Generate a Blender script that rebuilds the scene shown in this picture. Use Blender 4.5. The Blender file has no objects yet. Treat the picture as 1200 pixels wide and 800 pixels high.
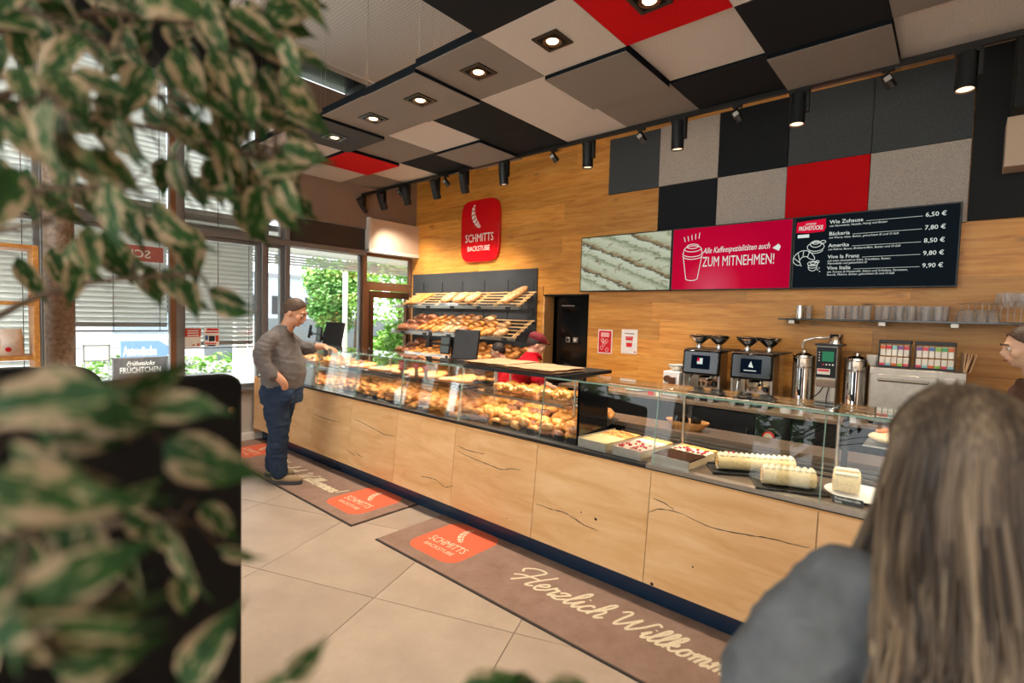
import bpy, bmesh, math, random
from mathutils import Vector, Matrix, noise
PI = math.pi
scene = bpy.context.scene
C = scene.collection
rnd = random.Random(7)

# ------------------------------------------------------------------ camera
FPX = 592.57
CAM = Vector((0, 0, 1.65))
yaw, pit, rol = math.radians(41.12), math.radians(-2.833), math.radians(1.606)
fw = Vector((-math.sin(yaw)*math.cos(pit), math.cos(yaw)*math.cos(pit), math.sin(pit)))
rt = fw.cross(Vector((0, 0, 1))).normalized()
upv = rt.cross(fw)
cr, sr = math.cos(rol), math.sin(rol)
RT = rt*cr + upv*sr
UP = upv*cr - rt*sr
cam_data = bpy.data.cameras.new('camera')
cam = bpy.data.objects.new('camera', cam_data)
C.objects.link(cam)
cam.matrix_world = Matrix(((RT.x, UP.x, -fw.x, CAM.x), (RT.y, UP.y, -fw.y, CAM.y), (RT.z, UP.z, -fw.z, CAM.z), (0, 0, 0, 1)))
cam_data.sensor_width = 36
cam_data.lens = 36*FPX/1200
cam_data.clip_start = 0.03
cam_data.clip_end = 400
cam_data.dof.use_dof = True
cam_data.dof.focus_distance = 4.0
cam_data.dof.aperture_fstop = 1.5
scene.camera = cam

# ------------------------------------------------------------------ world, sun, exposure
world = bpy.data.worlds.new('world')
scene.world = world
world.use_nodes = True
wn = world.node_tree
wn.nodes.clear()
wo = wn.nodes.new('ShaderNodeOutputWorld')
wb = wn.nodes.new('ShaderNodeBackground')
ws = wn.nodes.new('ShaderNodeTexSky')
ws.sky_type = 'HOSEK_WILKIE'
ws.turbidity = 5
ws.ground_albedo = 0.5
SUN_DIR = Vector((-0.40, -0.88, 1.10)).normalized()      # towards the sun
ws.sun_direction = SUN_DIR
wm = wn.nodes.new('ShaderNodeMix'); wm.data_type = 'RGBA'
wm.inputs[0].default_value = 0.6
wm.inputs[7].default_value = (0.95, 0.98, 1.0, 1)
wn.links.new(ws.outputs[0], wm.inputs[6])
wn.links.new(wm.outputs[2], wb.inputs[0])
wb.inputs[1].default_value = 3.0
wn.links.new(wb.outputs[0], wo.inputs[0])
sl = bpy.data.lights.new('sun', 'SUN')
sl.energy = 11.0
sl.angle = 0.009
sl.color = (1.0, 0.95, 0.86)
so = bpy.data.objects.new('sun', sl)
C.objects.link(so)
so.rotation_euler = (-SUN_DIR).to_track_quat('-Z', 'Y').to_euler()
scene.view_settings.view_transform = 'Standard'
scene.view_settings.look = 'None'
scene.view_settings.exposure = 0.95
scene.view_settings.gamma = 1.0
scene.view_settings.use_curve_mapping = False
scene.cycles.use_denoising = True
scene.cycles.max_bounces = 8
scene.cycles.diffuse_bounces = 4
scene.cycles.glossy_bounces = 4
scene.cycles.transmission_bounces = 6
scene.cycles.transparent_max_bounces = 24
scene.cycles.sample_clamp_indirect = 6
scene.cycles.caustics_reflective = False
scene.cycles.caustics_refractive = False
DOWN_W, TRACK_W = 50, 85
WARM = (1.0, 0.86, 0.70)

# pixel of the 1200x800 photograph -> point of the place on a known plane
def ray(x, y): return RT*((x-600)/FPX) + UP*(-(y-400)/FPX) + fw
def onz(x, y, z): d = ray(x, y); return CAM + d*((z-CAM.z)/d.z)
def ony(x, y, Y): d = ray(x, y); return CAM + d*(Y/d.y)
def onx(x, y, X): d = ray(x, y); return CAM + d*(X/d.x)
def atd(x, y, dep): return CAM + ray(x, y)*dep

# ------------------------------------------------------------------ materials
def srgb(h):
    if isinstance(h, str):
        h = h.lstrip('#')
        v = [int(h[i:i+2], 16)/255 for i in (0, 2, 4)]
    else:
        v = h
    return tuple((c/12.92 if c <= 0.04045 else ((c+0.055)/1.055)**2.4) for c in v) + (1,)
class NT:
    def __init__(s, name):
        s.m = bpy.data.materials.new(name); s.m.use_nodes = True
        s.t = s.m.node_tree; s.t.nodes.clear()
        s.out = s.n('ShaderNodeOutputMaterial')
    def n(s, typ, **kw):
        nd = s.t.nodes.new(typ)
        for k, v in kw.items():
            if k.startswith('i_'): nd.inputs[k[2:].replace('_', ' ')].default_value = v
            else: setattr(nd, k, v)
        return nd
    def l(s, a, b): s.t.links.new(a, b)
    def bsdf(s, **kw):
        b = s.n('ShaderNodeBsdfPrincipled', **kw); s.l(b.outputs[0], s.out.inputs[0]); s.b = b; return b
    def coord(s, kind='Object', scale=(1, 1, 1), rand=False):
        tc = s.n('ShaderNodeTexCoord'); mp = s.n('ShaderNodeMapping')
        mp.inputs['Scale'].default_value = scale
        s.l(tc.outputs[kind], mp.inputs[0])
        if rand:
            oi = s.n('ShaderNodeObjectInfo'); m = s.n('ShaderNodeMath', operation='MULTIPLY'); m.inputs[1].default_value = 37.0
            s.l(oi.outputs['Random'], m.inputs[0]); s.l(m.outputs[0], mp.inputs['Location'])
        return mp.outputs[0]
    def noise(s, co, scale=5, detail=4, rough=0.55, dist=0):
        n = s.n('ShaderNodeTexNoise'); n.inputs['Scale'].default_value = scale; n.inputs['Detail'].default_value = detail
        n.inputs['Roughness'].default_value = rough; n.inputs['Distortion'].default_value = dist
        s.l(co, n.inputs['Vector']); return n.outputs['Fac']
    def ramp(s, fac, stops, interp='LINEAR'):
        r = s.n('ShaderNodeValToRGB'); r.color_ramp.interpolation = interp
        e = r.color_ramp.elements
        while len(e) < len(stops): e.new(0.5)
        for i, (p, c) in enumerate(stops): e[i].position = p; e[i].color = c if len(c) == 4 else (*c, 1)
        s.l(fac, r.inputs[0]); return r.outputs[0]
    def mix(s, f, a, b, blend='MIX'):
        m = s.n('ShaderNodeMix', data_type='RGBA', blend_type=blend)
        for v, i in ((f, 0), (a, 6), (b, 7)):
            if hasattr(v, 'links'): s.l(v, m.inputs[i])
            else: m.inputs[i].default_value = v
        return m.outputs[2]
    def math(s, op, a, b=0.0, clamp=False):
        m = s.n('ShaderNodeMath', operation=op, use_clamp=clamp)
        for v, i in ((a, 0), (b, 1)):
            if hasattr(v, 'links'): s.l(v, m.inputs[i])
            else: m.inputs[i].default_value = v
        return m.outputs[0]
    def bump(s, h, strength=0.3, dist=0.01):
        b = s.n('ShaderNodeBump'); b.inputs['Strength'].default_value = strength; b.inputs['Distance'].default_value = dist
        s.l(h, b.inputs['Height']); s.l(b.outputs[0], s.b.inputs['Normal'])
def plain(name, col, rough=0.5, metal=0.0, var=0.06, scale=20, bump=0.0, spec=None, coat=0):
    t = NT(name); b = t.bsdf(); c = srgb(col)
    co = t.coord(); nz = t.noise(co, scale)
    dk = tuple(max(0, x*(1-var)) for x in c[:3])+(1,); lt = tuple(min(1, x*(1+var)) for x in c[:3])+(1,)
    t.l(t.ramp(nz, [(0.3, dk), (0.7, lt)]), b.inputs['Base Color'])
    b.inputs['Roughness'].default_value = rough; b.inputs['Metallic'].default_value = metal
    if spec is not None: b.inputs['Specular IOR Level'].default_value = spec
    if coat: b.inputs['Coat Weight'].default_value = coat
    if bump: t.bump(nz, bump)
    return t.m
def emit(name, col, strength=1.0):
    t = NT(name); e = t.n('ShaderNodeEmission'); e.inputs[0].default_value = srgb(col); e.inputs[1].default_value = strength
    t.l(e.outputs[0], t.out.inputs[0]); return t.m
def glass(name, tint=(0.93, 0.97, 0.95), ior=1.5, rough=0.0, gloss=(1, 1, 1), boost=1.0):
    t = NT(name)
    tr = t.n('ShaderNodeBsdfTransparent'); tr.inputs[0].default_value = (*tint, 1)
    gl = t.n('ShaderNodeBsdfGlossy'); gl.inputs[0].default_value = (*gloss, 1); gl.inputs['Roughness'].default_value = rough
    fr = t.n('ShaderNodeFresnel'); fr.inputs[0].default_value = ior
    f = t.math('MULTIPLY', fr.outputs[0], boost, True)
    mx = t.n('ShaderNodeMixShader'); t.l(f, mx.inputs[0]); t.l(tr.outputs[0], mx.inputs[1]); t.l(gl.outputs[0], mx.inputs[2])
    t.l(mx.outputs[0], t.out.inputs[0]); return t.m
def wood(name, a, b, c, scale=(1.2, 14, 14), rough=0.5, knots=True, tone=0.25, coat=0.1):
    t = NT(name); bs = t.bsdf()
    co = t.coord('Object', scale, rand=True)
    n1 = t.noise(co, 2.2, 6, 0.6, 0.6); n2 = t.noise(co, 9, 3, 0.5)
    col = t.ramp(n1, [(0.28, srgb(a)), (0.5, srgb(b)), (0.72, srgb(c))])
    col = t.mix(t.math('MULTIPLY', n2, 0.35), col, srgb(a))
    oi = t.n('ShaderNodeObjectInfo')
    hs = t.n('ShaderNodeHueSaturation')
    v = t.math('MULTIPLY_ADD', oi.outputs['Random'], tone); v.node.inputs[2].default_value = 1-tone/2
    t.l(v, hs.inputs['Value']); t.l(col, hs.inputs['Color']); col = hs.outputs[0]
    if knots:
        ck = t.coord('Object', (3.0, 3.0, 7.5), rand=True)
        vo = t.n('ShaderNodeTexVoronoi'); vo.inputs['Scale'].default_value = 0.62; t.l(ck, vo.inputs['Vector'])
        k = t.ramp(vo.outputs['Distance'], [(0.0, (1, 1, 1, 1)), (0.045, (0.55, 0.55, 0.55, 1)), (0.14, (0, 0, 0, 1))])
        col = t.mix(k, col, srgb('#5a3417'))
    t.l(col, bs.inputs['Base Color'])
    bs.inputs['Roughness'].default_value = rough; bs.inputs['Coat Weight'].default_value = coat; bs.inputs['Coat Roughness'].default_value = 0.3
    t.bump(n1, 0.12, 0.01)
    return t.m
def felt(name, col):
    t = NT(name); b = t.bsdf(); c = srgb(col)
    co = t.coord(); n1 = t.noise(co, 170, 3, 0.75); n2 = t.noise(co, 5, 3)
    cc = t.ramp(n1, [(0.25, tuple(x*0.45 for x in c[:3])+(1,)), (0.75, tuple(min(1, x*1.5) for x in c[:3])+(1,))])
    cc = t.mix(t.math('MULTIPLY', n2, 0.2), cc, tuple(x*0.8 for x in c[:3])+(1,))
    t.l(cc, b.inputs['Base Color']); b.inputs['Roughness'].default_value = 0.95; b.inputs['Specular IOR Level'].default_value = 0.15
    t.bump(n1, 0.25, 0.002); return t.m
def crust(name, dark, mid, light, flour=0.0, sc=9):
    t = NT(name); b = t.bsdf()
    co = t.coord('Object', (1, 1, 1), rand=True)
    n1 = t.noise(co, sc*2.2, 4); n2 = t.noise(co, sc*9, 4)
    geo = t.n('ShaderNodeAttribute', attribute_name='bake')
    f = t.math('ADD', t.math('MULTIPLY', geo.outputs['Fac'], 0.75), t.math('MULTIPLY', n1, 0.35))
    col = t.ramp(f, [(0.15, srgb(light)), (0.5, srgb(mid)), (0.9, srgb(dark))])
    if flour:
        fl = t.ramp(n2, [(0.62-flour*0.3, (0, 0, 0, 1)), (0.75-flour*0.2, (1, 1, 1, 1))])
        col = t.mix(t.math('MULTIPLY', fl, 0.75), col, srgb('#f3e6cf'))
    t.l(col, b.inputs['Base Color']); b.inputs['Roughness'].default_value = 0.5
    t.bump(n2, 0.35, 0.004); return t.m

M = {}
M['oak_wall'] = wood('oak_wall', '#b97327', '#da9841', '#e8b05a', rough=0.45, tone=0.36)
M['oak_counter'] = wood('oak_counter', '#d3a168', '#e3b984', '#edcb9b', scale=(0.9, 3, 4.5), rough=0.4, tone=0.08, knots=False)
M['oak_edge'] = wood('oak_edge', '#c0884a', '#d9a768', '#e8bf85', rough=0.45, tone=0.1, knots=False)
M['shelf_wood'] = wood('shelf_wood', '#b9742c', '#d99a4c', '#e8b468', rough=0.5, tone=0.1, knots=False)
M['slat_wood'] = wood('slat_wood', '#d0a066', '#e3bd87', '#efd0a0', rough=0.5, tone=0.1, knots=False)
M['crack'] = plain('crack', '#1b130d', 0.9)
M['black'] = plain('black', '#0c0d0f', 0.45)
M['black_gloss'] = plain('black_gloss', '#08090b', 0.12)
M['black_matte'] = plain('black_matte', '#111316', 0.75, spec=0.2)
M['dark_metal'] = plain('dark_metal', '#15181b', 0.35, 0.6)
M['bench_black'] = plain('bench_black', '#07080a', 0.65, bump=0.05, scale=200, spec=0.25)
M['slate'] = plain('slate', '#31363b', 0.6, var=0.12, scale=4)
M['steel'] = plain('steel', '#b9b4ac', 0.28, 1.0, var=0.05, scale=8)
M['steel_brushed'] = plain('steel_brushed', '#a89f94', 0.38, 1.0, var=0.08, scale=30)
M['chrome'] = plain('chrome', '#e0ddd8', 0.08, 1.0, var=0.01)
M['bronze'] = plain('bronze', '#6b4c37', 0.3, 0.8)
M['alu'] = plain('alu', '#8f9193', 0.4, 0.7)
M['alu_brown'] = plain('alu_brown', '#80583c', 0.45, 0.3)
M['white_paint'] = plain('white_paint', '#d8d5cf', 0.6)
M['beige_paint'] = plain('beige_paint', '#cdb7a2', 0.8, var=0.03, scale=3)
M['taupe_paint'] = plain('taupe_paint', '#8d7767', 0.85, var=0.04, scale=3)
M['grey_wall'] = plain('grey_wall', '#b3aca2', 0.8, var=0.04, scale=4)
M['dark_panel'] = plain('dark_panel', '#3a3532', 0.4, var=0.1, scale=3)
M['charcoal'] = plain('charcoal', '#1a1f24', 0.5)
M['felt_white'] = felt('felt_white', '#cfcfd1')
M['felt_grey'] = felt('felt_grey', '#8a8888')
M['felt_slate'] = felt('felt_slate', '#4a5055')
M['felt_dark'] = felt('felt_dark', '#23272c')
M['felt_red'] = felt('felt_red', '#cc121b')
M['felt_wall_light'] = felt('felt_wall_light', '#b3aca6')
M['felt_edge'] = felt('felt_edge', '#0d141b')
M['glass'] = glass('glass', (0.97, 0.985, 0.98), 1.45, boost=0.48)
M['glass_top'] = glass('glass_top', (0.94, 0.965, 0.95), 1.45, boost=0.9)
M['glass_edge'] = plain('glass_edge', '#7fa596', 0.15)
M['window_glass'] = glass('window_glass', (0.96, 0.98, 0.98), 1.45)
M['tumbler'] = glass('tumbler', (0.99, 0.99, 0.99), 1.3, boost=0.8)
_t = M['tumbler'].node_tree; _df = _t.nodes.new('ShaderNodeBsdfDiffuse'); _df.inputs[0].default_value = (.9, .9, .9, 1); _mx = _t.nodes.new('ShaderNodeMixShader'); _mx.inputs[0].default_value = 0.16  # white diffuse share makes the clear glass pale, in place of highlights
_o = [n for n in _t.nodes if n.type == 'OUTPUT_MATERIAL'][0]; _src = _o.inputs[0].links[0].from_socket; _t.links.new(_src, _mx.inputs[1]); _t.links.new(_df.outputs[0], _mx.inputs[2]); _t.links.new(_mx.outputs[0], _o.inputs[0])
M['white'] = plain('white', '#eeebe6', 0.55)
M['off_white'] = plain('off_white', '#e2dacd', 0.6)
M['cream'] = plain('cream', '#f2e4c6', 0.6, bump=0.2, scale=60)
M['cake_pale'] = plain('cake_pale', '#efd39b', 0.75, bump=0.3, scale=90, var=0.12)
M['cake_gold'] = plain('cake_gold', '#dca75c', 0.75, bump=0.3, scale=70, var=0.2)
M['cake_side'] = plain('cake_side', '#e6cfa6', 0.8, bump=0.3, scale=100, var=0.15)
M['chocolate'] = plain('chocolate', '#3e2212', 0.9, spec=0.1, bump=0.4, scale=60, var=0.4)
M['berry'] = plain('berry', '#a8182c', 0.25, var=0.2)
M['icing_pink'] = plain('icing_pink', '#e2b09a', 0.6, bump=0.4, scale=50, var=0.3)
M['orange_food'] = plain('orange_food', '#e58a4c', 0.5, var=0.25, scale=40, bump=0.3)
M['red'] = plain('red', '#d0101c', 0.35)
M['red_gloss'] = plain('red_gloss', '#d60a17', 0.25, coat=0.3)
M['pink_card'] = plain('pink_card', '#e03a50', 0.5)
M['silver_tray'] = plain('silver_tray', '#cfc9bf', 0.35, 0.7)
M['wicker'] = plain('wicker', '#c98d4e', 0.7, bump=0.6, scale=90, var=0.3)
M['kraft'] = plain('kraft', '#c9a37b', 0.85, var=0.14, scale=9, bump=0.15)
M['paper'] = plain('paper', '#e9e4da', 0.8)
M['skin'] = plain('skin', '#d09a7a', 0.55, var=0.06, scale=14)
M['skin_light'] = plain('skin_light', '#e0b496', 0.55, var=0.06, scale=14)
M['tomato'] = plain('tomato', '#c8442a', 0.4)
M['leaf_green'] = plain('leaf_green', '#5a8a3a', 0.6)
M['crust_gold'] = crust('crust_gold', '#b56a22', '#de9747', '#efc07a')
M['crust_dark'] = crust('crust_dark', '#763a15', '#a85f2c', '#c98a4e', 0.25)
M['crust_floured'] = crust('crust_floured', '#aa672c', '#d39b56', '#e6bd83', 0.45)
M['crust_cheese'] = crust('crust_cheese', '#b5521c', '#e2953f', '#f4cc75', 0.3, 20)
# ------------------------------------------------------------------ mesh helpers
class MB:
    def __init__(s): s.v = []; s.f = []; s.uv = None; s.bake = None; s.smooth = False
    def add(s, vs, fs, T=None):
        o = len(s.v)
        for p in vs:
            p = Vector(p)
            s.v.append(T @ p if T is not None else p)
        s.f += [tuple(i+o for i in f) for f in fs]
        return s
    def box(s, x0, x1, y0, y1, z0, z1, T=None):
        v = [(x0, y0, z0), (x1, y0, z0), (x1, y1, z0), (x0, y1, z0), (x0, y0, z1), (x1, y0, z1), (x1, y1, z1), (x0, y1, z1)]
        return s.add(v, [(0, 3, 2, 1), (4, 5, 6, 7), (0, 1, 5, 4), (1, 2, 6, 5), (2, 3, 7, 6), (3, 0, 4, 7)], T)
    def lathe(s, prof, n=20, T=None, cap=True):
        vs = []; fs = []
        for r, z in prof:
            for k in range(n):
                a = 2*PI*k/n; vs.append((r*math.cos(a), r*math.sin(a), z))
        for i in range(len(prof)-1):
            for k in range(n):
                k2 = (k+1) % n; fs.append((i*n+k, i*n+k2, (i+1)*n+k2, (i+1)*n+k))
        if cap:
            if prof[0][0] > 1e-5: fs.append(tuple(range(n-1, -1, -1)))
            if prof[-1][0] > 1e-5: fs.append(tuple((len(prof)-1)*n+k for k in range(n)))
        return s.add(vs, fs, T)
    def cyl(s, p0, p1, r, n=12, r1=None):
        p0 = Vector(p0); p1 = Vector(p1); d = p1-p0
        T = Matrix.Translation(p0) @ d.to_track_quat('Z', 'Y').to_matrix().to_4x4()
        return s.lathe([(r, 0), (r if r1 is None else r1, d.length)], n, T)
    def tube(s, pts, r, n=8, cap=True):
        pts = [Vector(p) for p in pts]; m = len(pts)
        rs = r if isinstance(r, (list, tuple)) else [r]*m
        o = len(s.v); ref = None
        for i, p in enumerate(pts):
            d = (pts[min(i+1, m-1)]-pts[max(i-1, 0)])
            if d.length < 1e-9: d = Vector((0, 0, 1))
            d.normalize()
            if ref is None:
                ref = Vector((0, 0, 1)) if abs(d.z) < 0.9 else Vector((1, 0, 0))
            a = d.cross(ref); a = a.normalized() if a.length > 1e-6 else Vector((1, 0, 0)); b = a.cross(d); ref = b.copy() if False else ref
            for k in range(n):
                t = 2*PI*k/n; s.v.append(p+(a*math.cos(t)+b*math.sin(t))*rs[i])
        for i in range(m-1):
            for k in range(n):
                k2 = (k+1) % n; s.f.append((o+i*n+k, o+i*n+k2, o+(i+1)*n+k2, o+(i+1)*n+k))
        if cap:
            s.f.append(tuple(o+k for k in range(n-1, -1, -1))); s.f.append(tuple(o+(m-1)*n+k for k in range(n)))
        return s
    def prism(s, poly, h, T=None):        # poly in xy, extruded from z=0 to h
        n = len(poly)
        vs = [(x, y, 0) for x, y in poly]+[(x, y, h) for x, y in poly]
        fs = [tuple(range(n-1, -1, -1)), tuple(range(n, 2*n))]+[(i, (i+1) % n, n+(i+1) % n, n+i) for i in range(n)]
        return s.add(vs, fs, T)
    def ell(s, c, r, nu=16, nv=10, T=None):
        prof = []
        vs = []; fs = []
        for j in range(nv+1):
            t = PI*j/nv
            for i in range(nu):
                a = 2*PI*i/nu
                vs.append((c[0]+r[0]*math.sin(t)*math.cos(a), c[1]+r[1]*math.sin(t)*math.sin(a), c[2]-r[2]*math.cos(t)))
        for j in range(nv):
            for i in range(nu):
                i2 = (i+1) % nu; fs.append((j*nu+i, j*nu+i2, (j+1)*nu+i2, (j+1)*nu+i))
        return s.add(vs, fs, T)
    def ribbon(s, pts, w, T=None, closed=False):      # flat stroke in the xy plane
        P = [Vector((p[0], p[1])) for p in pts]; m = len(P); vs = []; fs = []
        for i, p in enumerate(P):
            a = P[(i-1) % m] if (closed or i) else P[0]; b = P[(i+1) % m] if (closed or i < m-1) else P[-1]
            d = b-a; d = d.normalized() if d.length > 1e-9 else Vector((1, 0)); nrm = Vector((-d.y, d.x))*w/2
            vs += [(p.x+nrm.x, p.y+nrm.y, 0), (p.x-nrm.x, p.y-nrm.y, 0)]
        for i in range(m if closed else m-1):
            j = (i+1) % m; fs.append((2*i+1, 2*j+1, 2*j, 2*i))
        return s.add(vs, fs, T)
    def mesh(s, name):
        me = bpy.data.meshes.new(name); me.from_pydata([tuple(v) for v in s.v], [], s.f)
        if s.uv:
            ul = me.uv_layers.new(name='UVMap')
            for lp in me.loops: ul.data[lp.index].uv = s.uv[lp.vertex_index]
        if s.bake:
            at = me.attributes.new('bake', 'FLOAT', 'POINT')
            at.data.foreach_set('value', s.bake)
        if s.smooth: me.polygons.foreach_set('use_smooth', [True]*len(me.polygons))
        me.update(); return me
def catmull(pts, n=6, closed=False):
    P = [Vector(p) for p in pts]; m = len(P); out = []
    for i in range(m if closed else m-1):
        p0 = P[(i-1) % m] if (closed or i > 0) else P[0]; p1 = P[i]; p2 = P[(i+1) % m]; p3 = P[(i+2) % m] if (closed or i+2 < m) else P[-1]
        for k in range(n):
            t = k/n
            out.append(0.5*((2*p1)+(p2-p0)*t+(2*p0-5*p1+4*p2-p3)*t*t+(3*p1-p0-3*p2+p3)*t**3))
    if not closed: out.append(P[-1])
    return out
def rot(ax, a): return Matrix.Rotation(a, 4, ax)
def tr(*p): return Matrix.Translation(Vector(p if len(p) == 3 else p[0]))
def autosmooth(me, ang=40):
    bm = bmesh.new(); bm.from_mesh(me)
    bmesh.ops.recalc_face_normals(bm, faces=bm.faces)
    for f in bm.faces: f.smooth = True
    lim = math.radians(ang)
    for e in bm.edges:
        if len(e.link_faces) == 2 and e.calc_face_angle(0) > lim: e.smooth = False
    bm.to_mesh(me); bm.free(); me.update()
def obj(name, mb, m, parent=None, bevel=0.0, kind=None, world=False, label=None, smooth=True, seg=2):
    me = mb if isinstance(mb, bpy.types.Mesh) else mb.mesh(name)
    o = bpy.data.objects.new(name, me); C.objects.link(o)
    mm = M[m] if isinstance(m, str) else m
    if not me.materials: me.materials.append(mm)
    if world and parent is not None:
        T = parent.matrix_basis.inverted()
        me.transform(T)
    if smooth and not (isinstance(mb, MB) and mb.smooth): autosmooth(me)
    if bevel:
        b = o.modifiers.new('bevel', 'BEVEL'); b.width = bevel; b.segments = seg; b.limit_method = 'ANGLE'; b.angle_limit = math.radians(50)
    if parent is not None: o.parent = parent
    if kind: o['kind'] = kind
    if label: o['label'] = label
    return o
def thing(name, label, cat, loc=(0, 0, 0), rz=0.0, group=None, kind=None):
    o = bpy.data.objects.new(name, None); C.objects.link(o)
    o.location = loc; o.rotation_euler = (0, 0, rz); o.empty_display_size = 0.1
    if label: o['label'] = label
    if cat: o['category'] = cat
    if group: o['group'] = group
    if kind: o['kind'] = kind
    return o
def tag(o, label, cat, group=None):
    o['label'] = label; o['category'] = cat
    if group: o['group'] = group
    return o
def mb_box(*a, T=None): return MB().box(*a, T=T)
def dup(root, loc, rotv=None, label=None, scale=None):
    r = root.copy(); C.objects.link(r); r.location = loc
    if rotv is not None: r.rotation_euler = rotv
    if scale is not None: r.scale = (scale,)*3 if not isinstance(scale, tuple) else scale
    if label: r['label'] = label
    for ch in root.children:
        c = ch.copy(); C.objects.link(c); c.parent = r
        for g in ch.children:
            d = g.copy(); C.objects.link(d); d.parent = c
    return r
ORD = ['first', 'second', 'third', 'fourth', 'fifth', 'sixth', 'seventh', 'eighth', 'ninth', 'tenth', 'eleventh', 'twelfth', '13th', '14th', '15th', '16th', '17th', '18th', '19th', '20th', '21st', '22nd', '23rd', '24th']
def text_mb(s, size=0.1, align='LEFT', bold=0.0, shear=0.0, sx=1.0, depth=0.0):
    cu = bpy.data.curves.new('t', 'FONT'); cu.body = s; cu.size = size; cu.align_x = align; cu.shear = shear
    cu.offset = bold*size; cu.resolution_u = 2; cu.fill_mode = 'FRONT'
    o = bpy.data.objects.new('t', cu); C.objects.link(o)
    dg = bpy.context.evaluated_depsgraph_get(); me = bpy.data.meshes.new_from_object(o.evaluated_get(dg))
    mb = MB(); mb.add([(v.co.x*sx, v.co.y, 0) for v in me.vertices], [tuple(p.vertices) for p in me.polygons])
    bpy.data.objects.remove(o); bpy.data.curves.remove(cu); bpy.data.meshes.remove(me)
    return mb
def xf(mb, T):
    mb.v = [T @ Vector(v) for v in mb.v]; return mb
def wallT(x, y, z, ang=0.0):       # xy plane of lettering -> vertical plane that faces -Y
    return tr(x, y, z) @ rot('X', PI/2) @ rot('Z', ang)
def floorT(x, y, z, ang=0.0): return tr(x, y, z) @ rot('Z', ang)

# ------------------------------------------------------------------ the setting
XW, YB, YF, XR = -6.77, 5.2, -4.5, 3.6
ZC = 4.72
# floor: square tiles laid askew
FA = math.radians(21.5)
ta = Vector((math.cos(FA), math.sin(FA))); tb = Vector((-ta.y, ta.x))
def tile_material():
    t = NT('floor_tile'); b = t.bsdf(); co = t.coord('Object', (1, 1, 1), rand=True)
    n1 = t.noise(co, 2.2, 5, 0.6); n2 = t.noise(co, 40, 3)
    c = t.ramp(n1, [(0.3, srgb('#a29080')), (0.7, srgb('#b8a693'))]); c = t.mix(t.math('MULTIPLY', n2, 0.3), c, srgb('#94826f'))
    oi = t.n('ShaderNodeObjectInfo'); hs = t.n('ShaderNodeHueSaturation'); v = t.math('MULTIPLY_ADD', oi.outputs['Random'], 0.06); v.node.inputs[2].default_value = 0.97
    t.l(v, hs.inputs['Value']); t.l(c, hs.inputs['Color']); t.l(hs.outputs[0], b.inputs['Base Color'])
    b.inputs['Roughness'].default_value = 0.38; b.inputs['Specular IOR Level'].default_value = 0.4
    t.bump(n2, 0.04, 0.003); return t.m
M['floor_tile'] = tile_material()
M['grout'] = plain('grout', '#6b5a4c', 0.9)
floor = obj('floor', mb_box(XW-0.1, XR+0.1, YF-0.1, YB+1.6, -0.08, -0.006), 'grout', kind='structure')
ts = 0.862
def clip_poly(poly, axis, val, keep_less):
    out = []
    for i in range(len(poly)):
        a, b = poly[i], poly[(i+1) % len(poly)]
        ia = (a[axis] <= val) == keep_less; ib = (b[axis] <= val) == keep_less
        if ia: out.append(a)
        if ia != ib:
            t = (val-a[axis])/(b[axis]-a[axis]); out.append((a[0]+(b[0]-a[0])*t, a[1]+(b[1]-a[1])*t))
    return out
for i in range(-9, 7):
    for j in range(-7, 9):
        u0 = -0.81+ts*i; v0 = 2.433+ts*(j-2)
        g = 0.0022
        pl = [ta*u+tb*v for u, v in ((u0+g, v0+g), (u0+ts-g, v0+g), (u0+ts-g, v0+ts-g), (u0+g, v0+ts-g))]
        pl = [(p.x, p.y) for p in pl]
        for ax, val, kl in ((0, XW+0.02, False), (0, XR, True), (1, YF, False), (1, 5.15, True)):
            if pl: pl = clip_poly(pl, ax, val, kl)
        if len(pl) < 3: continue
        cx = sum(p[0] for p in pl)/len(pl); cy = sum(p[1] for p in pl)/len(pl)
        o = obj('tile', MB().prism([(x-cx, y-cy) for x, y in pl], 0.0075), 'floor_tile', floor, smooth=False)
        o.location = (cx, cy, -0.0075)

# back wall: a dark backing with rows of oak boards
DX0, DX1, DZ = -4.02, -3.33, 1.945
bk = MB()
bk.box(XW-0.1, DX0, YB+0.02, YB+0.2, 0, ZC+0.1); bk.box(DX1, XR+0.1, YB+0.02, YB+0.2, 0, ZC+0.1); bk.box(DX0, DX1, YB+0.02, YB+0.2, DZ, ZC+0.1)
wall_back = obj('wall_back', bk, 'charcoal', kind='structure')
rowh = 0.205
ZT = 4.05
r0 = 0
z = 0.0
while z < ZT:
    x = XW + rnd.uniform(-1.2, 0)
    segs = []
    while x < XR:
        w = rnd.choice((1.25, 1.9, 2.5)); segs.append((max(x, XW), min(x+w, XR))); x += w
    for a, b in segs:
        if b-a < 0.05: continue
        z1 = min(z+rowh, ZT)
        parts = [(a, b, z, z1)]
        if z < DZ and a < DX1 and b > DX0:
            parts = []
            if a < DX0: parts.append((a, DX0, z, z1))
            if b > DX1: parts.append((DX1, b, z, z1))
            if z1 > DZ+0.02: parts.append((max(a, DX0), min(b, DX1), DZ, z1))
        for (p0, p1, q0, q1) in parts:
            if p1-p0 < 0.02: continue
            o = obj('board', mb_box(-(p1-p0)/2+0.0006, (p1-p0)/2-0.0006, -0.01, 0.01, -(q1-q0)/2+0.0004, (q1-q0)/2-0.0004), 'oak_wall', wall_back, smooth=False)
            o.location = ((p0+p1)/2, YB+0.01+rnd.uniform(0, 0.0012), (q0+q1)/2)
    z += rowh
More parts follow.
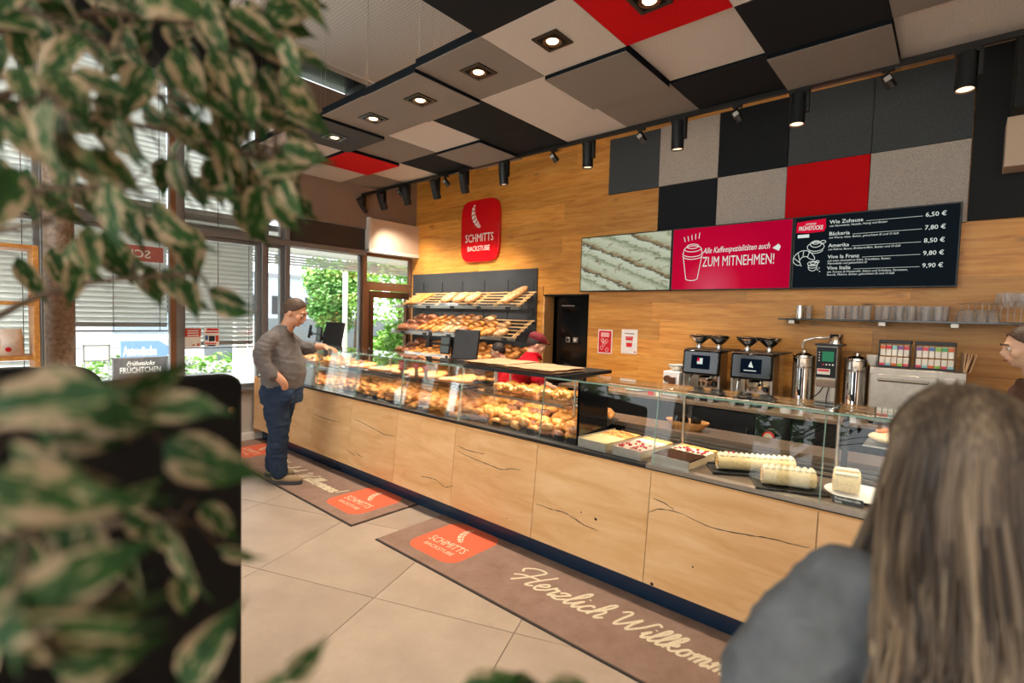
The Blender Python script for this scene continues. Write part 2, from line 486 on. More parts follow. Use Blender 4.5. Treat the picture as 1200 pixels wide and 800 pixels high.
# doorway to the dark baking room
rm = MB(); rm.box(DX0-0.3, DX1+0.6, YB+1.55, YB+1.6, 0, 2.4); rm.box(DX0-0.35, DX0-0.3, YB+0.2, YB+1.6, 0, 2.4); rm.box(DX1+0.6, DX1+0.65, YB+0.2, YB+1.6, 0, 2.4); rm.box(DX0-0.35, DX1+0.65, YB+0.2, YB+1.6, 2.4, 2.45)
obj('wall_bakery_room', rm, 'black_matte', kind='structure')
d1 = thing('door_1', None, None, (DX0, YB, 0), kind='structure')
obj('door_jamb', mb_box(0, 0.025, -0.005, 0.2, 0, DZ), 'oak_edge', d1)
obj('door_lintel', mb_box(0, DX1-DX0, -0.005, 0.2, DZ-0.02, DZ), 'black_matte', d1)
obj('door_leaf', mb_box(0.09, DX1-DX0-0.03, 0.19, 0.235, 0.01, DZ-0.02), 'black_gloss', d1)
for k in range(2):
    obj('door_switch', mb_box(0.24+k*0.115, 0.31+k*0.115, 0.178, 0.19, 1.335, 1.405), 'steel_brushed', d1, bevel=0.006)
    obj('door_switch_key', mb_box(0.258+k*0.115, 0.292+k*0.115, 0.172, 0.179, 1.352, 1.388), 'black' if k == 0 else 'paper', d1, bevel=0.003)
obj('door_notice', mb_box(0.22, 0.31, 0.186, 0.19, 0.93, 1.06), plain('door_notice', '#2d2f31', 0.5), d1)
obj('door_light_strip', mb_box(0.16, 0.36, 0.184, 0.19, 1.80, 1.815), plain('door_strip', '#8d8d8a', 0.3), d1)

# rear, right walls (behind the camera) with big windows
wf = MB(); wf.box(XW, XR, YF-0.15, YF, 0, 0.5); wf.box(XW, XR, YF-0.15, YF, 4.3, ZC)
for x in (XW, -4.2, -1.7, 0.9, XR-0.3): wf.box(x, x+0.3, YF-0.15, YF, 0.5, 4.3)
obj('wall_front', wf, 'grey_wall', kind='structure')
obj('wall_right', mb_box(XR, XR+0.15, YF, YB, 0, ZC), 'beige_paint', kind='structure')
# ceiling
def perf_mat():
    t = NT('perforated_ceiling'); b = t.bsdf(); co = t.coord('Object', (1, 1, 1))
    mp = t.n('ShaderNodeVectorMath', operation='FRACTION'); sc = t.n('ShaderNodeVectorMath', operation='SCALE'); sc.inputs['Scale'].default_value = 26
    t.l(co, sc.inputs[0]); t.l(sc.outputs[0], mp.inputs[0])
    sb = t.n('ShaderNodeVectorMath', operation='SUBTRACT'); sb.inputs[1].default_value = (0.5, 0.5, 0.5); t.l(mp.outputs[0], sb.inputs[0])
    ml = t.n('ShaderNodeVectorMath', operation='MULTIPLY'); ml.inputs[1].default_value = (1, 1, 0); t.l(sb.outputs[0], ml.inputs[0])
    ln = t.n('ShaderNodeVectorMath', operation='LENGTH'); t.l(ml.outputs[0], ln.inputs[0])
    c = t.ramp(ln.outputs['Value'], [(0.12, srgb('#a3a19e')), (0.18, srgb('#f4f2ef'))])
    t.l(c, b.inputs['Base Color']); b.inputs['Roughness'].default_value = 0.8; return t.m
M['perforated'] = perf_mat()
ceil = obj('ceiling', mb_box(XW+0.75, XR+0.1, YF-0.1, 3.95, ZC, ZC+0.08), 'perforated', kind='structure')
obj('ceiling_border', mb_box(XW+0.62, XW+0.75, YF-0.1, 3.95, ZC-0.01, ZC+0.08), 'white_paint', ceil)
obj('ceiling_recess', mb_box(XW-0.1, XR+0.1, YF-0.1, YB+0.2, ZC+0.1, ZC+0.2), 'charcoal', ceil)
obj('ceiling_upper_rear', mb_box(XW, XR, 3.95, YB+0.1, ZC, ZC+0.09), 'charcoal', ceil)
# beige soffit over the right end
obj('ceiling_soffit', mb_box(-0.62, XR, 4.34, YB+0.02, 3.74, 3.9), 'beige_paint', kind='structure')
# taupe bulkhead on the window side, lighter box under it
obj('wall_left_bulkhead', mb_box(XW-0.02, XW+0.10, 3.16, YB, 2.905, ZC), 'taupe_paint', kind='structure')
obj('wall_left_header', mb_box(XW-0.02, XW+0.07, 3.13, 4.27, 2.55, 2.905), 'dark_panel', kind='structure')
obj('trim_1', mb_box(XW+0.07, XW+0.095, 3.13, 4.27, 2.885, 2.91), 'alu', kind='structure')
obj('wall_left_box', mb_box(XW-0.02, XW+0.17, 4.31, YB, 2.60, 3.05), 'beige_paint', kind='structure')
obj('trim_2', mb_box(XW-0.02, XW+0.172, 4.27, 4.31, 2.56, 3.06), 'white_paint', kind='structure')
obj('wall_left_top', mb_box(XW-0.1, XW+0.04, YF, 3.16, 4.25, ZC+0.1), 'charcoal', kind='structure')
obj('wall_left_sill', mb_box(XW-0.1, XW+0.06, YF, 3.1, 0, 0.62), 'grey_wall', kind='structure')
obj('trim_3', mb_box(XW-0.1, XW+0.13, YF, 3.1, 0.62, 0.66), 'alu', kind='structure')
obj('baseboard_left', mb_box(XW+0.04, XW+0.18, 1.0, 2.9, 0, 0.09), 'white_paint', kind='structure')

# glazed window wall
posts = [-4.45, -3.2, -2.0, -0.6, 0.72, 1.85, 2.80, 3.10]
def window(n, y0, y1, z0, z1, fr=0.045, m='alu', deep=0.07, x=XW):
    w = thing('window_%d' % n, None, None, (x, y0, z0), kind='structure')
    L, H = y1-y0, z1-z0
    obj('window_frame', mb_box(-deep/2, deep/2, 0, fr, 0, H), m, w, bevel=0.004); obj('window_frame', mb_box(-deep/2, deep/2, L-fr, L, 0, H), m, w, bevel=0.004)
    obj('window_frame', mb_box(-deep/2, deep/2, fr, L-fr, 0, fr), m, w, bevel=0.004); obj('window_frame', mb_box(-deep/2, deep/2, fr, L-fr, H-fr, H), m, w, bevel=0.004)
    obj('pane', mb_box(-0.004, 0.004, fr, L-fr, fr, H-fr), 'window_glass', w)
    return w
n = 1
for i in range(len(posts)-1):
    a, b = posts[i], posts[i+1]
    window(n, a+0.03, b-0.03, 0.66, 2.50); n += 1
    window(n, a+0.03, b-0.03, 2.57, 4.25); n += 1
window(n, 3.13, 4.24, 0.66, 2.52, 0.03); n += 1
window(n, 4.30, 5.17, 2.085, 2.54, 0.035, 'alu_brown'); n += 1
obj('wall_left_lower', mb_box(XW-0.05, XW+0.05, 3.1, 4.26, 0, 0.66), 'grey_wall', kind='structure')
for k, y in enumerate(posts):
    obj('trim_%d' % (10+k), mb_box(XW-0.05, XW+0.09, y-0.03, y+0.03, 0.66, 4.25), 'alu', kind='structure', bevel=0.004)
    if y in (1.85,):
        obj('trim_%d' % (30+k), mb_box(XW+0.06, XW+0.1, y-0.085, y-0.03, 0.66, 4.25), 'alu_brown', kind='structure')
obj('trim_20', mb_box(XW-0.05, XW+0.11, YF, 4.27, 2.50, 2.57), 'alu', kind='structure', bevel=0.005)
obj('trim_21', mb_box(XW-0.05, XW+0.09, 4.24, 4.30, 0, 2.56), 'alu_brown', kind='structure', bevel=0.004)
obj('trim_22', mb_box(XW-0.05, XW+0.18, 4.27, YB, 2.545, 2.60), 'white_paint', kind='structure', bevel=0.005)
# side door with brown frame
d2 = thing('door_2', None, None, (XW, 4.30, 0), kind='structure')
for a in ((0, 0.075, 0, 2.08), (0.83, 0.87, 0, 2.08), (0.075, 0.83, 1.99, 2.08), (0.075, 0.83, 0, 0.16)):
    obj('door_frame', mb_box(-0.03, 0.04, a[0], a[1], a[2], a[3]), 'alu_brown', d2, bevel=0.004)
for a in ((0.085, 0.15, 0.16, 1.98), (0.76, 0.82, 0.16, 1.98), (0.15, 0.76, 1.88, 1.98)):
    obj('door_stile', mb_box(-0.02, 0.05, a[0], a[1], a[2], a[3]), 'bronze', d2, bevel=0.004)
obj('pane', mb_box(-0.004, 0.004, 0.15, 0.76, 0.16, 1.88), 'window_glass', d2)
obj('door_handle', MB().tube([(0.05, 0.12, 1.05), (0.11, 0.12, 1.05), (0.11, 0.22, 1.05)], 0.011), 'steel', d2)

# venetian blinds
M['blind'] = plain('blind', '#ecedea', 0.5, var=0.02, spec=0.4)
def blind(y0, y1, zt, zb, label, tilt=48):
    t = thing('venetian_blind', label, 'blind', (XW+0.085 if False else XW-0.16, y0, zb))
    L = y1-y0; mb = MB(); z = zt-zb-0.05
    ca, sa = math.cos(math.radians(tilt)), math.sin(math.radians(tilt))
    while z > 0.03:
        w = 0.036
        mb.add([(-w*ca, 0, z-w*sa), (0, 0, z+0.006), (w*ca, 0, z+w*sa), (w*ca, L, z+w*sa), (0, L, z+0.006), (-w*ca, L, z-w*sa)], [(0, 1, 4, 5), (1, 2, 3, 4)])
        z -= 0.056
    o = obj('slats', mb, 'blind', t, kind='stuff', smooth=False)
    obj('bottom_rail', mb_box(-0.035, 0.035, 0, L, -0.008, 0.008), 'alu', t)
    obj('head_rail', mb_box(-0.04, 0.12, 0, L, zt-zb-0.04, zt-zb), 'alu', t)
    for k in range(3):
        yy = L*(0.08+0.42*k)
        obj('cord', MB().cyl((0.04, yy, 0), (0.04, yy, zt-zb-0.02), 0.0035, 5), 'charcoal', t)
bl = [(1.90, 2.76, 2.5, 1.16, 'venetian blind in front of the poster window, lowered most of the way'),
      (0.78, 1.80, 2.5, 1.37, 'venetian blind behind the round column, ending above the blue arrow sign'),
      (-0.55, 0.68, 2.5, 0.95, 'venetian blind behind the wooden shelf at the left edge'),
      (1.90, 2.76, 4.25, 2.60, 'upper venetian blind above the poster window, fully closed over the pane'),
      (0.78, 1.80, 4.25, 2.60, 'upper venetian blind seen behind the variegated leaves'),
      (-0.55, 0.68, 4.25, 2.60, 'upper venetian blind at the top left behind the foliage'),
      (2.83, 3.08, 4.25, 2.95, 'narrow upper venetian blind beside the taupe bulkhead'),
      (-1.95, -0.65, 2.5, 1.2, 'lower venetian blind left of the wooden shelf outside the picture'),
      (-3.15, -2.05, 4.25, 2.60, 'upper venetian blind near the room corner outside the picture')]
for b in bl: blind(*b)

# round column behind the leaves
M['column'] = plain('column', '#8f7c6a', 0.35, var=0.35, scale=28, bump=0.5)
co_ = obj('column', MB().lathe([(0.105, 0), (0.105, ZC)], 28), 'column')
co_.location = (-5.98, 0.74, 0); tag(co_, 'round mottled brown column standing behind the black bench backs', 'column')

# ------------------------------------------------------------------ acoustic tiles: wall and ceiling
WP = 0.635
def felt_panel(name, x0, x1, z0, z1, m, y=YB, lab=None, dy=0.0):
    o = obj(name, mb_box(-(x1-x0)/2+0.002, (x1-x0)/2-0.002, -0.045-dy, 0, -(z1-z0)/2+0.002, (z1-z0)/2-0.002), m, bevel=0.003)
    o.location = ((x0+x1)/2, y, (z0+z1)/2); tag(o, lab, 'wall panel'); return o
xs = [-3.10+0.625*k for k in range(6)]
zt, zm = 3.71, 3.085
felt_panel('acoustic_wall_panel', xs[0], xs[1], zm, zt, 'felt_slate', lab='slate grey acoustic wall panel, leftmost of the upper row', dy=-0.015)
felt_panel('acoustic_wall_panel', xs[1], xs[2], zm, zt, 'felt_wall_light', lab='light grey acoustic wall panel in the upper row')
felt_panel('acoustic_wall_panel', xs[2], xs[3], zm, zt, 'felt_dark', lab='near-black acoustic wall panel in the upper row between light and slate ones', dy=0.01)
felt_panel('acoustic_wall_panel', xs[3], xs[4], zm, zt, 'felt_slate', lab='slate grey acoustic wall panel directly above the red one')
felt_panel('acoustic_wall_panel', xs[4], xs[5], zm, zt, 'felt_slate', lab='slate grey acoustic wall panel at the right end of the upper row')
zl = 2.46
felt_panel('acoustic_wall_panel', xs[1], xs[2], zl, zm, 'felt_dark', lab='near-black acoustic wall panel above the join of bread and pink screens', dy=-0.01)
felt_panel('acoustic_wall_panel', xs[2], xs[3], zl, zm, 'felt_wall_light', lab='light grey acoustic wall panel left of the red one')
felt_panel('acoustic_wall_panel', xs[3], xs[4], zl, zm, 'felt_red', lab='red acoustic wall panel above the menu screens', dy=0.008)
felt_panel('acoustic_wall_panel', xs[4], xs[5], zl, zm, 'felt_wall_light', lab='light grey acoustic wall panel right of the red one')
dk = obj('wall_back_dark_panel', mb_box(xs[5]+0.004, 1.6, YB-0.03, YB, 2.47, 4.0), plain('dark_wall', '#0d1216', 0.8), kind='structure')
obj('wall_back_duct', mb_box(0.22, 1.6, 4.75, YB-0.03, 3.13, 3.74), plain('dark_duct', '#10161b', 0.8), kind='structure')
obj('wall_back_niche', mb_box(0.20, 1.6, 4.95, YB-0.03, 2.79, 3.13), 'beige_paint', kind='structure')

TC = {(0, 2): 'red', (-1, 2): 'white', (-2, 2): 'grey', (-3, 2): 'grey', (-4, 2): 'grey', (-5, 2): 'slate', (-6, 2): 'white', (-7, 2): 'grey',
      (-1, 3): 'dark', (1, 2): 'white', (2, 2): 'grey', (0, 1): 'white', (-1, 1): 'grey', (-2, 1): 'white', (-3, 1): 'dark', (-4, 1): 'white', (-5, 1): 'grey', (-6, 1): 'red', (-7, 1): 'white',
      (1, 1): 'dark', (2, 1): 'grey', (3, 1): 'white', (2, 0): 'white', (1, 0): 'grey', (0, 0): 'dark', (-1, 0): 'grey', (-2, 0): 'white', (-3, 0): 'dark', (-4, 0): 'grey', (-5, 0): 'dark', (-6, 0): 'white', (-7, 0): 'grey', (3, 0): 'dark'}
low = {(-5, 2): .05, (-6, 1): .035, (-3, 2): .03, (-4, 2): .022, (-1, 1): .03, (-4, 0): .03, (1, 0): .03, (-7, 1): .02, (0, 1): -.02, (-2, 2): 0.0, (1, 1): 0, (2, 0): -.02}
rown = {3: 'fourth row', 2: 'row of the downlights', 1: 'middle row', 0: 'row nearest the wood wall'}
nb = {'white': 'whitish', 'grey': 'taupe grey', 'dark': 'near-black', 'slate': 'slate grey', 'red': 'red'}
tiles_by_row = {}
for (i, j) in TC: tiles_by_row.setdefault(j, []).append(i)
cnt = {}
for (i, j), c in sorted(TC.items(), key=lambda k: (k[0][1], k[0][0])):
    same = [q for q in sorted(tiles_by_row[j]) if TC[(q, j)] == c]
    pos = same.index(i)
    ords = ['first', 'second', 'third', 'fourth', 'fifth']
    x0 = -1.68+0.66*i; y0 = 3.62-0.66*j; dz = low.get((i, j), 0.0)
    t = thing('acoustic_ceiling_panel', None, 'ceiling panel', (x0+0.33, y0+0.33, 3.4-dz))
    lab = '%s felt ceiling panel in the %s' % (nb[c], rown[j])
    if len(same) > 1: lab = '%s from the left of the %s felt ceiling panels in the %s' % (ords[pos], nb[c], rown[j])
    t['label'] = lab
    mt = {'white': 'felt_white', 'grey': 'felt_grey', 'dark': 'felt_dark', 'slate': 'felt_slate', 'red': 'felt_red'}[c]
    obj('felt_board', mb_box(-0.3285, 0.3285, -0.3285, 0.3285, 0, 0.004), mt, t, smooth=False)
    obj('panel_core', mb_box(-0.3275, 0.3275, -0.3275, 0.3275, 0.004, 0.065), 'felt_edge', t)
    obj('suspension_wire', MB().cyl((-0.31, -0.31, 0.07), (-0.31, -0.31, ZC-3.4+dz), 0.003 if (i, j) in ((-3, 2), (-2, 2)) else 0.0008, 5), 'steel', t)
# ------------------------------------------------------------------ ceiling downlights, track and track spots
M['bulb'] = emit('bulb', (1.0, 0.86, 0.66), 5)
M['bulb_dim'] = emit('bulb_dim', (1.0, 0.78, 0.6), 1.6)
def spot(parent, loc, direction, power, size=1.2, blend=0.6, radius=0.05):
    l = bpy.data.lights.new('spot', 'SPOT'); l.energy = power; l.color = WARM; l.spot_size = size; l.spot_blend = blend; l.shadow_soft_size = radius
    o = bpy.data.objects.new('spot_lamp', l); C.objects.link(o); o.parent = parent; o.location = loc
    o.rotation_euler = Vector(direction).to_track_quat('-Z', 'Y').to_euler()
    return o
dl = ['recessed square downlight in the red panel at the top edge', 'recessed square downlight in the whitish panel, second from the right', 'recessed square downlight third from the right', 'recessed square downlight, middle one of the ceiling row',
      'recessed square downlight fifth from the right', 'recessed square downlight in the slate panel', 'recessed square downlight farthest away, in a whitish panel near the blinds']
for k in range(7):
    i = -k; dz = low.get((i, 2), 0.0); x = -1.68+0.66*i+0.33; y = 2.61
    t = thing('ceiling_downlight', dl[k], 'ceiling light', (x, y, 3.4-dz-0.001), group='recessed downlights')
    fr = MB()
    for a in ((-0.095, 0.095, -0.095, -0.07), (-0.095, 0.095, 0.07, 0.095), (-0.095, -0.07, -0.07, 0.07), (0.07, 0.095, -0.07, 0.07)): fr.box(*a, -0.008, 0.0)
    obj('frame', fr, 'black' if k < 3 else 'dark_metal', t)
    obj('housing', mb_box(-0.07, 0.07, -0.07, 0.07, -0.003, -0.0005), 'black_matte', t)
    obj('ring', MB().lathe([(0.05, -0.006), (0.062, -0.012), (0.052, -0.014), (0.042, -0.006)], 24), 'bronze', t)
    obj('bulb', MB().lathe([(0.041, -0.004), (0.036, -0.009), (0.0, -0.011)], 20), 'bulb', t)
    spot(t, (0, 0, -0.03), (0, 0, -1), DOWN_W, 1.9, 0.8)
ZT_ = 3.375
trk = thing('ceiling_track', 'black lighting track hung along the rear edge of the ceiling panels', 'light track', (-6.76, 4.2, ZT_))
obj('rail', mb_box(0, 8.6, -0.018, 0.018, -0.015, 0.02), 'black', trk, bevel=0.002)
obj('end_cap', mb_box(-0.02, 0.0, -0.02, 0.02, -0.018, 0.022), 'black', trk)
for k in range(9): obj('hanger', MB().cyl((0.4+k, 0, 0.02), (0.4+k, 0, 1.3), 0.003, 5), 'steel', trk)
def track_spot(x, tiltx, tilty, big, label, z=ZT_-0.015, L=0.235, r=0.052, power=TRACK_W, on=True):
    g = 'large cylinder track spotlights' if big else 'small round track projectors'
    t = thing('track_spotlight' if big else 'track_projector', label, 'spotlight', (x, 4.2, z), group=g)
    T = tr(0, 0, -0.135 if big else -0.075) @ rot('Y', tilty) @ rot('X', tiltx)
    if big:
        obj('adapter', mb_box(-0.06, 0.06, -0.02, 0.02, -0.03, 0.0), 'black', t, bevel=0.003)
        ar = MB(); ar.box(0.055, 0.075, -0.018, 0.018, -0.17, -0.0); ar.box(0.0, 0.075, -0.018, 0.018, -0.022, -0.012)
        obj('bracket', ar, 'black', t)
        prof = [(r*0.9, L/2), (r, L/2-0.006), (r, -L/2), (r*0.88, -L/2), (r*0.86, -L/2+0.03)]
        b = MB().lathe(prof, 26, T, cap=False); b.add([], [])
        b.lathe([(0.0, L/2+0.0), (r*0.9, L/2)], 26, T, cap=False)
        obj('barrel', b, M['barrel'], t)
        obj('lens', MB().lathe([(r*0.86, -L/2+0.012), (0, -L/2+0.011)], 20, T, cap=False), 'bulb_dim', t)
        d = (T.to_3x3() @ Vector((0, 0, -1)))
        p = T @ Vector((0, 0, -L/2-0.01))
        spot(t, p, d, power, 1.5, 1.0, 0.05)
    else:
        obj('adapter', mb_box(-0.035, 0.035, -0.015, 0.015, -0.02, 0.0), 'black', t)
        obj('bracket', MB().cyl((0, 0, -0.02), (0, 0, -0.05), 0.007, 8), 'black', t)
        obj('barrel', MB().lathe([(0.02, 0.045), (0.03, 0.035), (0.03, -0.055), (0.02, -0.055)], 18, T), 'black', t)
        obj('badge', mb_box(-0.02, 0.02, -0.034, -0.029, 0.0, 0.03, T=T), 'alu', t)
M['barrel'] = plain('barrel', '#24292d', 0.35, 0.3)
names = ['far left end of the track', 'second from the far left end, tilted', 'third from the far left, tilted by the wall corner', 'tilted one left above the red sign', 'tilted one just right of the small projector above the red sign',
         'straight one above the sign and doorway', 'straight one left of the slate wall panel', 'straight one over the first light wall panel', 'straight one at the near-black and slate panels', 'rightmost large one over the menu screen']
bigs = [(-6.68, .55, -.35), (-6.17, .5, -.3), (-5.62, .42, -.25), (-5.02, .42, -.22), (-4.50, .38, -.2), (-3.86, 0.1, 0), (-2.76, 0.04, 0), (-1.86, 0.04, 0), (-0.95, -.08, 0), (-0.03, -.12, 0)]
for q, ((x, a, b), nm) in enumerate(zip(bigs, names)):
    track_spot(x, a*1.1, -b*0.9, True, 'large black cylinder spotlight, ' + nm, power=TRACK_W*(1.0 if q < 7 else .62))
for x, nm in ((-5.75, 'small black projector beside the third tilted spotlight'), (-4.82, 'small black projector hanging above the red sign'), (-3.17, 'small black projector left of the slate wall panel'), (-2.2, 'small black projector over the slate wall panel'), (-1.38, 'small black projector over the near-black wall panel'), (-0.42, 'small black projector over the right slate wall panel')):
    track_spot(x, 0.5, -0.5, False, nm)

# ------------------------------------------------------------------ brand marks, text
def rsquare(w, h, r, n=6, bow=0.0):
    pts = []
    for cx, cy, a0 in ((w/2-r, h/2-r, 0), (-w/2+r, h/2-r, 90), (-w/2+r, -h/2+r, 180), (w/2-r, -h/2+r, 270)):
        for k in range(n+1):
            a = math.radians(a0+90*k/n); pts.append((cx+r*math.cos(a), cy+r*math.sin(a)))
    return pts
def feather(mb, x, y, s, T):
    mid = catmull([(0.0, 1.0, 0), (-.10, .55, 0), (.05, 0, 0), (.42, -.45, 0), (.62, -.6, 0)], 8)
    L = []; R = []
    for i, p in enumerate(mid):
        t = i/(len(mid)-1); w = 0.26*math.sin(PI*min(1, t*0.92+0.04))**0.8
        d = (mid[min(i+1, len(mid)-1)]-mid[max(0, i-1)]).normalized(); nx = Vector((d.y, -d.x, 0))
        jag = 0.85+0.2*(i % 3)/2
        L.append(p-nx*w*jag*-1); R.append(p+nx*w*0.55*jag*-1)
    TT = T @ tr(x, y, 0) @ Matrix.Scale(s, 4)
    for side in (L, R):
        for i in range(len(mid)-1):
            if i % 4 == 3: continue
            a = mid[i]+(side[i]-mid[i])*0.12; b = mid[i+1]+(side[i+1]-mid[i+1])*0.12
            mb.add([a, b, side[i+1], side[i]], [(0, 1, 2, 3)], TT)
def centered(mbt):
    xs_ = [v.x for v in mbt.v]; 
    dx = (min(xs_)+max(xs_))/2
    mbt.v = [v-Vector((dx, 0, 0)) for v in mbt.v]; return mbt
def fit(s, width, size, **k):
    m = text_mb(s, size, **k); xs_ = [v.x for v in m.v]; w = max(xs_)-min(xs_); x0 = min(xs_)
    m.v = [Vector(((v.x-x0)*width/w, v.y, 0)) for v in m.v]; return m
M['white_print'] = plain('white_print', '#f4f0ea', 0.5)
# red sign on the wood wall
sg = thing('brand_sign', 'glossy red rounded sign with white feather and lettering on the wood wall', 'sign', (-5.17, YB, 2.86))
W_, H_ = 0.76, 0.88
pl = []
for k in range(48):
    a = 2*PI*k/48; c_, s_ = math.cos(a), math.sin(a); e = 2/5.2
    pl.append((W_/2*abs(c_)**e*(1 if c_ > 0 else -1), H_/2*abs(s_)**e*(1 if s_ > 0 else -1)))
obj('sign_plate', MB().prism(pl, 0.05, wallT(0, -0.002, 0)), 'red_gloss', sg, bevel=0.004)
wmb = MB(); feather(wmb, -0.10, 0.17, 0.20, wallT(0, -0.0545, 0)); obj('feather_mark', wmb, 'white_print', sg, smooth=False)
obj('lettering', xf(fit('SCHMITTS', 0.56, 0.16, bold=0.0), wallT(-0.28, -0.0545, -0.155)), 'white_print', sg, smooth=False)
obj('lettering', xf(fit('BACKSTUBE', 0.44, 0.10, bold=0.0), wallT(-0.23, -0.0545, -0.285)), 'white_print', sg, smooth=False)

# screens
def screen_bread():
    t = NT('screen_bread'); co = t.coord('Object', (1, 1, 1))
    sx = t.n('ShaderNodeSeparateXYZ'); t.l(co, sx.inputs[0])
    n1 = t.noise(t.coord('Object', (3, 1, 9)), 2.5, 5, 0.65, 1.2)
    d = t.math('ADD', t.math('MULTIPLY', sx.outputs[0], 1.35), t.math('MULTIPLY', sx.outputs[2], 3.4))
    d = t.math('ADD', d, t.math('MULTIPLY', n1, 0.5)); fr = t.math('FRACT', d)
    c = t.ramp(fr, [(0.0, srgb('#7d8266')), (0.08, srgb('#d8dfc0')), (0.30, srgb('#e4ead0')), (0.36, srgb('#4d5344')), (0.42, srgb('#a98c66')), (0.55, srgb('#cdd3b2')), (0.8, srgb('#dfe4c6')), (1.0, srgb('#aab48f'))])
    n2 = t.noise(t.coord('Object', (2, 1, 5)), 4, 4, 0.7)
    c = t.mix(t.ramp(n2, [(0.56, (0, 0, 0, 1)), (0.68, (1, 1, 1, 1))]), c, srgb('#8a6a48'))
    e = t.n('ShaderNodeEmission'); t.l(c, e.inputs[0]); e.inputs[1].default_value = 0.34; t.l(e.outputs[0], t.out.inputs[0]); return t.m
def screen_pink():
    t = NT('screen_pink'); co = t.coord('Object', (1, 1, 1)); ln = t.n('ShaderNodeVectorMath', operation='DISTANCE'); ln.inputs[1].default_value = (-0.15, 0, -0.3); t.l(co, ln.inputs[0])
    c = t.ramp(ln.outputs['Value'], [(0.0, srgb('#e8506a')), (0.3, srgb('#d90f3a')), (0.75, srgb('#c40535'))])
    e = t.n('ShaderNodeEmission'); t.l(c, e.inputs[0]); e.inputs[1].default_value = 0.40; t.l(e.outputs[0], t.out.inputs[0]); return t.m
M['screen_bread'] = screen_bread(); M['screen_pink'] = screen_pink(); M['screen_dark'] = emit('screen_dark', '#141b20', 0.45)
M['screen_text'] = emit('screen_text', '#e8efe6', 0.45); M['screen_red'] = emit('screen_red', '#e01238', 0.42); M['screen_green'] = emit('screen_green', '#3d8a62', 0.4)
SZ0, SZ1 = 1.967, 2.607; SW = 1.133; SY = 5.10
def screen(k, m, label):
    x0 = -3.40+SW*k
    t = thing('wall_screen', label, 'screen', (x0+SW/2, SY, (SZ0+SZ1)/2))
    w, h = SW/2-0.001, (SZ1-SZ0)/2
    obj('bezel', mb_box(-w, w, 0, 0.05, -h, h), 'black', t, bevel=0.003)
    obj('display', mb_box(-w+0.012, w-0.012, -0.002, 0.0, -h+0.012, h-0.012), m, t, smooth=False)
    obj('wall_mount', mb_box(-0.2, 0.2, 0.05, 0.1, -0.15, 0.15), 'black', t)
    return t
s1 = screen(0, 'screen_bread', 'wall screen showing pale floured bread loaves, left of three')
s2 = screen(1, 'screen_pink', 'magenta wall screen with white coffee cup drawing, middle of three')
s3 = screen(2, 'screen_dark', 'dark breakfast menu wall screen with prices, right of three')
def loopcurve(pts, n=5, closed=False): return catmull([(p[0], p[1], 0) for p in pts], n, closed)
cup = MB(); S = wallT(-0.345, -0.004, 0.0)
lw = 0.007
def ellp(cx, cy, rx, ry, n=24, a0=0, a1=2*PI): return [(cx+rx*math.cos(a0+(a1-a0)*k/n), cy+ry*math.sin(a0+(a1-a0)*k/n)) for k in range(n+1)]
cup.ribbon(ellp(0, 0.10, 0.085, 0.03), lw, S); cup.ribbon(ellp(0, 0.125, 0.06, 0.022), lw, S)
cup.ribbon(ellp(0, 0.055, 0.10, 0.035, a0=PI*0.95, a1=2.05*PI), lw, S); cup.ribbon(ellp(0, 0.03, 0.10, 0.035, a0=PI*0.95, a1=2.05*PI), lw, S)
cup.ribbon([(-0.098, 0.05), (-0.088, 0.10)], lw, S); cup.ribbon([(0.098, 0.05), (0.088, 0.10)], lw, S)
cup.ribbon([(-0.095, 0.02), (-0.06, -0.20)], lw, S); cup.ribbon([(0.095, 0.02), (0.06, -0.20)], lw, S); cup.ribbon(ellp(0, -0.20, 0.06, 0.02, a0=PI, a1=2*PI), lw, S)
for k in range(5): cup.ribbon([(-0.08+k*0.035, 0.175+0.006*k), (-0.095+k*0.04, 0.225+0.008*k)], lw, S)
obj('cup_drawing', cup, 'screen_text', s2, smooth=False)
obj('lettering', xf(fit('Alle Kaffeespezialitäten auch', 0.62, 0.08, shear=0.35, bold=0.006), wallT(-0.24, -0.004, 0.045, 0.02)), 'screen_text', s2, smooth=False)
obj('lettering', xf(fit('ZUM MITNEHMEN!', 0.66, 0.14, bold=0.0), wallT(-0.24, -0.004, -0.085)), 'screen_text', s2, smooth=False)
hm = MB(); hm.add([(0, 0, 0), (0.05, 0.035, 0), (0.07, 0.01, 0), (0.055, -0.03, 0)], [(0, 2, 1), (0, 3, 2)], wallT(0.40, -0.004, 0.06)); obj('heart_mark', hm, 'screen_text', s2, smooth=False)
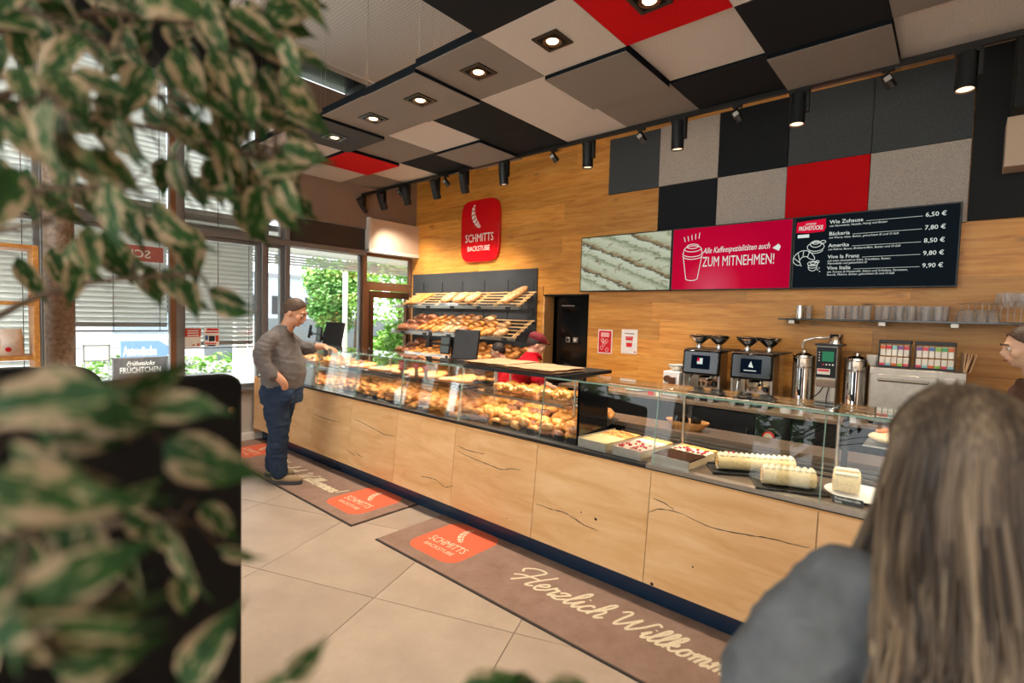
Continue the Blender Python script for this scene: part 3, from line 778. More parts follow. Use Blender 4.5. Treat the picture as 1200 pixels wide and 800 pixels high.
# menu
rows = [('Wie Zuhause', 'mit Marmelade, Nutella, Honig und Butter', '6,50 €', .235), ('Bäckeria', 'mit Wurst, Käse, Butter, gekochtem Ei und O-Saft', '7,80 €', .135), ('Amerika', 'mit Rührei, Bacon, Bratkartoffeln, Butter und O-Saft', '8,50 €', .035),
        ('Vive la Franz', 'mit einer Auswahl an Käse, Frischkäse, Butter,\nMarmelade und gekochtem Ei', '9,80 €', -.062), ('Vive Italia', 'mit Tomate & Mozzarella, Salami und Schinken, Parmesan,\nRucola, Melone, Butter, gekochtem Ei und O-Saft', '9,90 €', -.158)]
for nm, ds, pr, z in rows:
    m = text_mb(nm, 0.044, bold=0.006); xm = max(v.x for v in m.v)
    obj('menu_heading', xf(m, wallT(-0.29, -0.004, z)), 'screen_text', s3, smooth=False)
    obj('menu_line', MB().ribbon([(-0.27+xm, 0), (0.335, 0)], 0.0025, wallT(0, -0.004, z)), 'screen_text', s3, smooth=False)
    obj('menu_price', xf(text_mb(pr, 0.048, bold=0.005), wallT(0.35, -0.004, z-0.008)), 'screen_text', s3, smooth=False)
    obj('menu_text', xf(text_mb(ds, 0.0235, bold=0.0, shear=0.2), wallT(-0.29, -0.004, z-0.027)), 'screen_text', s3, smooth=False)
tg = MB().prism([(-.115, -.045), (-.11, .045), (-.02, .052), (.11, .06), (.115, -.02), (0.10, -.05), (-.02, -.055)], 0.001, wallT(-0.43, -0.003, 0.225, 0.0)); obj('menu_badge', tg, 'screen_red', s3, smooth=False)
obj('menu_badge_text', xf(fit('unsere', 0.08, 0.035, shear=0.3), wallT(-0.47, -0.0055, 0.24)), 'screen_text', s3, smooth=False)
obj('menu_badge_text', xf(fit('FRÜHSTÜCKE', 0.185, 0.05, bold=0.02), wallT(-0.522, -0.0055, 0.195)), 'screen_text', s3, smooth=False)
obj('menu_badge', MB().prism([(-.045, -.014), (.045, -.014), (.045, .014), (-.045, .014)], 0.001, wallT(-0.485, -0.003, 0.145)), 'screen_text', s3, smooth=False)
dr = MB(); lw = 0.005
D = wallT(-0.385, -0.004, 0.045)
dr.ribbon(ellp(0, 0, 0.065, 0.038), lw, D); dr.ribbon(ellp(0, 0.025, 0.042, 0.028), lw, D); dr.ribbon(ellp(0, 0.035, 0.025, 0.012), lw, D); dr.ribbon(ellp(0, -0.02, 0.06, 0.035, a0=PI*1.1, a1=PI*1.9), lw, D); dr.ribbon(ellp(0.055, 0.04, 0.02, 0.012), lw, D)
D = wallT(-0.475, -0.004, -0.045)
cr_ = loopcurve([(-.07, .02), (-.02, .06), (.04, .055), (.08, .01), (.085, -.02), (.05, -.012), (.02, .01), (-.015, .0), (-.03, -.03), (-.02, -.06), (-.05, -.062), (-.08, -.03)], 4, True)
dr.ribbon(cr_, lw, D, closed=True)
for a, b in (((0, .06), (-.005, .01)), ((.045, .05), (.03, .0)), ((-.045, .045), (-.03, -.02)), ((-.075, 0), (-.03, -.04))): dr.ribbon([a, b], lw, D)
D = wallT(-0.40, -0.004, -0.125)
dr.ribbon(ellp(0, 0, 0.035, 0.014), lw, D); dr.ribbon(ellp(0, 0.025, 0.04, 0.02), lw, D); dr.ribbon(ellp(0, 0.03, 0.02, 0.01), lw, D); dr.ribbon(ellp(0, -0.01, 0.032, 0.028, a0=PI, a1=2*PI), lw, D); dr.ribbon(ellp(0.035, 0.04, 0.013, 0.01), lw, D)
for p in ((.04, -.03), (.055, -.045), (-.09, 0.01), (.05, -.015)): dr.ribbon(ellp(p[0], p[1], 0.003, 0.003, 6), lw*0.8, D)
obj('food_drawings', dr, 'screen_text', s3, smooth=False)

# two small notices on the boards
def notice(x0, x1, z0, z1, bg, label):
    t = thing('wall_notice', label, 'notice', ((x0+x1)/2, YB, (z0+z1)/2)); w, h = (x1-x0)/2, (z1-z0)/2
    obj('sheet', mb_box(-w, w, -0.004, 0, -h, h), 'white', t, smooth=False); return t, w, h
t, w, h = notice(-3.18, -2.99, 1.245, 1.525, 'white', 'small red notice with white drawings right of the doorway')
obj('print', mb_box(-w+.012, w-.012, -0.006, -0.004, -h+.012, h-.012), 'red', t, smooth=False)
pm = MB(); Q = wallT(0, -0.0065, 0)
for k in range(3): pm.ribbon([(-.055, .1-.018*k), (.055, .1-.018*k)], .009, Q)
for k in range(7): pm.ribbon(ellp(rnd.uniform(-.045, .045), rnd.uniform(-.1, .02), .018, .022, 8), .004, Q)
obj('print_drawing', pm, 'white_print', t, smooth=False)
t, w, h = notice(-2.87, -2.67, 1.265, 1.54, 'white', 'small white notice with red coffee cup on the wood wall')
pm = MB(); pm.add([(-.045, .04, 0), (.045, .04, 0), (.034, -.06, 0), (-.034, -.06, 0)], [(3, 2, 1, 0)], wallT(0, -0.0055, 0)); pm.ribbon([(-.05, .05), (.05, .05)], .014, wallT(0, -0.0055, 0)); pm.ribbon(ellp(.075, -.115, .006, .006, 8), .01, wallT(0, -0.0055, 0))
obj('cup_print', pm, 'red', t, smooth=False)
obj('cup_band', MB().ribbon([(-.04, 0), (.04, 0)], .03, wallT(0, -0.0065, 0)), 'off_white', t, smooth=False)
obj('print_text', MB().ribbon([(-.06, .09), (.06, .09)], .008, wallT(0, -0.0055, 0)), 'charcoal', t, smooth=False)
# ------------------------------------------------------------------ serving counter with glass case
CX0, CX1 = -6.62, 1.6
joints = [-6.62, -5.90, -5.15, -4.40, -3.66, -2.905, -2.09, -1.262, -0.43, 0.40, 1.23, 1.6]
ct = thing('serving_counter', 'long serving counter with oak front panels and glass display case', 'counter', (CX0, 2.69, 0))
def sl_box(mb, x0, x1, z0, z1, yb, yt, th):
    return mb.add([(x0, yb, z0), (x1, yb, z0), (x1, yb+th, z0), (x0, yb+th, z0), (x0, yt, z1), (x1, yt, z1), (x1, yt+th, z1), (x0, yt+th, z1)],
                  [(0, 3, 2, 1), (4, 5, 6, 7), (0, 1, 5, 4), (1, 2, 6, 5), (2, 3, 7, 6), (3, 0, 4, 7)])
ZG = 0.795
for a, b in zip(joints[:-1], joints[1:]):
    cxm = (a+b)/2
    mb = sl_box(MB(), a+0.002-cxm, b-0.002-cxm, -0.31, 0.318, -0.025, 0.025, 0.022)
    o = obj('front_panel', mb, 'oak_counter', ct, smooth=False)
    o.location = Vector((cxm, 2.665, 0.465))-ct.location
wb_ = lambda name, m, *a, **k: obj(name, mb_box(*a), m, ct, world=True, **k)
M['plinth'] = plain('plinth', '#1a3048', 0.2)
wb_('plinth', 'plinth', CX0+0.05, CX1, 2.735, 3.4, 0.0, 0.15)
wb_('carcass', 'black_matte', CX0, CX1, 2.715, 3.46, 0.15, 0.775)
wb_('end_panel', 'oak_counter', CX0-0.02, CX0, 2.66, 3.5, 0.0, 0.80)
wb_('top_edge', 'oak_edge', CX0, CX1, 2.688, 2.715, 0.784, 0.793)
wb_('rim', 'black', CX0, -1.30, 2.694, 2.76, 0.79, 0.815)
wb_('rim', 'steel_brushed', -1.30, CX1, 2.694, 2.75, 0.79, 0.822)
wb_('rim_shadow_gap', 'black', -1.30, CX1, 2.692, 2.70, 0.788, 0.800)
wb_('deck', 'black_matte', CX0, -1.82, 2.76, 3.42, 0.775, 0.80)
M['deck_warm'] = plain('deck_warm', '#7d6a5a', 0.35, 0.5, var=0.1)
wb_('deck', 'deck_warm', -1.82, CX1, 2.75, 3.20, 0.775, 0.818)
wb_('divider', 'black_gloss', -1.83, -1.81, 2.765, 3.12, 0.80, 1.235)
# ventilation rails at the back of the cake section
for k in (0, 2, 4):
    wb_('vent_rail', 'steel', -1.78, CX1, 3.215+0.03*k, 3.222+0.03*k, 0.828+0.006*k, 0.842+0.006*k)
wb_('vent_base', 'black_matte', -1.81, CX1, 3.20, 3.40, 0.775, 0.82)
wb_('rear_sill', 'deck_warm', -1.81, CX1, 3.39, 3.45, 0.83, 0.885)
wb_('staff_worktop', 'deck_warm', -3.05, CX1, 3.45, 3.74, 0.84, 0.872)
wb_('staff_carcass', 'black_matte', -3.0, CX1, 3.46, 3.70, 0.02, 0.84)
for a, b in zip(joints[:-1], joints[1:]):
    g = 0.0015
    obj('front_pane', sl_box(MB(), a+g, b-g, 0.80, 1.236, 2.702, 2.752, 0.007), 'glass', ct, world=True, smooth=False)
    obj('pane_edge', sl_box(MB(), b-0.003, b+0.001, 0.80, 1.238, 2.7005, 2.7505, 0.008), 'glass_edge', ct, world=True, smooth=False)
    if not (-3.0 < (a+b)/2 < -2.0):
        obj('top_pane', mb_box(a+g, b-g, 2.752, 3.14, 1.237, 1.245), 'glass_top', ct, world=True, smooth=False)
        obj('pane_edge', mb_box(a, b, 2.749, 2.7525, 1.2365, 1.2455), 'glass_edge', ct, world=True, smooth=False)
wb_('top_deck', 'black', -2.905, -2.09+0.13, 2.75, 3.42, 1.236, 1.262, bevel=0.003)
for x in joints[1:-1]:
    obj('glass_post', MB().cyl((x, 3.12, 0.81), (x, 3.12, 1.237), 0.008, 10), 'steel', ct, world=True)
obj('glass_post', MB().cyl((CX0+0.02, 3.12, 0.80), (CX0+0.02, 3.12, 1.237), 0.008, 10), 'steel', ct, world=True)
# inner upper shelf above the rolls
wb_('inner_shelf', 'black_gloss', -6.5, -3.05, 2.86, 3.40, 1.03, 1.045)
wb_('inner_shelf', 'glass_top', -2.96, -2.02, 2.90, 3.36, 1.03, 1.042)
for x in (-6.45, -5.15, -3.75, -3.1, -2.94, -2.04): obj('shelf_post', MB().cyl((x, 3.36, 0.80), (x, 3.36, 1.24), 0.009, 8), 'steel', ct, world=True)
for x0, x1 in ((-6.55, -6.05), (-5.9, -5.3)): wb_('poster_panel', 'paper', x0, x1, 2.765, 2.772, 0.82, 1.02)
wb_('side_glass', 'glass', CX0+0.002, CX0+0.008, 2.76, 3.40, 0.80, 1.236)
# fill strips and lamps added under the case top to brighten the goods
M['led'] = emit('led', (1.0, 0.88, 0.70), 2.5)
for x0, x1 in ((-6.5, -5.2), (-5.1, -3.75), (-3.6, -2.95), (-2.85, -2.05), (-1.85, -0.5), (-0.4, 0.35)):
    wb_('light_profile', 'steel', x0, x1, 3.095, 3.125, 1.221, 1.236)
    wb_('led_strip', 'led', x0, x1, 3.10, 3.12, 1.219, 1.2205)
    l = bpy.data.lights.new('case_light', 'AREA'); l.shape = 'RECTANGLE'; l.size = x1-x0; l.size_y = 0.02; l.energy = 4.2*(x1-x0) if x0 < -2 else 1.8*(x1-x0); l.color = (1.0, 0.86, 0.66)
    lo = bpy.data.objects.new('case_light', l); C.objects.link(lo); lo.parent = ct; lo.location = Vector(((x0+x1)/2, 3.11, 1.216))-ct.location; lo.rotation_euler = (math.radians(-25), 0, 0)
for x0, x1 in ((-6.4, -5.2), (-5.1, -3.8), (-3.7, -3.1), (-2.9, -2.05)):  # more fill lamps added under the inner shelf to brighten the lower deck
    wb_('light_profile', 'steel', x0, x1, 2.90, 2.925, 1.016, 1.03)
    l = bpy.data.lights.new('shelf_light', 'AREA'); l.shape = 'RECTANGLE'; l.size = x1-x0; l.size_y = 0.02; l.energy = 1.7*(x1-x0); l.color = (1.0, 0.86, 0.66)
    lo = bpy.data.objects.new('shelf_light', l); C.objects.link(lo); lo.parent = ct; lo.location = Vector(((x0+x1)/2, 2.91, 1.012))-ct.location; lo.rotation_euler = (math.radians(8), 0, 0)
# cracks and knots in the oak, on the sloping fronts
def fplane(px, py):
    # sloping panel plane: y = 2.64 + (z-.155)*.05/.628
    d = ray(px, py); k = 0.05/0.628
    s = (2.64-0.155*k+CAM.z*k)/(d.y-d.z*k)
    return CAM+d*s
cracks = [[(800, 602), (822, 613), (850, 622), (880, 627), (905, 631), (930, 638), (949, 641)], [(760, 600), (775, 596), (800, 602)], [(628, 590), (645, 596), (662, 601), (672, 607), (684, 615)], [(671, 603), (681, 613), (690, 617), (701, 622)],
          [(536, 528), (552, 536), (575, 545), (588, 550), (600, 549), (610, 551)], [(536, 522), (550, 528), (568, 532)], [(493, 558), (505, 560), (513, 563)], [(513, 563), (521, 570), (531, 569)], [(416, 491), (432, 499), (449, 508), (463, 511)], [(407, 527), (416, 534)], [(417, 530), (425, 536)], [(368, 485), (380, 490), (399, 495)], [(765, 583), (778, 589), (790, 597)]]
for c in cracks:
    P = catmull([fplane(*p)+Vector((0, -0.0012, 0)) for p in c], 4)
    P = [p+Vector((0, 0, rnd.uniform(-.002, .002))) for p in P]
    vs = []; n_ = len(P)
    for i, p in enumerate(P):
        w = 0.0011+0.0022*abs(math.sin(i*1.3+c[0][0]))*math.sin(PI*min(1, (i+0.5)/n_))
        vs += [p+Vector((0, 0, w)), p-Vector((0, 0, w))]
    obj('crack', MB().add(vs, [(2*i, 2*i+1, 2*i+3, 2*i+2) for i in range(n_-1)]), 'crack', ct, world=True, smooth=False)
for px, py, r in ((698, 608, .011), (681, 600, .006), (470, 511, .005), (764, 684, .012), (812, 664, .006), (594, 607, .005)):
    p = fplane(px, py)+Vector((0, -0.001, 0)); 
    obj('knot', MB().add([p+Vector((r*math.cos(a)*rnd.uniform(.7, 1.2), 0, r*.8*math.sin(a))) for a in [2*PI*k/10 for k in range(10)]], [tuple(range(10))]), 'crack', ct, world=True, smooth=False)
# small price-card holders along the black rim
M['card_red'] = plain('card_red', '#e2304a', 0.5)
for k, (px, py) in enumerate(((437, 466), (461, 472), (549, 497), (562, 501), (600, 511), (640, 517), (655, 521))):
    p = onz(px, py, 0.83); p.y = 2.80
    obj('tag_holder', mb_box(p.x-0.035, p.x+0.035, 2.79, 2.80, 0.812, 0.85), 'black', ct, world=True)
# red price cards standing in front of the pastries
def card(px, py, w, h, label, z=1.1, y=2.85):
    p = ony(px, py, y); t = thing('price_card', label, 'price card', (p.x, y, p.z-h/2))
    obj('card', mb_box(-w/2, w/2, 0, 0.003, 0, h), 'card_red', t, bevel=0.001)
    mb = MB()
    for q in range(3): mb.ribbon([(-w*.35, h*(.75-.22*q)), (w*(.35-.1*q), h*(.75-.22*q))], h*.07, wallT(0, -.0008, 0))
    obj('print', mb, 'white_print', t, smooth=False)
    obj('foot', mb_box(-.012, .012, -0.002, .02, -(p.z-h/2-1.047) if p.z-h/2 > 1.047 else 0, 0.004), 'black', t)
card(470, 428, .075, .085, 'square red price card in front of the pastry trays')
card(487, 429, .07, .045, 'first oblong pink price card right of the square one')
card(498, 431, .07, .045, 'second oblong pink price card at the flat breads')
# brown paper bags lying on the deck over the glass
for k, (x0, x1, y0, y1, rz, lab) in enumerate(((-2.93, -2.50, 2.78, 3.22, .06, 'flat brown paper bag stack, left one on the black deck'), (-2.46, -2.02, 2.74, 3.14, -.04, 'flat brown paper bag stack, right one on the black deck'))):
    t = thing('paper_bag_stack', lab, 'paper bag', ((x0+x1)/2, (y0+y1)/2, 1.262), rz)
    for q in range(4):
        w, d = (x1-x0)/2, (y1-y0)/2; mb = MB(); N = 9
        vs = [((-1+2*i/N)*w+rnd.uniform(-.004, .004)+.012*math.sin(q*2), (-1+2*j/N)*d+.01*math.cos(q*3), 0.004+0.008*q+0.006*noise.noise(Vector((i*.6+q, j*.6, k*5)))) for j in range(N+1) for i in range(N+1)]
        fs = [(j*(N+1)+i, j*(N+1)+i+1, (j+1)*(N+1)+i+1, (j+1)*(N+1)+i) for j in range(N) for i in range(N)]
        mb.add(vs, fs); mb.add([(a, b, c-0.005) for a, b, c in vs], [tuple(reversed(f)) for f in fs]); o = obj('bag', mb, 'kraft', t)

# ------------------------------------------------------------------ back counter
BX0, BX1 = -3.22, 2.2
bc = thing('back_counter', 'black back counter with pale worktop below the coffee machines', 'counter', (BX0, 4.5, 0))
wc = lambda name, m, *a, **k: obj(name, mb_box(*a), m, bc, world=True, **k)
wc('carcass', 'black_matte', BX0, BX1, 4.54, YB-0.005, 0.0, 0.90)
M['worktop'] = plain('worktop', '#8b735d', 0.3, 0.1, var=0.08)
wc('worktop', 'worktop', BX0-0.01, BX1, 4.49, YB-0.005, 0.90, 0.93, bevel=0.002)
fx = [-3.2, -2.62, -2.02, -1.45, -1.22, -0.95, -0.2, 0.4, 1.0, 1.6, 2.2]
for a, b in zip(fx[:-1], fx[1:]):
    if a == -0.95: continue
    wc('cupboard_front', 'black', a+.003, b-.003, 4.515, 4.54, 0.1, 0.885, bevel=0.002)
obj('cupboard_handle', MB().tube([(-2.84, 4.515, .80), (-2.84, 4.475, .80), (-2.70, 4.475, .80), (-2.70, 4.515, .80)], .007), 'steel', bc, world=True)
obj('cupboard_handle', MB().tube([(-1.27, 4.515, .62), (-1.27, 4.475, .62), (-1.27, 4.475, .76), (-1.27, 4.515, .76)], .007), 'steel', bc, world=True)
obj('knock_tube', MB().lathe([(.062, 0), (.062, .02), (.045, .03), (.045, .07), (.04, .072)], 24, tr(-1.085, 4.515, .735) @ rot('X', PI/2)), 'black_gloss', bc, world=True)
obj('knock_tube_ring', MB().lathe([(.042, .07), (.044, .10), (.034, .103)], 24, tr(-1.085, 4.515, .735) @ rot('X', PI/2), cap=False), 'red', bc, world=True)
obj('knock_tube_cap', MB().lathe([(.034, .101), (.0, .101)], 24, tr(-1.085, 4.515, .735) @ rot('X', PI/2), cap=False), 'cream', bc, world=True)
wc('niche_shelf', 'black_gloss', -0.95, -0.2, 4.44, 4.54, 0.575, 0.59)
dm = MB()
for k in range(4): dm.add([(-3.19+.13*k, 0, .62), (-3.125+.13*k, 0, .555), (-3.06+.13*k, 0, .62), (-3.125+.13*k, 0, .685)], [(0, 1, 2, 3)], tr(0, 4.512, 0))
obj('diamond_band', dm, 'kraft', bc, world=True, smooth=False)
for k in range(5):
    t = thing('coffee_mug', '%s dark upturned mug from the left under the back worktop' % ORD[k], 'mug', (-0.86+.105*k, 4.485, .59), group='dark mugs under the back worktop')
    obj('cup', MB().lathe([(.036, 0), (.04, .012), (.041, .05), (.032, .068), (0, .07)], 18), plain('mug_dark', '#2c3238', 0.25) if k == 0 else bpy.data.materials['mug_dark'], t)
    obj('handle', MB().tube([(.038, 0, .05), (.06, 0, .045), (.06, 0, .022), (.04, 0, .018)], .005, 6), bpy.data.materials['mug_dark'], t).rotation_euler = (0, 0, -1.0)

# coffee machines
def coffee_machine(x, label, logo):
    t = thing('coffee_machine', label, 'coffee machine', (x, 4.60, 0.93)); w = .165
    obj('base', mb_box(-w, w, 0, .42, 0, .035), 'black', t, bevel=.006)
    obj('drip_tray', mb_box(-w+.02, w-.02, .01, .22, .035, .045), 'steel_brushed', t)
    gr = MB()
    for k in range(9): gr.box(-w+.03, w-.03, .02+.022*k, .028+.022*k, .045, .05)
    obj('drip_grid', gr, 'steel', t)
    obj('body', mb_box(-w, w, .22, .44, .035, .455), 'chrome', t, bevel=.008)
    for s in (-1, 1): obj('side_post', mb_box(s*(w-.004)-.01, s*(w-.004)+.01, .05, .24, .03, .44), 'steel_brushed', t, bevel=.003)
    T = tr(0, .05, .345) @ rot('X', -.10)
    obj('screen_head', mb_box(-w-.005, w+.005, -.03, .20, -.115, .115, T=T), 'black_gloss', t, bevel=.02, seg=3)
    obj('screen_trim', mb_box(-w+.0, w-.0, -.028, .2, .112, .118, T=T), 'bronze', t)
    obj('display', mb_box(-.085, .085, -.032, -.030, -.06, .065, T=T), emit('machine_display', '#101a28', .4) if 'machine_display' not in bpy.data.materials else bpy.data.materials['machine_display'], t, smooth=False)
    if logo: obj('display_icon', mb_box(-.03, 0.02, -.0335, -.0325, -.015, .04, T=T), 'screen_text', t, smooth=False); obj('display_icon', mb_box(-.03, -.008, -.0345, -.0336, .01, .04, T=T), 'screen_red', t, smooth=False)
    else:
        obj('display_icon', MB().add([(-.02, -.033, -.005), (.022, -.033, -.01), (.008, -.033, .02), (0, -.033, .045), (-.012, -.033, .02)], [(0, 1, 2, 3, 4)], T), 'screen_text', t, smooth=False)
        obj('display_bar', mb_box(-.055, .045, -.0335, -.0325, -.04, -.033, T=T), 'screen_text', t, smooth=False)
    obj('spout_block', mb_box(-.045, .045, .10, .2, .165, .215), 'chrome', t, bevel=.01)
    for s in (-.022, .022): obj('spout', MB().cyl((s, .12, .12), (s, .12, .17), .008, 8), 'chrome', t)
    obj('steam_wand', MB().tube([(-.12, .15, .22), (-.125, .10, .2), (-.13, .085, .08)], .006), 'chrome', t)
    obj('tap', MB().lathe([(.022, 0), (.024, .03), (.015, .045)], 14, tr(.105, .11, .13)), 'black', t)
    obj('top_tray', mb_box(-w+.01, w+.06, .06, .44, .46, .472), 'dark_metal', t, bevel=.003)
    for s, yy in ((-.085, .20), (.085, .24)):
        obj('bean_hopper', MB().lathe([(.03, .0), (.03, .03), (.022, .035), (.094, .10), (.098, .125), (.0, .128)], 24, tr(s, yy, .472)), 'chrome', t)
        obj('hopper_beans', MB().lathe([(.090, .122), (.0, .131)], 20, tr(s, yy, .4725), cap=False), 'chocolate', t)
coffee_machine(-1.735, 'black and chrome coffee machine with small red and white logo, left of two', True)
coffee_machine(-1.30, 'black and chrome coffee machine with blue start screen, right of two', False)
for k in range(6):
    t = thing('espresso_glass', '%s small glass from the left before the coffee machines' % ORD[k], 'glass', (-1.86+.13*k+(.05 if k > 2 else 0), 4.54+.02*(k % 2), .93), group='small glasses before the coffee machines')
    obj('bowl', MB().lathe([(.022, 0), (.028, .06), (.026, .06), (.020, .006)], 14), 'tumbler', t)
# filter brewer: two urns, control tower, pipe
bw = thing('filter_brewer', 'steel filter coffee brewer with green display between two tall urns', 'coffee brewer', (-0.76, 4.72, .93))
obj('tower', mb_box(-.075, .075, 0, .2, 0, .555), 'steel_brushed', bw, bevel=.006)
obj('tower_top', mb_box(-.085, .10, -.01, .22, .555, .57), 'black', bw)
obj('control_panel', mb_box(-.068, .068, -.008, 0, .30, .545), 'dark_metal', bw)
obj('display', mb_box(-.03, .05, -.0105, -.008, .43, .51), 'screen_green', bw, smooth=False)
for k in range(4): obj('button', MB().cyl((-.02+.022*k, -.012, .405), (-.02+.022*k, -.007, .405), .006, 8), 'red' if k == 0 else 'white', bw)
for k in range(4): obj('button', MB().cyl((-.05, -.012, .435+.022*k), (-.05, -.007, .435+.022*k), .004, 8), 'white', bw)
obj('sticker', mb_box(-.06, .03, -.0105, -.008, .325, .37), 'paper', bw); obj('sticker_band', mb_box(-.055, .025, -.0125, -.0105, .35, .365), 'red', bw)
obj('socket_box', mb_box(-.06, .075, -.03, -.0, .225, .285), 'deck_warm', bw, bevel=.004)
obj('cable', MB().tube(catmull([(-.01, -.02, .23), (-.03, -.05, .18), (-.07, -.04, .14), (-.10, .0, .12)], 5), .004, 6), 'black', bw)
obj('cable', MB().tube(catmull([(.03, -.02, .23), (.02, -.05, .12), (.06, -.06, .05), (.12, -.02, .06)], 5), .004, 6), 'black', bw)
obj('filter_cap', MB().lathe([(.058, 0), (.058, .012), (.052, .015), (.052, .075), (.056, .08), (.0, .082)], 24, tr(.04, .11, .57)), 'chrome', bw)
obj('pipe', MB().tube(catmull([(-.19, .08, .52), (-.185, .08, .575), (-.13, .09, .605), (-.06, .1, .615), (.0, .11, .615)], 5), .010, 8), 'steel', bw)
def urn(x, label, m):
    t = thing('coffee_urn', label, 'urn', (x, 4.80, .93)); r = .082
    obj('body', MB().lathe([(r, 0), (r, .44), (r*.97, .445), (r*1.04, .45), (r*1.04, .465), (r*.6, .485), (.02, .49), (.02, .505), (0, .507)], 32), m, t)
    obj('band', MB().lathe([(r*1.01, .36), (r*1.015, .365), (r*1.015, .372), (r*1.01, .377)], 32, cap=False), 'steel_brushed', t)
    obj('gauge', mb_box(-.008, .008, -r-.012, -r+.004, .06, .36), 'black', t)
    obj('gauge_guard', mb_box(.012, .022, -r-.014, -r+.006, .05, .38), 'bronze', t)
    obj('tap', MB().tube([(0, -r, .13), (0, -r-.05, .13), (0, -r-.055, .09)], .010), 'chrome', t); obj('tap_lever', MB().tube([(0, -r-.04, .14), (-.01, -r-.05, .19)], .006), 'black', t)
urn(-0.935, 'tall steel coffee urn left of the control tower', 'chrome')
urn(-0.565, 'tall steel coffee urn right of the control tower', 'chrome')
# snack oven
ov = thing('snack_oven', 'stainless steel snack oven with bar handle under the tea boxes', 'oven', (-0.19, 4.58, .93))
obj('body', mb_box(-.27, .27, .01, .50, 0.015, .42), 'steel_brushed', ov, bevel=.004)
obj('door', mb_box(-.262, .12, -.012, .01, .02, .375), 'steel_brushed', ov, bevel=.004); obj('side_door', mb_box(.128, .262, -.012, .01, .02, .375), 'steel_brushed', ov, bevel=.004)
obj('handle', MB().tube([(-.21, -.012, .335), (-.21, -.045, .335), (.07, -.045, .335), (.07, -.012, .335)], .010), 'steel', ov)
obj('side_handle', mb_box(.14, .25, -.035, -.012, .30, .325), 'steel', ov, bevel=.006)
for s in (-1, 1): obj('foot', mb_box(s*.24-.02, s*.24+.02, .03, .45, 0, .015), 'black', ov)
tcol = ['#c8303a', '#d0475a', '#4aa06a', '#8cc0c8', '#4a6aa0', '#d0602a', '#7a4a8a', '#8ab84a']
for k, c in enumerate(tcol): M['tea%d' % k] = plain('tea%d' % k, c, 0.5)
def teabox(x, n, label):
    t = thing('tea_box', label, 'tea box', (x, 4.66, 1.352)); w = .035*n/2+.006
    obj('tray', mb_box(-w, w, -.005, .12, 0, .012), 'black', t)
    for s in (-1, 1): obj('side', MB().add([(s*w-.003, 0, 0), (s*w-.003, .12, 0), (s*w-.003, .12, .185), (s*w-.003, .04, .185), (s*w+.003, 0, 0), (s*w+.003, .12, 0), (s*w+.003, .12, .185), (s*w+.003, .04, .185)], [(0, 1, 2, 3), (7, 6, 5, 4), (0, 3, 7, 4), (3, 2, 6, 7), (0, 4, 5, 1), (1, 5, 6, 2)]), 'black_gloss', t)
    obj('lid', mb_box(-w-.004, w+.004, .025, .125, .175, .2), 'black', t, bevel=.003)
    for k in range(n):
        xx = -w+.006+.035*(k+.5)
        obj('tea_sachets', mb_box(xx-.0155, xx+.0155, .03, .10, .085, .165), 'paper', t, bevel=.003)
        obj('tea_sachets', mb_box(xx-.0155, xx+.0155, .0, .06, .014, .075), 'off_white', t, bevel=.003)
        obj('sachet_label', mb_box(xx-.0155, xx+.0155, .028, .032, .135, .16), 'tea%d' % ((k*3+n) % 8), t)
        obj('sachet_label', mb_box(xx-.016, xx+.016, -.003, .001, .014, .032), 'tea%d' % ((k*2+1) % 8), t)
teabox(-.325, 5, 'black tea box with lid on the oven, left of two')
teabox(-.095, 6, 'black tea box with lid on the oven, right of two')
nb_ = thing('napkin_bundle', 'loose white paper bags standing right of the tea boxes', 'napkins', (.055, 4.72, 1.352))
for k in range(9): obj('sheet', mb_box(-.002, .002, -.05, .05, 0, .13, T=tr(.0+.004*k, 0, 0) @ rot('Y', .03*k) @ rot('Z', rnd.uniform(-.2, .2))), 'kraft', nb_)
fl_ = thing('filter_paper_stack', 'white coffee filter papers left of the tea boxes', 'coffee filter', (-.455, 4.72, 1.352))
for k in range(4): obj('filter', MB().lathe([(.02, 0), (.045, .05+.004*k), (.043, .05+.004*k), (.018, .002)], 14, tr(.0, 0, .006*k)), 'paper', fl_)

# wall shelf with glasses
sh = thing('glass_shelf', 'thin black wall shelf carrying the drinking glasses', 'shelf', (-1.19, YB, 1.69))
obj('board', mb_box(0, 2.6, -.24, 0, 0, .012), 'black_gloss', sh)
for x in (.10, .75, 1.19, 1.85): obj('bracket', mb_box(x-.025, x+.025, -.2, -0, -.035, 0), 'steel_brushed', sh, bevel=.003)
tum = MB().lathe([(.026, 0), (.033, .115), (.0315, .115), (.0245, .008)], 16).mesh('tumbler')
autosmooth(tum)
def shelfx(px, y): return ony(px, 377, y).x
for k, px in enumerate([947, 971, 979, 986, 994, 1001, 1008, 1015, 1029, 1037, 1045, 1053, 1060, 1067, 1077, 1084, 1091, 1099, 1106]):
    y = 5.03 if k % 2 else 5.11
    o = obj('drinking_glass', tum, 'tumbler', smooth=False); o.location = (shelfx(px, y), y, 1.7025); o.rotation_euler = (0, 0, k)
    tag(o, '%s clear straight tumbler from the left on the black wall shelf' % ORD[k], 'glass', 'tumblers on the wall shelf')
cm_ = thing('steel_jug', 'small steel jug at the left end of the wall shelf', 'jug', (shelfx(937, 5.07), 5.07, 1.7025))
obj('body', MB().lathe([(.032, 0), (.036, .08), (.034, .115), (.031, .115), (.03, .01)], 18), 'chrome', cm_); obj('handle', MB().tube([(.034, 0, .10), (.06, 0, .09), (.06, 0, .04), (.036, 0, .03)], .004, 6), 'chrome', cm_)
wi = MB().lathe([(.036, 0), (.031, .05), (.02, .085), (.004, .095), (.004, .13), (.032, .137), (.033, .139), (0, .140)], 18, cap=False).mesh('wine_in'); autosmooth(wi)
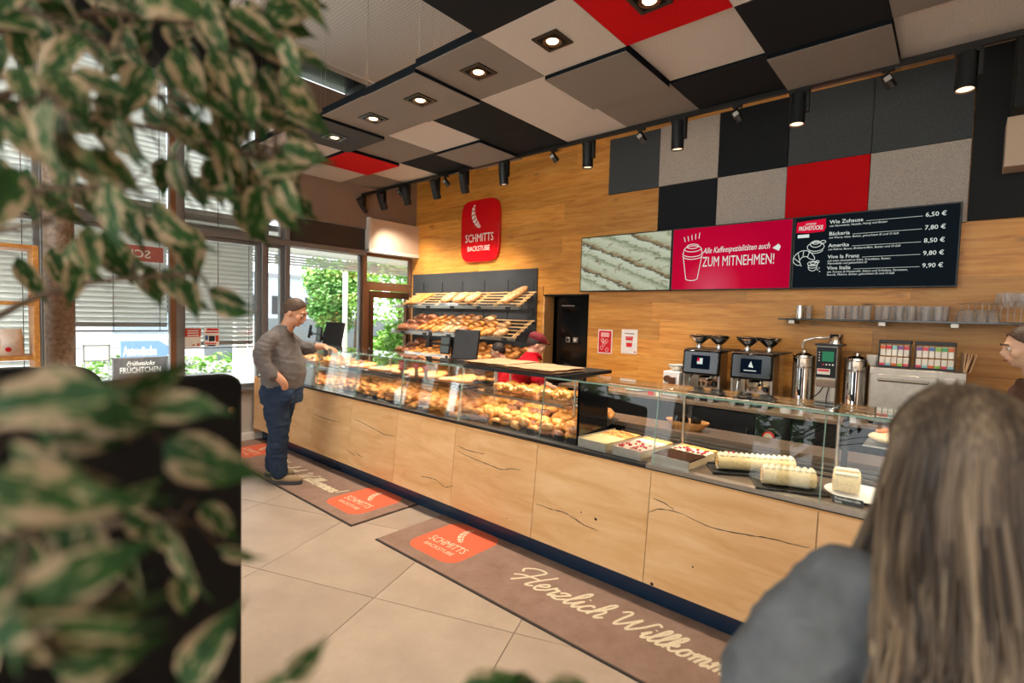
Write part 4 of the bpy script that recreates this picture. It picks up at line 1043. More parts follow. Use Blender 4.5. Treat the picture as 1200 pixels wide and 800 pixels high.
for k, px in enumerate([1126, 1134, 1142, 1150, 1158, 1164]):
    y = 5.04 if k % 2 else 5.10
    o = obj('wine_glass', wi, 'tumbler', smooth=False); o.location = (shelfx(px, y), y, 1.7025); tag(o, '%s upturned short stemmed glass from the left on the wall shelf' % ORD[k], 'wine glass', 'upturned short stemmed glasses')
wt = MB().lathe([(.032, 0), (.033, .002), (.004, .008), (.004, .10), (.025, .125), (.036, .165), (.031, .215), (.030, .215)], 18, cap=False).mesh('wine_tall'); autosmooth(wt)
for k, px in enumerate([1172, 1180, 1188, 1196, 1204]):
    y = 5.04 if k % 2 else 5.10
    o = obj('wine_glass', wt, 'tumbler', smooth=False); o.location = (shelfx(px, y), y, 1.7025); tag(o, '%s tall wine glass from the left at the right end of the shelf' % ORD[k], 'wine glass', 'tall wine glasses')

# odds and ends on the back counter, left part
t = thing('bean_grinder', 'white grinder with black knob left of the coffee machines', 'grinder', (-2.02, 4.72, .93))
obj('body', mb_box(-.07, .09, -.1, .1, 0, .24), 'white', t, bevel=.01); obj('head', MB().cyl((-.02, -.13, .17), (-.02, -.09, .17), .032, 16), 'bronze', t); obj('spout', mb_box(.0, .06, -.14, -.1, .12, .19), 'bronze', t, bevel=.008)
t = thing('porcelain_bowl', 'grey-white bowl on top of the white grinder', 'bowl', (-2.0, 4.72, 1.1705))
obj('bowl', MB().lathe([(.035, 0), (.075, .045), (.08, .06), (.075, .06), (.03, .008)], 20), 'off_white', t)
for x, c, lab in ((-2.18, 'red', 'red bottle with black cap beside the white grinder'), (-2.10, 'cream', 'cream jar with green lid beside the white grinder'), (-2.135, 'kraft', 'brown jar between red bottle and grinder')):
    yy = 4.56 if c != 'kraft' else 4.66
    t = thing('sauce_bottle', lab, 'bottle', (x, yy, .93)); obj('body', MB().lathe([(.026, 0), (.026, .075), (.018, .085)], 14), c, t); obj('cap', MB().lathe([(.019, .085), (.017, .108)], 14), 'black' if c == 'red' else ('leaf_green' if c == 'cream' else 'bronze'), t)
t = thing('serving_plate', 'white plate in front of the wood wall left of the bottles', 'plate', (-2.42, 4.75, .93)); obj('plate', MB().lathe([(.06, 0), (.12, .012), (.118, .016), (0, .008)], 24), 'off_white', t)
t = thing('cover_tray', 'wooden tray with clear rounded cover on the back counter', 'tray', (-2.66, 4.8, .93))
obj('tray', mb_box(-.16, .14, -.12, .12, 0, .03), 'shelf_wood', t, bevel=.004)
cv = MB(); arc = [(.15*math.cos(PI*k/10)*-1, .11*math.sin(PI*k/10)) for k in range(11)]
for k in range(10): cv.add([(arc[k][0], -.11, .03+arc[k][1]), (arc[k+1][0], -.11, .03+arc[k+1][1]), (arc[k+1][0], .11, .03+arc[k+1][1]), (arc[k][0], .11, .03+arc[k][1])], [(0, 1, 2, 3)])
obj('clear_cover', cv, 'glass', t)
# oven trays stacked by the doorway
t = thing('baking_tray_stack', 'stack of black baking trays in front of the dark doorway', 'baking tray', (-3.62, 4.78, 0.0))
obj('trolley', mb_box(-.28, .28, -.25, .25, 0.0, .86), 'dark_metal', t)
for k in range(4):
    tm = MB(); T = tr(.02*math.sin(k*2), 0, .865+.028*k) @ rot('Z', .08*k-.1)
    tm.box(-.29, .29, -.24, .24, 0, .006, T); tm.box(-.29, .29, -.25, -.235, 0, .02, T); tm.box(-.29, .29, .235, .25, 0, .02, T); tm.box(-.30, -.285, -.25, .25, 0, .02, T); tm.box(.285, .30, -.25, .25, 0, .02, T)
    obj('baking_tray', tm, 'dark_metal' if k < 3 else 'bronze', t)
# thermometer cup + steel bar items on the glass by the urns
t = thing('plastic_tub', 'white plastic tub on the worktop in front of the urns', 'tub', (-1.0, 4.56, .93)); obj('tub', MB().lathe([(.04, 0), (.046, .05), (.046, .056), (0, .057)], 18), 'white', t)
t = thing('wicker_basket', 'oval wicker basket of dark cups on the staff worktop', 'basket', (-1.42, 3.58, .872))
bkp = MB().lathe([(.10, 0), (.145, .05), (.15, .062), (.14, .06), (.10, .01), (0, .008)], 28); bkp.v = [Vector((v.x*1.05, v.y*.62, v.z)) for v in bkp.v]; obj('basket', bkp, 'wicker', t)
for k in range(5):
    q = thing('small_cup', '%s dark small cup from the left in the wicker basket' % ORD[k], 'cup', (-1.42+(-.08+.04*k), 3.58+(.02 if k % 2 else -.02), .882), group='dark cups in the basket'); obj('cup', MB().lathe([(.024, 0), (.034, .055), (.03, .055), (.02, .008)], 14, rot('X', .5*(k % 3)-.4) @ tr(0, 0, .02)), 'black_gloss', q)
# cake server standing between the cake plates
t = thing('cake_server', 'black plastic cake server upright behind the swiss roll plate', 'cake server', (-.40, 3.14, .82))
obj('blade', mb_box(-.035, .035, -.004, .004, 0.0, .07), 'black', t, bevel=.002); obj('handle', mb_box(-.014, .014, -.005, .005, .07, .36), 'black', t, bevel=.003)
t = thing('cake_fork', 'black short-handled scoop lying behind the cake plate', 'scoop', (-.22, 3.58, .872)); obj('handle', MB().tube([(0, 0, .0), (-.01, .02, .09)], .012, 8), 'black', t); obj('plate', MB().lathe([(.07, 0), (.075, .008), (0, .006)], 20, tr(.05, 0, 0)), 'silver_tray', t)
# ------------------------------------------------------------------ baked goods
def loaf_mesh(name, L, W, H, m, score=0, flat=0.25, power=2.3, seed=0, bumps=0.06, nu=20, nv=14, twist=0.0):
    # lies along x, sits on z=0; score = number of slashes across the top
    vs = []; fs = []; bk = []
    for j in range(nv+1):
        t = j/nv; x = -math.cos(PI*t); e = max(0.0, 1-abs(x)**power)**(1/2.0)
        for i in range(nu):
            a = 2*PI*i/nu; cy, cz = math.cos(a), math.sin(a)
            r = 1+bumps*noise.noise(Vector((x*3+seed*7.1, cy*2, cz*2+seed)))
            z = cz*H*0.5*e*r; y = cy*W*0.5*e*r
            topf = max(0, cz)
            b = 0.35+0.55*topf+0.25*noise.noise(Vector((x*4, y*18, seed*3.3)))
            if score:
                ph = (x*score*0.5+0.5+0.35*cy); fr_ = abs((ph % 1)-0.5)*2
                if topf > 0.3 and abs(x) < .88:
                    g = max(0, 1-fr_*3.2)
                    z -= g*H*0.10*topf; b -= g*0.75
            if twist:
                z += 0.16*H*math.sin(x*twist+cy*2.2)*e; y += 0.10*W*math.sin(x*twist*1.0+cz*2)*e; b += .25*math.sin(x*twist+cy*2.2)
            if z < -H*0.5*(1-flat*1.2): z = -H*0.5*(1-flat*1.2)
            vs.append((x*L/2, y, z+H*0.5*(1-flat*1.2))); bk.append(min(1, max(0, b)))
    for j in range(nv):
        for i in range(nu):
            i2 = (i+1) % nu; fs.append((j*nu+i, j*nu+i2, (j+1)*nu+i2, (j+1)*nu+i))
    mb = MB().add(vs, fs); mb.bake = bk; mb.smooth = True
    me = mb.mesh(name); me.materials.append(M[m]); return me
def croissant_mesh(name, m, R=0.055, seed=0):
    vs = []; fs = []; bk = []; nv, nu = 28, 14
    for j in range(nv+1):
        t = j/nv; a = math.radians(-105+210*t); e = math.sin(PI*min(1, max(0, t)))**0.65
        seg = abs(math.sin(t*PI*4.5)); r = 0.034*e*(0.78+0.28*seg)+0.002
        c = Vector((R*math.sin(a), R*(math.cos(a)), 0))
        d = Vector((math.sin(a), math.cos(a), 0))
        for i in range(nu):
            b = 2*PI*i/nu; p = c+d*r*math.cos(b)+Vector((0, 0, max(-.6, math.sin(b))*r*0.9+r*.55)); vs.append(p); bk.append(min(1, max(0, .25+.6*seg*max(0, math.sin(b))+.1)))
    for j in range(nv):
        for i in range(nu):
            i2 = (i+1) % nu; fs.append((j*nu+i, j*nu+i2, (j+1)*nu+i2, (j+1)*nu+i))
    mb = MB().add(vs, fs); mb.bake = bk; mb.smooth = True; me = mb.mesh(name); me.materials.append(M[m]); return me
def flat_mesh(name, m, R=0.1, el=1.5, seed=0):
    N = 20; rings = [(0.0, .024), (.35, .026), (.6, .022), (.8, .022), (.9, .03), (1.0, .016), (.96, .0)]; vs = []; fs = []; bk = []
    for r, z in rings:
        for k in range(N):
            a = 2*PI*k/N; q = 1+.06*noise.noise(Vector((math.cos(a)*2, math.sin(a)*2, seed)))
            vs.append((r*R*el*q*math.cos(a), r*R*q*math.sin(a), max(0, z*.8+(.006*noise.noise(Vector((r*6, a*2, seed))) if z > .01 else 0)))); bk.append(.8 if r > .85 else .25+.4*abs(noise.noise(Vector((r*5, a*3, seed)))))
    for j in range(len(rings)-1):
        for k in range(N): fs.append((j*N+k, j*N+(k+1) % N, (j+1)*N+(k+1) % N, (j+1)*N+k))
    fs.append(tuple((len(rings)-1)*N+k for k in range(N)))
    mb = MB().add(vs, fs); mb.bake = bk; mb.smooth = True; me = mb.mesh(name); me.materials.append(M[m]); return me
def ring_mesh(name, m, R=.04, r=.014, seed=0):
    vs = []; fs = []; bk = []; N, n_ = 18, 8
    for j in range(N):
        a = 2*PI*j/N
        for i in range(n_):
            b = 2*PI*i/n_; vs.append(((R+r*math.cos(b))*math.cos(a), (R+r*math.cos(b))*math.sin(a)*.8, max(-.7, math.sin(b))*r+r*.7)); bk.append(.3+.5*max(0, math.sin(b)))
    for j in range(N):
        for i in range(n_): fs.append((j*n_+i, j*n_+(i+1) % n_, ((j+1) % N)*n_+(i+1) % n_, ((j+1) % N)*n_+i))
    mb = MB().add(vs, fs); mb.bake = bk; mb.smooth = True; me = mb.mesh(name); me.materials.append(M[m]); return me
BR = {
 'roll': [loaf_mesh('roll%d' % k, .115, .08, .065, 'crust_gold', 1, seed=k) for k in range(3)],
 'roll_fl': [loaf_mesh('rollf%d' % k, .125, .085, .062, 'crust_floured', 2, seed=k+4) for k in range(2)],
 'roll_dark': [loaf_mesh('rolld%d' % k, .115, .085, .062, 'crust_dark', 0, seed=k+8) for k in range(2)],
 'baguette': [loaf_mesh('bag%d' % k, .52, .075, .06, 'crust_gold', 5, power=5, seed=k+11, nv=26) for k in range(2)],
 'stick': [loaf_mesh('stick%d' % k, .30, .062, .055, 'crust_gold', 0, power=4, seed=k+14, nv=26, twist=12) for k in range(2)],
 'loaf': [loaf_mesh('loaf%d' % k, .30, .15, .11, 'crust_gold', 3, power=2.8, seed=k+17) for k in range(2)],
 'loaf_fl': [loaf_mesh('loaff%d' % k, .27, .16, .11, 'crust_floured', 3, power=2.6, seed=k+21) for k in range(2)],
 'loaf_dark': [loaf_mesh('loafd%d' % k, .27, .15, .11, 'crust_dark', 0, power=2.8, seed=k+25) for k in range(2)],
 'long_fl': [loaf_mesh('long%d' % k, .48, .14, .10, 'crust_floured', 7, power=3.5, seed=k+29, nv=30) for k in range(1)],
 'croissant': [croissant_mesh('croissant%d' % k, 'crust_gold', seed=k) for k in range(1)],
 'flat': [flat_mesh('flat%d' % k, 'crust_cheese', seed=k) for k in range(2)],
 'ring': [ring_mesh('ring%d' % k, 'crust_gold', seed=k) for k in range(1)],
}
KN = {'roll': 'bread_roll', 'roll_fl': 'floured_roll', 'roll_dark': 'rye_roll', 'baguette': 'baguette', 'stick': 'twisted_bread_stick', 'loaf': 'bread_loaf', 'loaf_fl': 'floured_loaf', 'loaf_dark': 'dark_bread_loaf', 'long_fl': 'long_bread_loaf', 'croissant': 'croissant', 'flat': 'flatbread', 'ring': 'ring_pastry'}
def bread(kind, loc, R=None, label='', group=None, s=1.0):
    o = bpy.data.objects.new(KN[kind], rnd.choice(BR[kind])); C.objects.link(o)
    m_ = tr(loc) @ (R if R is not None else Matrix()) @ Matrix.Scale(s, 4)
    o.matrix_world = m_
    tag(o, label, 'bread', group); return o

# wall rack of sloping wooden slats on a slate board
slate = obj('rack_back_board', mb_box(-6.70, -4.12, YB-0.025, YB-0.002, 0.95, 2.285), 'slate'); tag(slate, 'slate grey board on the wall behind the bread rack', 'wall board')
rk = thing('bread_rack', 'wall rack with sloping wooden slats and steel front rails full of bread', 'bread rack', (-5.3, YB-.03, 1.0))
RX0, RX1 = -6.52, -4.06
tiers = [(4.76, 1.765, 5.12, 1.985), (4.70, 1.375, 5.10, 1.615), (4.66, 1.045, 5.10, 1.215), (4.62, 0.76, 5.10, 0.90)]
rr = lambda name, mb, m, **k: obj(name, mb, m, rk, world=True, **k)
for ti, (yf, zf, yb, zb) in enumerate(tiers):
    x1 = RX1 if ti < 2 else RX1-.02
    for k in range(6):
        t = (k+.3)/5.6; y = yf+(yb-yf)*t; z = zf+(zb-zf)*t
        rr('slat', mb_box(RX0, x1, y-.012, y+.012, z-.010, z+.004), 'slat_wood', smooth=False)
    for q in range(7):
        x = RX0+.06+(x1-RX0-.12)*q/6
        for s in (-.02, .02):
            rr('cross_slat', MB().add([(x+s-.006, yf, zf-.02), (x+s+.006, yf, zf-.02), (x+s+.006, yb, zb-.02), (x+s-.006, yb, zb-.02), (x+s-.006, yf, zf-.006), (x+s+.006, yf, zf-.006), (x+s+.006, yb, zb-.006), (x+s-.006, yb, zb-.006)], [(0, 3, 2, 1), (4, 5, 6, 7), (0, 1, 5, 4), (1, 2, 6, 5), (2, 3, 7, 6), (3, 0, 4, 7)]), 'slat_wood', smooth=False)
    rr('front_rail', mb_box(RX0-.04, x1+.03, yf-.035, yf-.02, zf-.028, zf+.012), 'steel')
    rr('guard', mb_box(RX0-.04, x1+.0, yf-.036, yf-.033, zf+.012, zf+.05), 'glass')
    for q in range(5):
        x = RX0+.25+(x1-RX0-.4)*q/4; rr('rail_clip', mb_box(x-.04, x+.04, yf-.045, yf-.018, zf-.026, zf+.008), 'charcoal', bevel=.004)
    for q in range(6):
        x = RX0+.10+(x1-RX0-.2)*q/5; rr('hanger', MB().tube([(x, yb, zb-.02), (x, YB-.03, zb+.02), (x, YB-.03, zb+.16)], .004, 6), 'black')
def on_tier(ti, x, t, lift=0.0):
    yf, zf, yb, zb = tiers[ti]; sl = math.atan2(zb-zf, yb-yf)
    return Vector((x, yf+(yb-yf)*t, zf+(zb-zf)*t+.005+lift)), rot('X', sl)
# top tier
for k in range(4):
    p, R = on_tier(0, -6.33+.085*k, .5); bread('baguette', p, R @ rot('Z', PI/2-.25), '%s from the left of four golden baguettes on the top rack shelf' % ORD[k], 'baguettes on the top rack shelf', .62)
for k in range(3):
    p, R = on_tier(0, -5.50+.25*k, .42); bread('loaf_fl', p, R @ rot('Z', PI/2-.35), '%s round floured loaf from the left on the top rack shelf' % ORD[k], 'floured loaves on the top rack shelf', .98)
p, R = on_tier(0, -4.28, .52); bread('long_fl', p+Vector((0, 0, .02)), R @ rot('Z', PI/2-.28), 'long slashed loaf leaning at the right end of the top rack shelf', None, .92)
# second tier
k = 0
for r_ in range(3):
    for c_ in range(2 if r_ else 2):
        p, R = on_tier(1, -6.36+.24*c_+.06*r_, .15+.32*r_, .0); bread('loaf_dark', p, R @ rot('Z', .12), 'dark brown loaf left on second rack shelf, %s row, %s' % (['front', 'middle', 'rear'][r_], ['left one', 'right one'][c_]), 'dark loaves on the second rack shelf', .88)
for c_ in range(5):
    p, R = on_tier(1, -5.92+.085*c_, .5, .02*(c_ % 2)); bread('baguette', p, R @ rot('Z', PI/2-.5), '%s from the left of the baguettes on the second rack shelf' % ORD[c_], 'baguettes on the second rack shelf', .9)
for r_ in range(3):
    for c_ in range(3):
        p, R = on_tier(1, -5.52+.17*c_+.07*r_, .13+.33*r_, .01); bread('loaf_fl' if (r_+c_) % 3 else 'loaf', p, R @ rot('Z', PI/2-.6), 'pale loaf mid second rack shelf, %s row, %s of three' % (['front', 'middle', 'rear'][r_], ['left', 'middle', 'right'][c_]), 'pale loaves on the second rack shelf', .72)
spec = [(-5.06, .14, 'loaf_dark', 'front'), (-4.90, .45, 'loaf', 'middle'), (-4.78, .82, 'roll_fl', 'rear'), (-4.78, .13, 'loaf', 'front'), (-4.64, .47, 'loaf', 'middle'), (-4.56, .14, 'loaf', 'front'), (-4.42, .5, 'loaf_fl', 'middle'), (-4.33, .14, 'loaf_fl', 'front'), (-5.12, .5, 'loaf_fl', 'middle')]
seen = {}
for x, t_, kd, rw in spec:
    seen[rw] = seen.get(rw, 0)+1
    p, R = on_tier(1, x, t_); bread(kd, p, R @ rot('Z', PI/2-.75), '%s golden loaf of the %s row, right end of second rack shelf' % (ORD[seen[rw]-1], rw), 'golden loaves on the second rack shelf', .78 if kd != 'roll_fl' else 1.5)
# third tier: three rows of rolls
for r_ in range(4):
    for c_ in range(15):
        x = -6.38+.155*c_+.05*(r_ % 2)
        if x > -4.15: continue
        p, R = on_tier(2, x, .1+.25*r_, .0+(.02 if (c_+r_) % 3 == 0 else 0))
        kd = 'roll' if c_ > 6 else ('roll_dark' if c_ < 2 else 'loaf')
        sc_ = 1.22 if kd.startswith('roll') else .52
        bread(kd, p, R @ rot('Z', rnd.uniform(.2, .9)), '%s roll from the left, %s row of the third rack shelf' % (ORD[c_], ['front', 'second', 'third', 'rear'][r_]), 'rolls on the third rack shelf', sc_)
for r_ in range(2):
    for c_ in range(12):
        p, R = on_tier(3, -6.35+.19*c_, .2+.4*r_); bread('loaf' if c_ % 3 else 'roll', p, R @ rot('Z', rnd.uniform(.1, 1.0)), '%s bread from the left, %s row of the lowest rack shelf' % (ORD[c_], ['front', 'rear'][r_]), 'breads on the lowest rack shelf', .6 if c_ % 3 else 1.25)

KP = {'roll': 'golden bread roll', 'roll_fl': 'floured roll', 'roll_dark': 'dark brown roll', 'stick': 'twisted golden bread stick', 'ring': 'golden ring pastry', 'croissant': 'golden croissant', 'flat': 'topped flatbread'}
# inside the case: heaps on the lower deck
def heap(x0, x1, kinds, n, label, group, y0=2.82, y1=3.34, layers=1, s=1.0, rz=None, z0=.802, slope=.16):
    cols = n[0]; rws = n[1]
    for l in range(layers):
        for r_ in range(rws):
            for c_ in range(cols):
                x = x0+(x1-x0)*(c_+.5+.22*rnd.uniform(-1, 1)+.25*(l % 2))/cols; y = y0+(y1-y0)*(r_+.5+.15*rnd.uniform(-1, 1))/rws
                kd = rnd.choice(kinds)
                z = z0+(y-2.8)*slope+l*.042*s+rnd.uniform(0, .006)
                a = rnd.uniform(-.4, .9) if rz is None else rz+rnd.uniform(-.12, .12)
                bread(kd, (x, y, z), rot('X', .12+rnd.uniform(-.12, .12)) @ rot('Z', a), KP[kd]+' '+label, KP[kd]+'s '+label.split(' the ')[-1], s*rnd.uniform(.93, 1.08))
for a, b in ((-6.5, -5.2), (-5.1, -4.42), (-4.38, -3.68), (-3.62, -2.93), (-2.88, -1.86)):
    t = thing('bread_tray', None, None, ((a+b)/2, 3.1, .801)); w = (b-a)/2
    tx = {-6.5: 'at the far window end', -5.1: 'under the twisted pastries', -4.38: 'under the ring pastries and bread sticks', -3.62: 'under the pale twists', -2.88: 'under the golden rolls'}[a]
    tag(t, 'sloping black tray in the counter case ' + tx, 'tray')
    obj('tray', MB().add([(-w, -.33, 0), (w, -.33, 0), (w, .29, .10), (-w, .29, .10), (-w, -.33, -.004+.006), (w, -.33, .002)], [(0, 1, 2, 3)]), 'black', t, smooth=False)
    obj('tray_lip', mb_box(-w, w, -.34, -.33, 0.0, .018), 'black', t)
heap(-6.45, -5.95, ['flat'], (2, 2), 'behind the far end glass of the counter', 'flatbreads at the far end', s=.7)
heap(-5.9, -5.2, ['ring', 'flat', 'stick'], (5, 4), 'on the lower deck near the window end', 'pastries near the window end', s=.9)
heap(-5.08, -4.45, ['stick', 'ring'], (5, 4), 'on the lower deck behind the man in grey', 'twisted pastries', layers=2, s=.85)
heap(-4.36, -3.98, ['ring', 'croissant'], (4, 4), 'in the heap left of the bread sticks', 'ring pastries', layers=2, s=1.1)
heap(-4.02, -3.66, ['stick'], (4, 2), 'laid front to back left of the smaller twists', 'twisted bread sticks', layers=2, rz=PI/2-.5, s=1.05)
heap(-3.62, -2.96, ['stick', 'roll'], (6, 4), 'in the heap just left of the big roll heap', 'pale bread twists', layers=2, rz=.9, s=1.0)
heap(-2.92, -1.90, ['roll', 'roll', 'roll_dark', 'croissant'], (10, 5), 'in the big heap behind the middle front glass', 'golden rolls in the case', layers=2, s=.95)
# breads on the inner upper shelf
heap(-6.4, -5.0, ['ring', 'croissant', 'roll'], (10, 3), 'on the upper case shelf at the window end', 'small glazed pastries', 2.9, 3.36, s=.95, z0=1.047, slope=0)
nm_f = ['first', 'second', 'third', 'fourth', 'fifth']
for k, (x, y, s) in enumerate(((-4.80, 2.99, 1.05), (-4.40, 3.03, 1.15), (-4.05, 3.05, 1.05), (-3.70, 3.02, 1.2), (-3.32, 3.05, 1.15))):
    t = thing('pastry_board', '%s dark serving board from the left on the upper case shelf' % nm_f[k].capitalize().lower(), 'serving board', (x, y, 1.047)); obj('board', mb_box(-.19, .18, -.12, .12, 0, .01), 'black', t, bevel=.003)
    bread('flat', (x, y, 1.058), rot('Z', .3), '%s from the left of the large topped flatbreads on the upper case shelf' % nm_f[k], 'large topped flatbreads', s)
    bread('flat', (x+.02, y+.12, 1.075), rot('Z', .1) @ rot('X', .25), 'smaller flatbread tucked behind the %s large one' % nm_f[k], 'smaller flatbreads', s*.7)
heap(-3.55, -3.1, ['roll', 'ring'], (4, 2), 'on the upper shelf beside the register post', 'small rolls by the register', 3.2, 3.38, s=.8, z0=1.06, slope=0)
heap(-2.9, -2.1, ['croissant', 'roll'], (6, 2), 'on the glass shelf under the paper bags', 'croissants under the paper bags', 2.98, 3.3, s=.95, z0=1.044, slope=0)
# white baskets at the staff side
for k, x in enumerate((-2.62,)):
    t = thing('wire_basket', 'white basket on the staff side of the bread case', 'basket', (x, 3.60, .872)); bb = MB(); w, d, h = .2, .12, .10
    for q in range(4): z = .01+h*q/3; bb.tube([(-w, -d, z), (w, -d, z), (w, d, z), (-w, d, z), (-w, -d, z)], .005, 5)
    for q in range(9): xx = -w+2*w*q/8; bb.tube([(xx, -d, h), (xx, -d, .01), (xx, d, .01), (xx, d, h)], .003, 5)
    obj('wire', bb, 'white', t); obj('liner', mb_box(-w+.01, w-.01, -d+.01, d-.01, .012, .02), 'paper', t)
# bread pieces on the back counter
for k in range(6):
    bread('croissant' if k % 2 else 'roll', (-3.08+.07*k, 4.62+.05*(k % 3), .932), rot('Z', k), '%s golden pastry from the left of those on the back counter by the doorway' % ORD[k], 'pastries by the doorway', .85)

# ------------------------------------------------------------------ cakes
def slab_cake(x, y, rz, L, W, H, label, zones, z=.8185):
    t = thing('sheet_cake', label, 'cake', (x, y, z), rz)
    tr_ = MB()
    tr_.box(-W/2-.004, W/2+.004, -L/2-.004, L/2+.004, 0, .004); tr_.box(-W/2-.006, -W/2-.003, -L/2-.004, L/2+.004, .003, H); tr_.box(-W/2-.004, W/2+.004, -L/2-.006, -L/2-.003, .003, H*.9)
    obj('tray', tr_, 'silver_tray', t)
    obj('base', mb_box(-W/2, W/2, -L/2, L/2, .005, H-.012), 'cake_side', t, bevel=.003)
    for (y0, y1, m_, bits) in zones:
        N = 10; vs = []; fs = []
        a, b = -L/2+L*y0, -L/2+L*y1
        for j in range(N+1):
            for i in range(N+1):
                vs.append((-W/2+W*i/N, a+(b-a)*j/N, H-.008+.006*noise.noise(Vector((i*.9+x*9, j*.8, y*5)))))
        fs = [(j*(N+1)+i, j*(N+1)+i+1, (j+1)*(N+1)+i+1, (j+1)*(N+1)+i) for j in range(N) for i in range(N)]
        obj('topping', MB().add(vs, fs).box(-W/2, W/2, a, b, H-.016, H-.011), m_, t)
        if bits:
            bm_ = MB()
            for q in range(28):
                r = rnd.uniform(.005, .011); bm_.ell((rnd.uniform(-W/2+.015, W/2-.015), rnd.uniform(a+.01, b-.01), H-.004), (r, r*1.2, r*.6), 8, 5)
            obj('topping_bits', bm_, bits, t)
slab_cake(-1.68, 2.95, -.10, .40, .21, .062, 'pale yellow sheet cake with orange bits, leftmost in the cake case', [(0, .55, 'cake_pale', None), (.55, 1, 'cake_gold', 'orange_food')])
slab_cake(-1.43, 2.93, -.10, .38, .19, .062, 'sheet cake with pink crumble, second from the left in the cake case', [(0, .6, 'icing_pink', 'berry'), (.6, .8, 'cream', None), (.8, 1, 'cake_gold', None)])
slab_cake(-1.16, 2.93, -.08, .38, .22, .062, 'sheet cake half covered in chocolate, half in cream and berries', [(0, .55, 'chocolate', None), (.55, .85, 'cream', 'berry'), (.85, 1, 'cake_gold', None)])
slab_cake(-.96, 3.13, -.05, .12, .10, .05, 'small piece of cream cake with red berries behind the chocolate cake', [(0, 1, 'cream', 'berry')])
def swiss_roll(x, y, rz, L, R, label, tray=True, z=.8185):
    t = thing('swiss_roll', label, 'cake', (x, y, z), rz)
    obj('cake_plate', MB().box(-L/2-.04, L/2+.04, -R-.05, R+.05, 0, .006).box(-L/2-.045, L/2+.045, -R-.055, -R-.047, 0, .014).box(-L/2-.045, L/2+.045, R+.047, R+.055, 0, .014), 'black', t, bevel=.002)
    prof = []; N = 26
    sh_ = [(R*math.cos(2*PI*k/N), R*.86*math.sin(2*PI*k/N)) for k in range(N)]
    mb = MB(); rows_ = 10
    for j in range(rows_+1):
        xx = -L/2+L*j/rows_
        for (a, b) in sh_: mb.v.append(Vector((xx, a*(1+.02*noise.noise(Vector((xx*9, a*20, b*20)))), b+R*.86+.007)))
    for j in range(rows_):
        for k in range(N): mb.f.append((j*N+k, j*N+(k+1) % N, (j+1)*N+(k+1) % N, (j+1)*N+k))
    obj('sponge', mb, 'cake_pale', t)
    for s in (-1, 1):
        cap = MB().add([(s*L/2, a*.98, b*.98+R*.86+.007) for a, b in sh_], [tuple(range(N)) if s > 0 else tuple(range(N-1, -1, -1))]); obj('cream_filling', cap, 'cream', t, smooth=False)
        sp = [(s*(L/2+.0015), R*.9*(1-k/40)*math.cos(k*.42), R*.78*(1-k/40)*math.sin(k*.42)+R*.86+.007) for k in range(38)]
        obj('spiral', MB().tube(sp, .0022, 5), 'cake_gold', t)
    cm = MB(); n_ = int(L/.028)
    for k in range(n_): 
        for s in (-.014, .014): cm.lathe([(.013, 0), (.015, .006), (.009, .014), (0, .021)], 8, tr(-L/2+.018+k*(L-.03)/max(1, n_-1), s, 2*R*.86-.0))
    obj('cream_rosettes', cm, 'cream', t)
    return t
swiss_roll(-.80, 3.01, .56, .40, .048, 'long cream swiss roll on a black tray, rear one of two')
swiss_roll(-.60, 2.86, .42, .24, .052, 'shorter cream swiss roll on a black tray, front one of two')
t = thing('cake_plate', 'white cake plate with sliced roll pieces near the woman', 'cake plate', (-.30, 2.97, .8185))
obj('plate', MB().lathe([(.09, 0), (.15, .014), (.155, .018), (.145, .018), (0, .008)], 36), 'white', t)
for k, (x, y, a) in enumerate(((-.36, 2.93, .2), (-.37, 3.03, .25))):
    q = thing('cake_slice', ['rolled sponge piece at the front of the white cake plate', 'rolled sponge piece at the back of the white cake plate'][k], 'cake', (x, y, .8375), a)
    N = 22; R = .042; mb = MB().lathe([(R, 0), (R, .11)], N, tr(-.055, 0, R) @ rot('Y', PI/2)); obj('sponge', mb, 'cake_pale', q)
    obj('cream_layer', mb_box(-.05, .05, -.02, .02, 2*R-.004, 2*R+.008), 'cream', q, bevel=.004)
for k in range(6):
    q = obj('cranberry', MB().ell((0, 0, .006), (.006, .006, .005), 8, 6), 'berry'); q.location = (-.24+.03*(k % 3), 2.94+.035*(k//3)+.01*k, .834); tag(q, 'dark red berry scattered on the white cake plate', 'berry', 'berries on the cake plate')
cl = thing('cake_label', 'black label with small white writing at the cake plate', 'label', (-.33, 2.765, .822)); obj('card', mb_box(-.06, .06, 0, .004, 0, .035, T=rot('X', -.3)), 'black', cl)
obj('print', xf(fit('Preiselbeerrolle', .10, .016, bold=.01), rot('X', -.3) @ wallT(-.05, -.0015, .018)), 'white_print', cl, smooth=False); obj('print', xf(fit('Stück', .03, .014, bold=.01), rot('X', -.3) @ wallT(-.05, -.0015, .004)), 'white_print', cl, smooth=False)
t = thing('sandwich_plate', 'plate with sandwich and orange toppings on the glass by the oven', 'sandwich', (-.20, 3.30, 1.03))
# sandwich rests on a small glass stand behind the front pane
obj('stand', MB().box(-.13, .13, -.10, .10, -.006, 0).cyl((0, 0, -.158), (0, 0, -.006), .02, 12), 'steel', t)
sw = MB(); sw.ell((-.02, 0, .035), (.10, .07, .035), 18, 10); obj('bread', sw, 'cake_side', t); tp = MB()
for k in range(7): tp.ell((-.06+.022*k, rnd.uniform(-.03, .03), .07+.006*(k % 2)), (.028, .024, .010), 10, 6)
obj('salmon_topping', tp, 'orange_food', t)
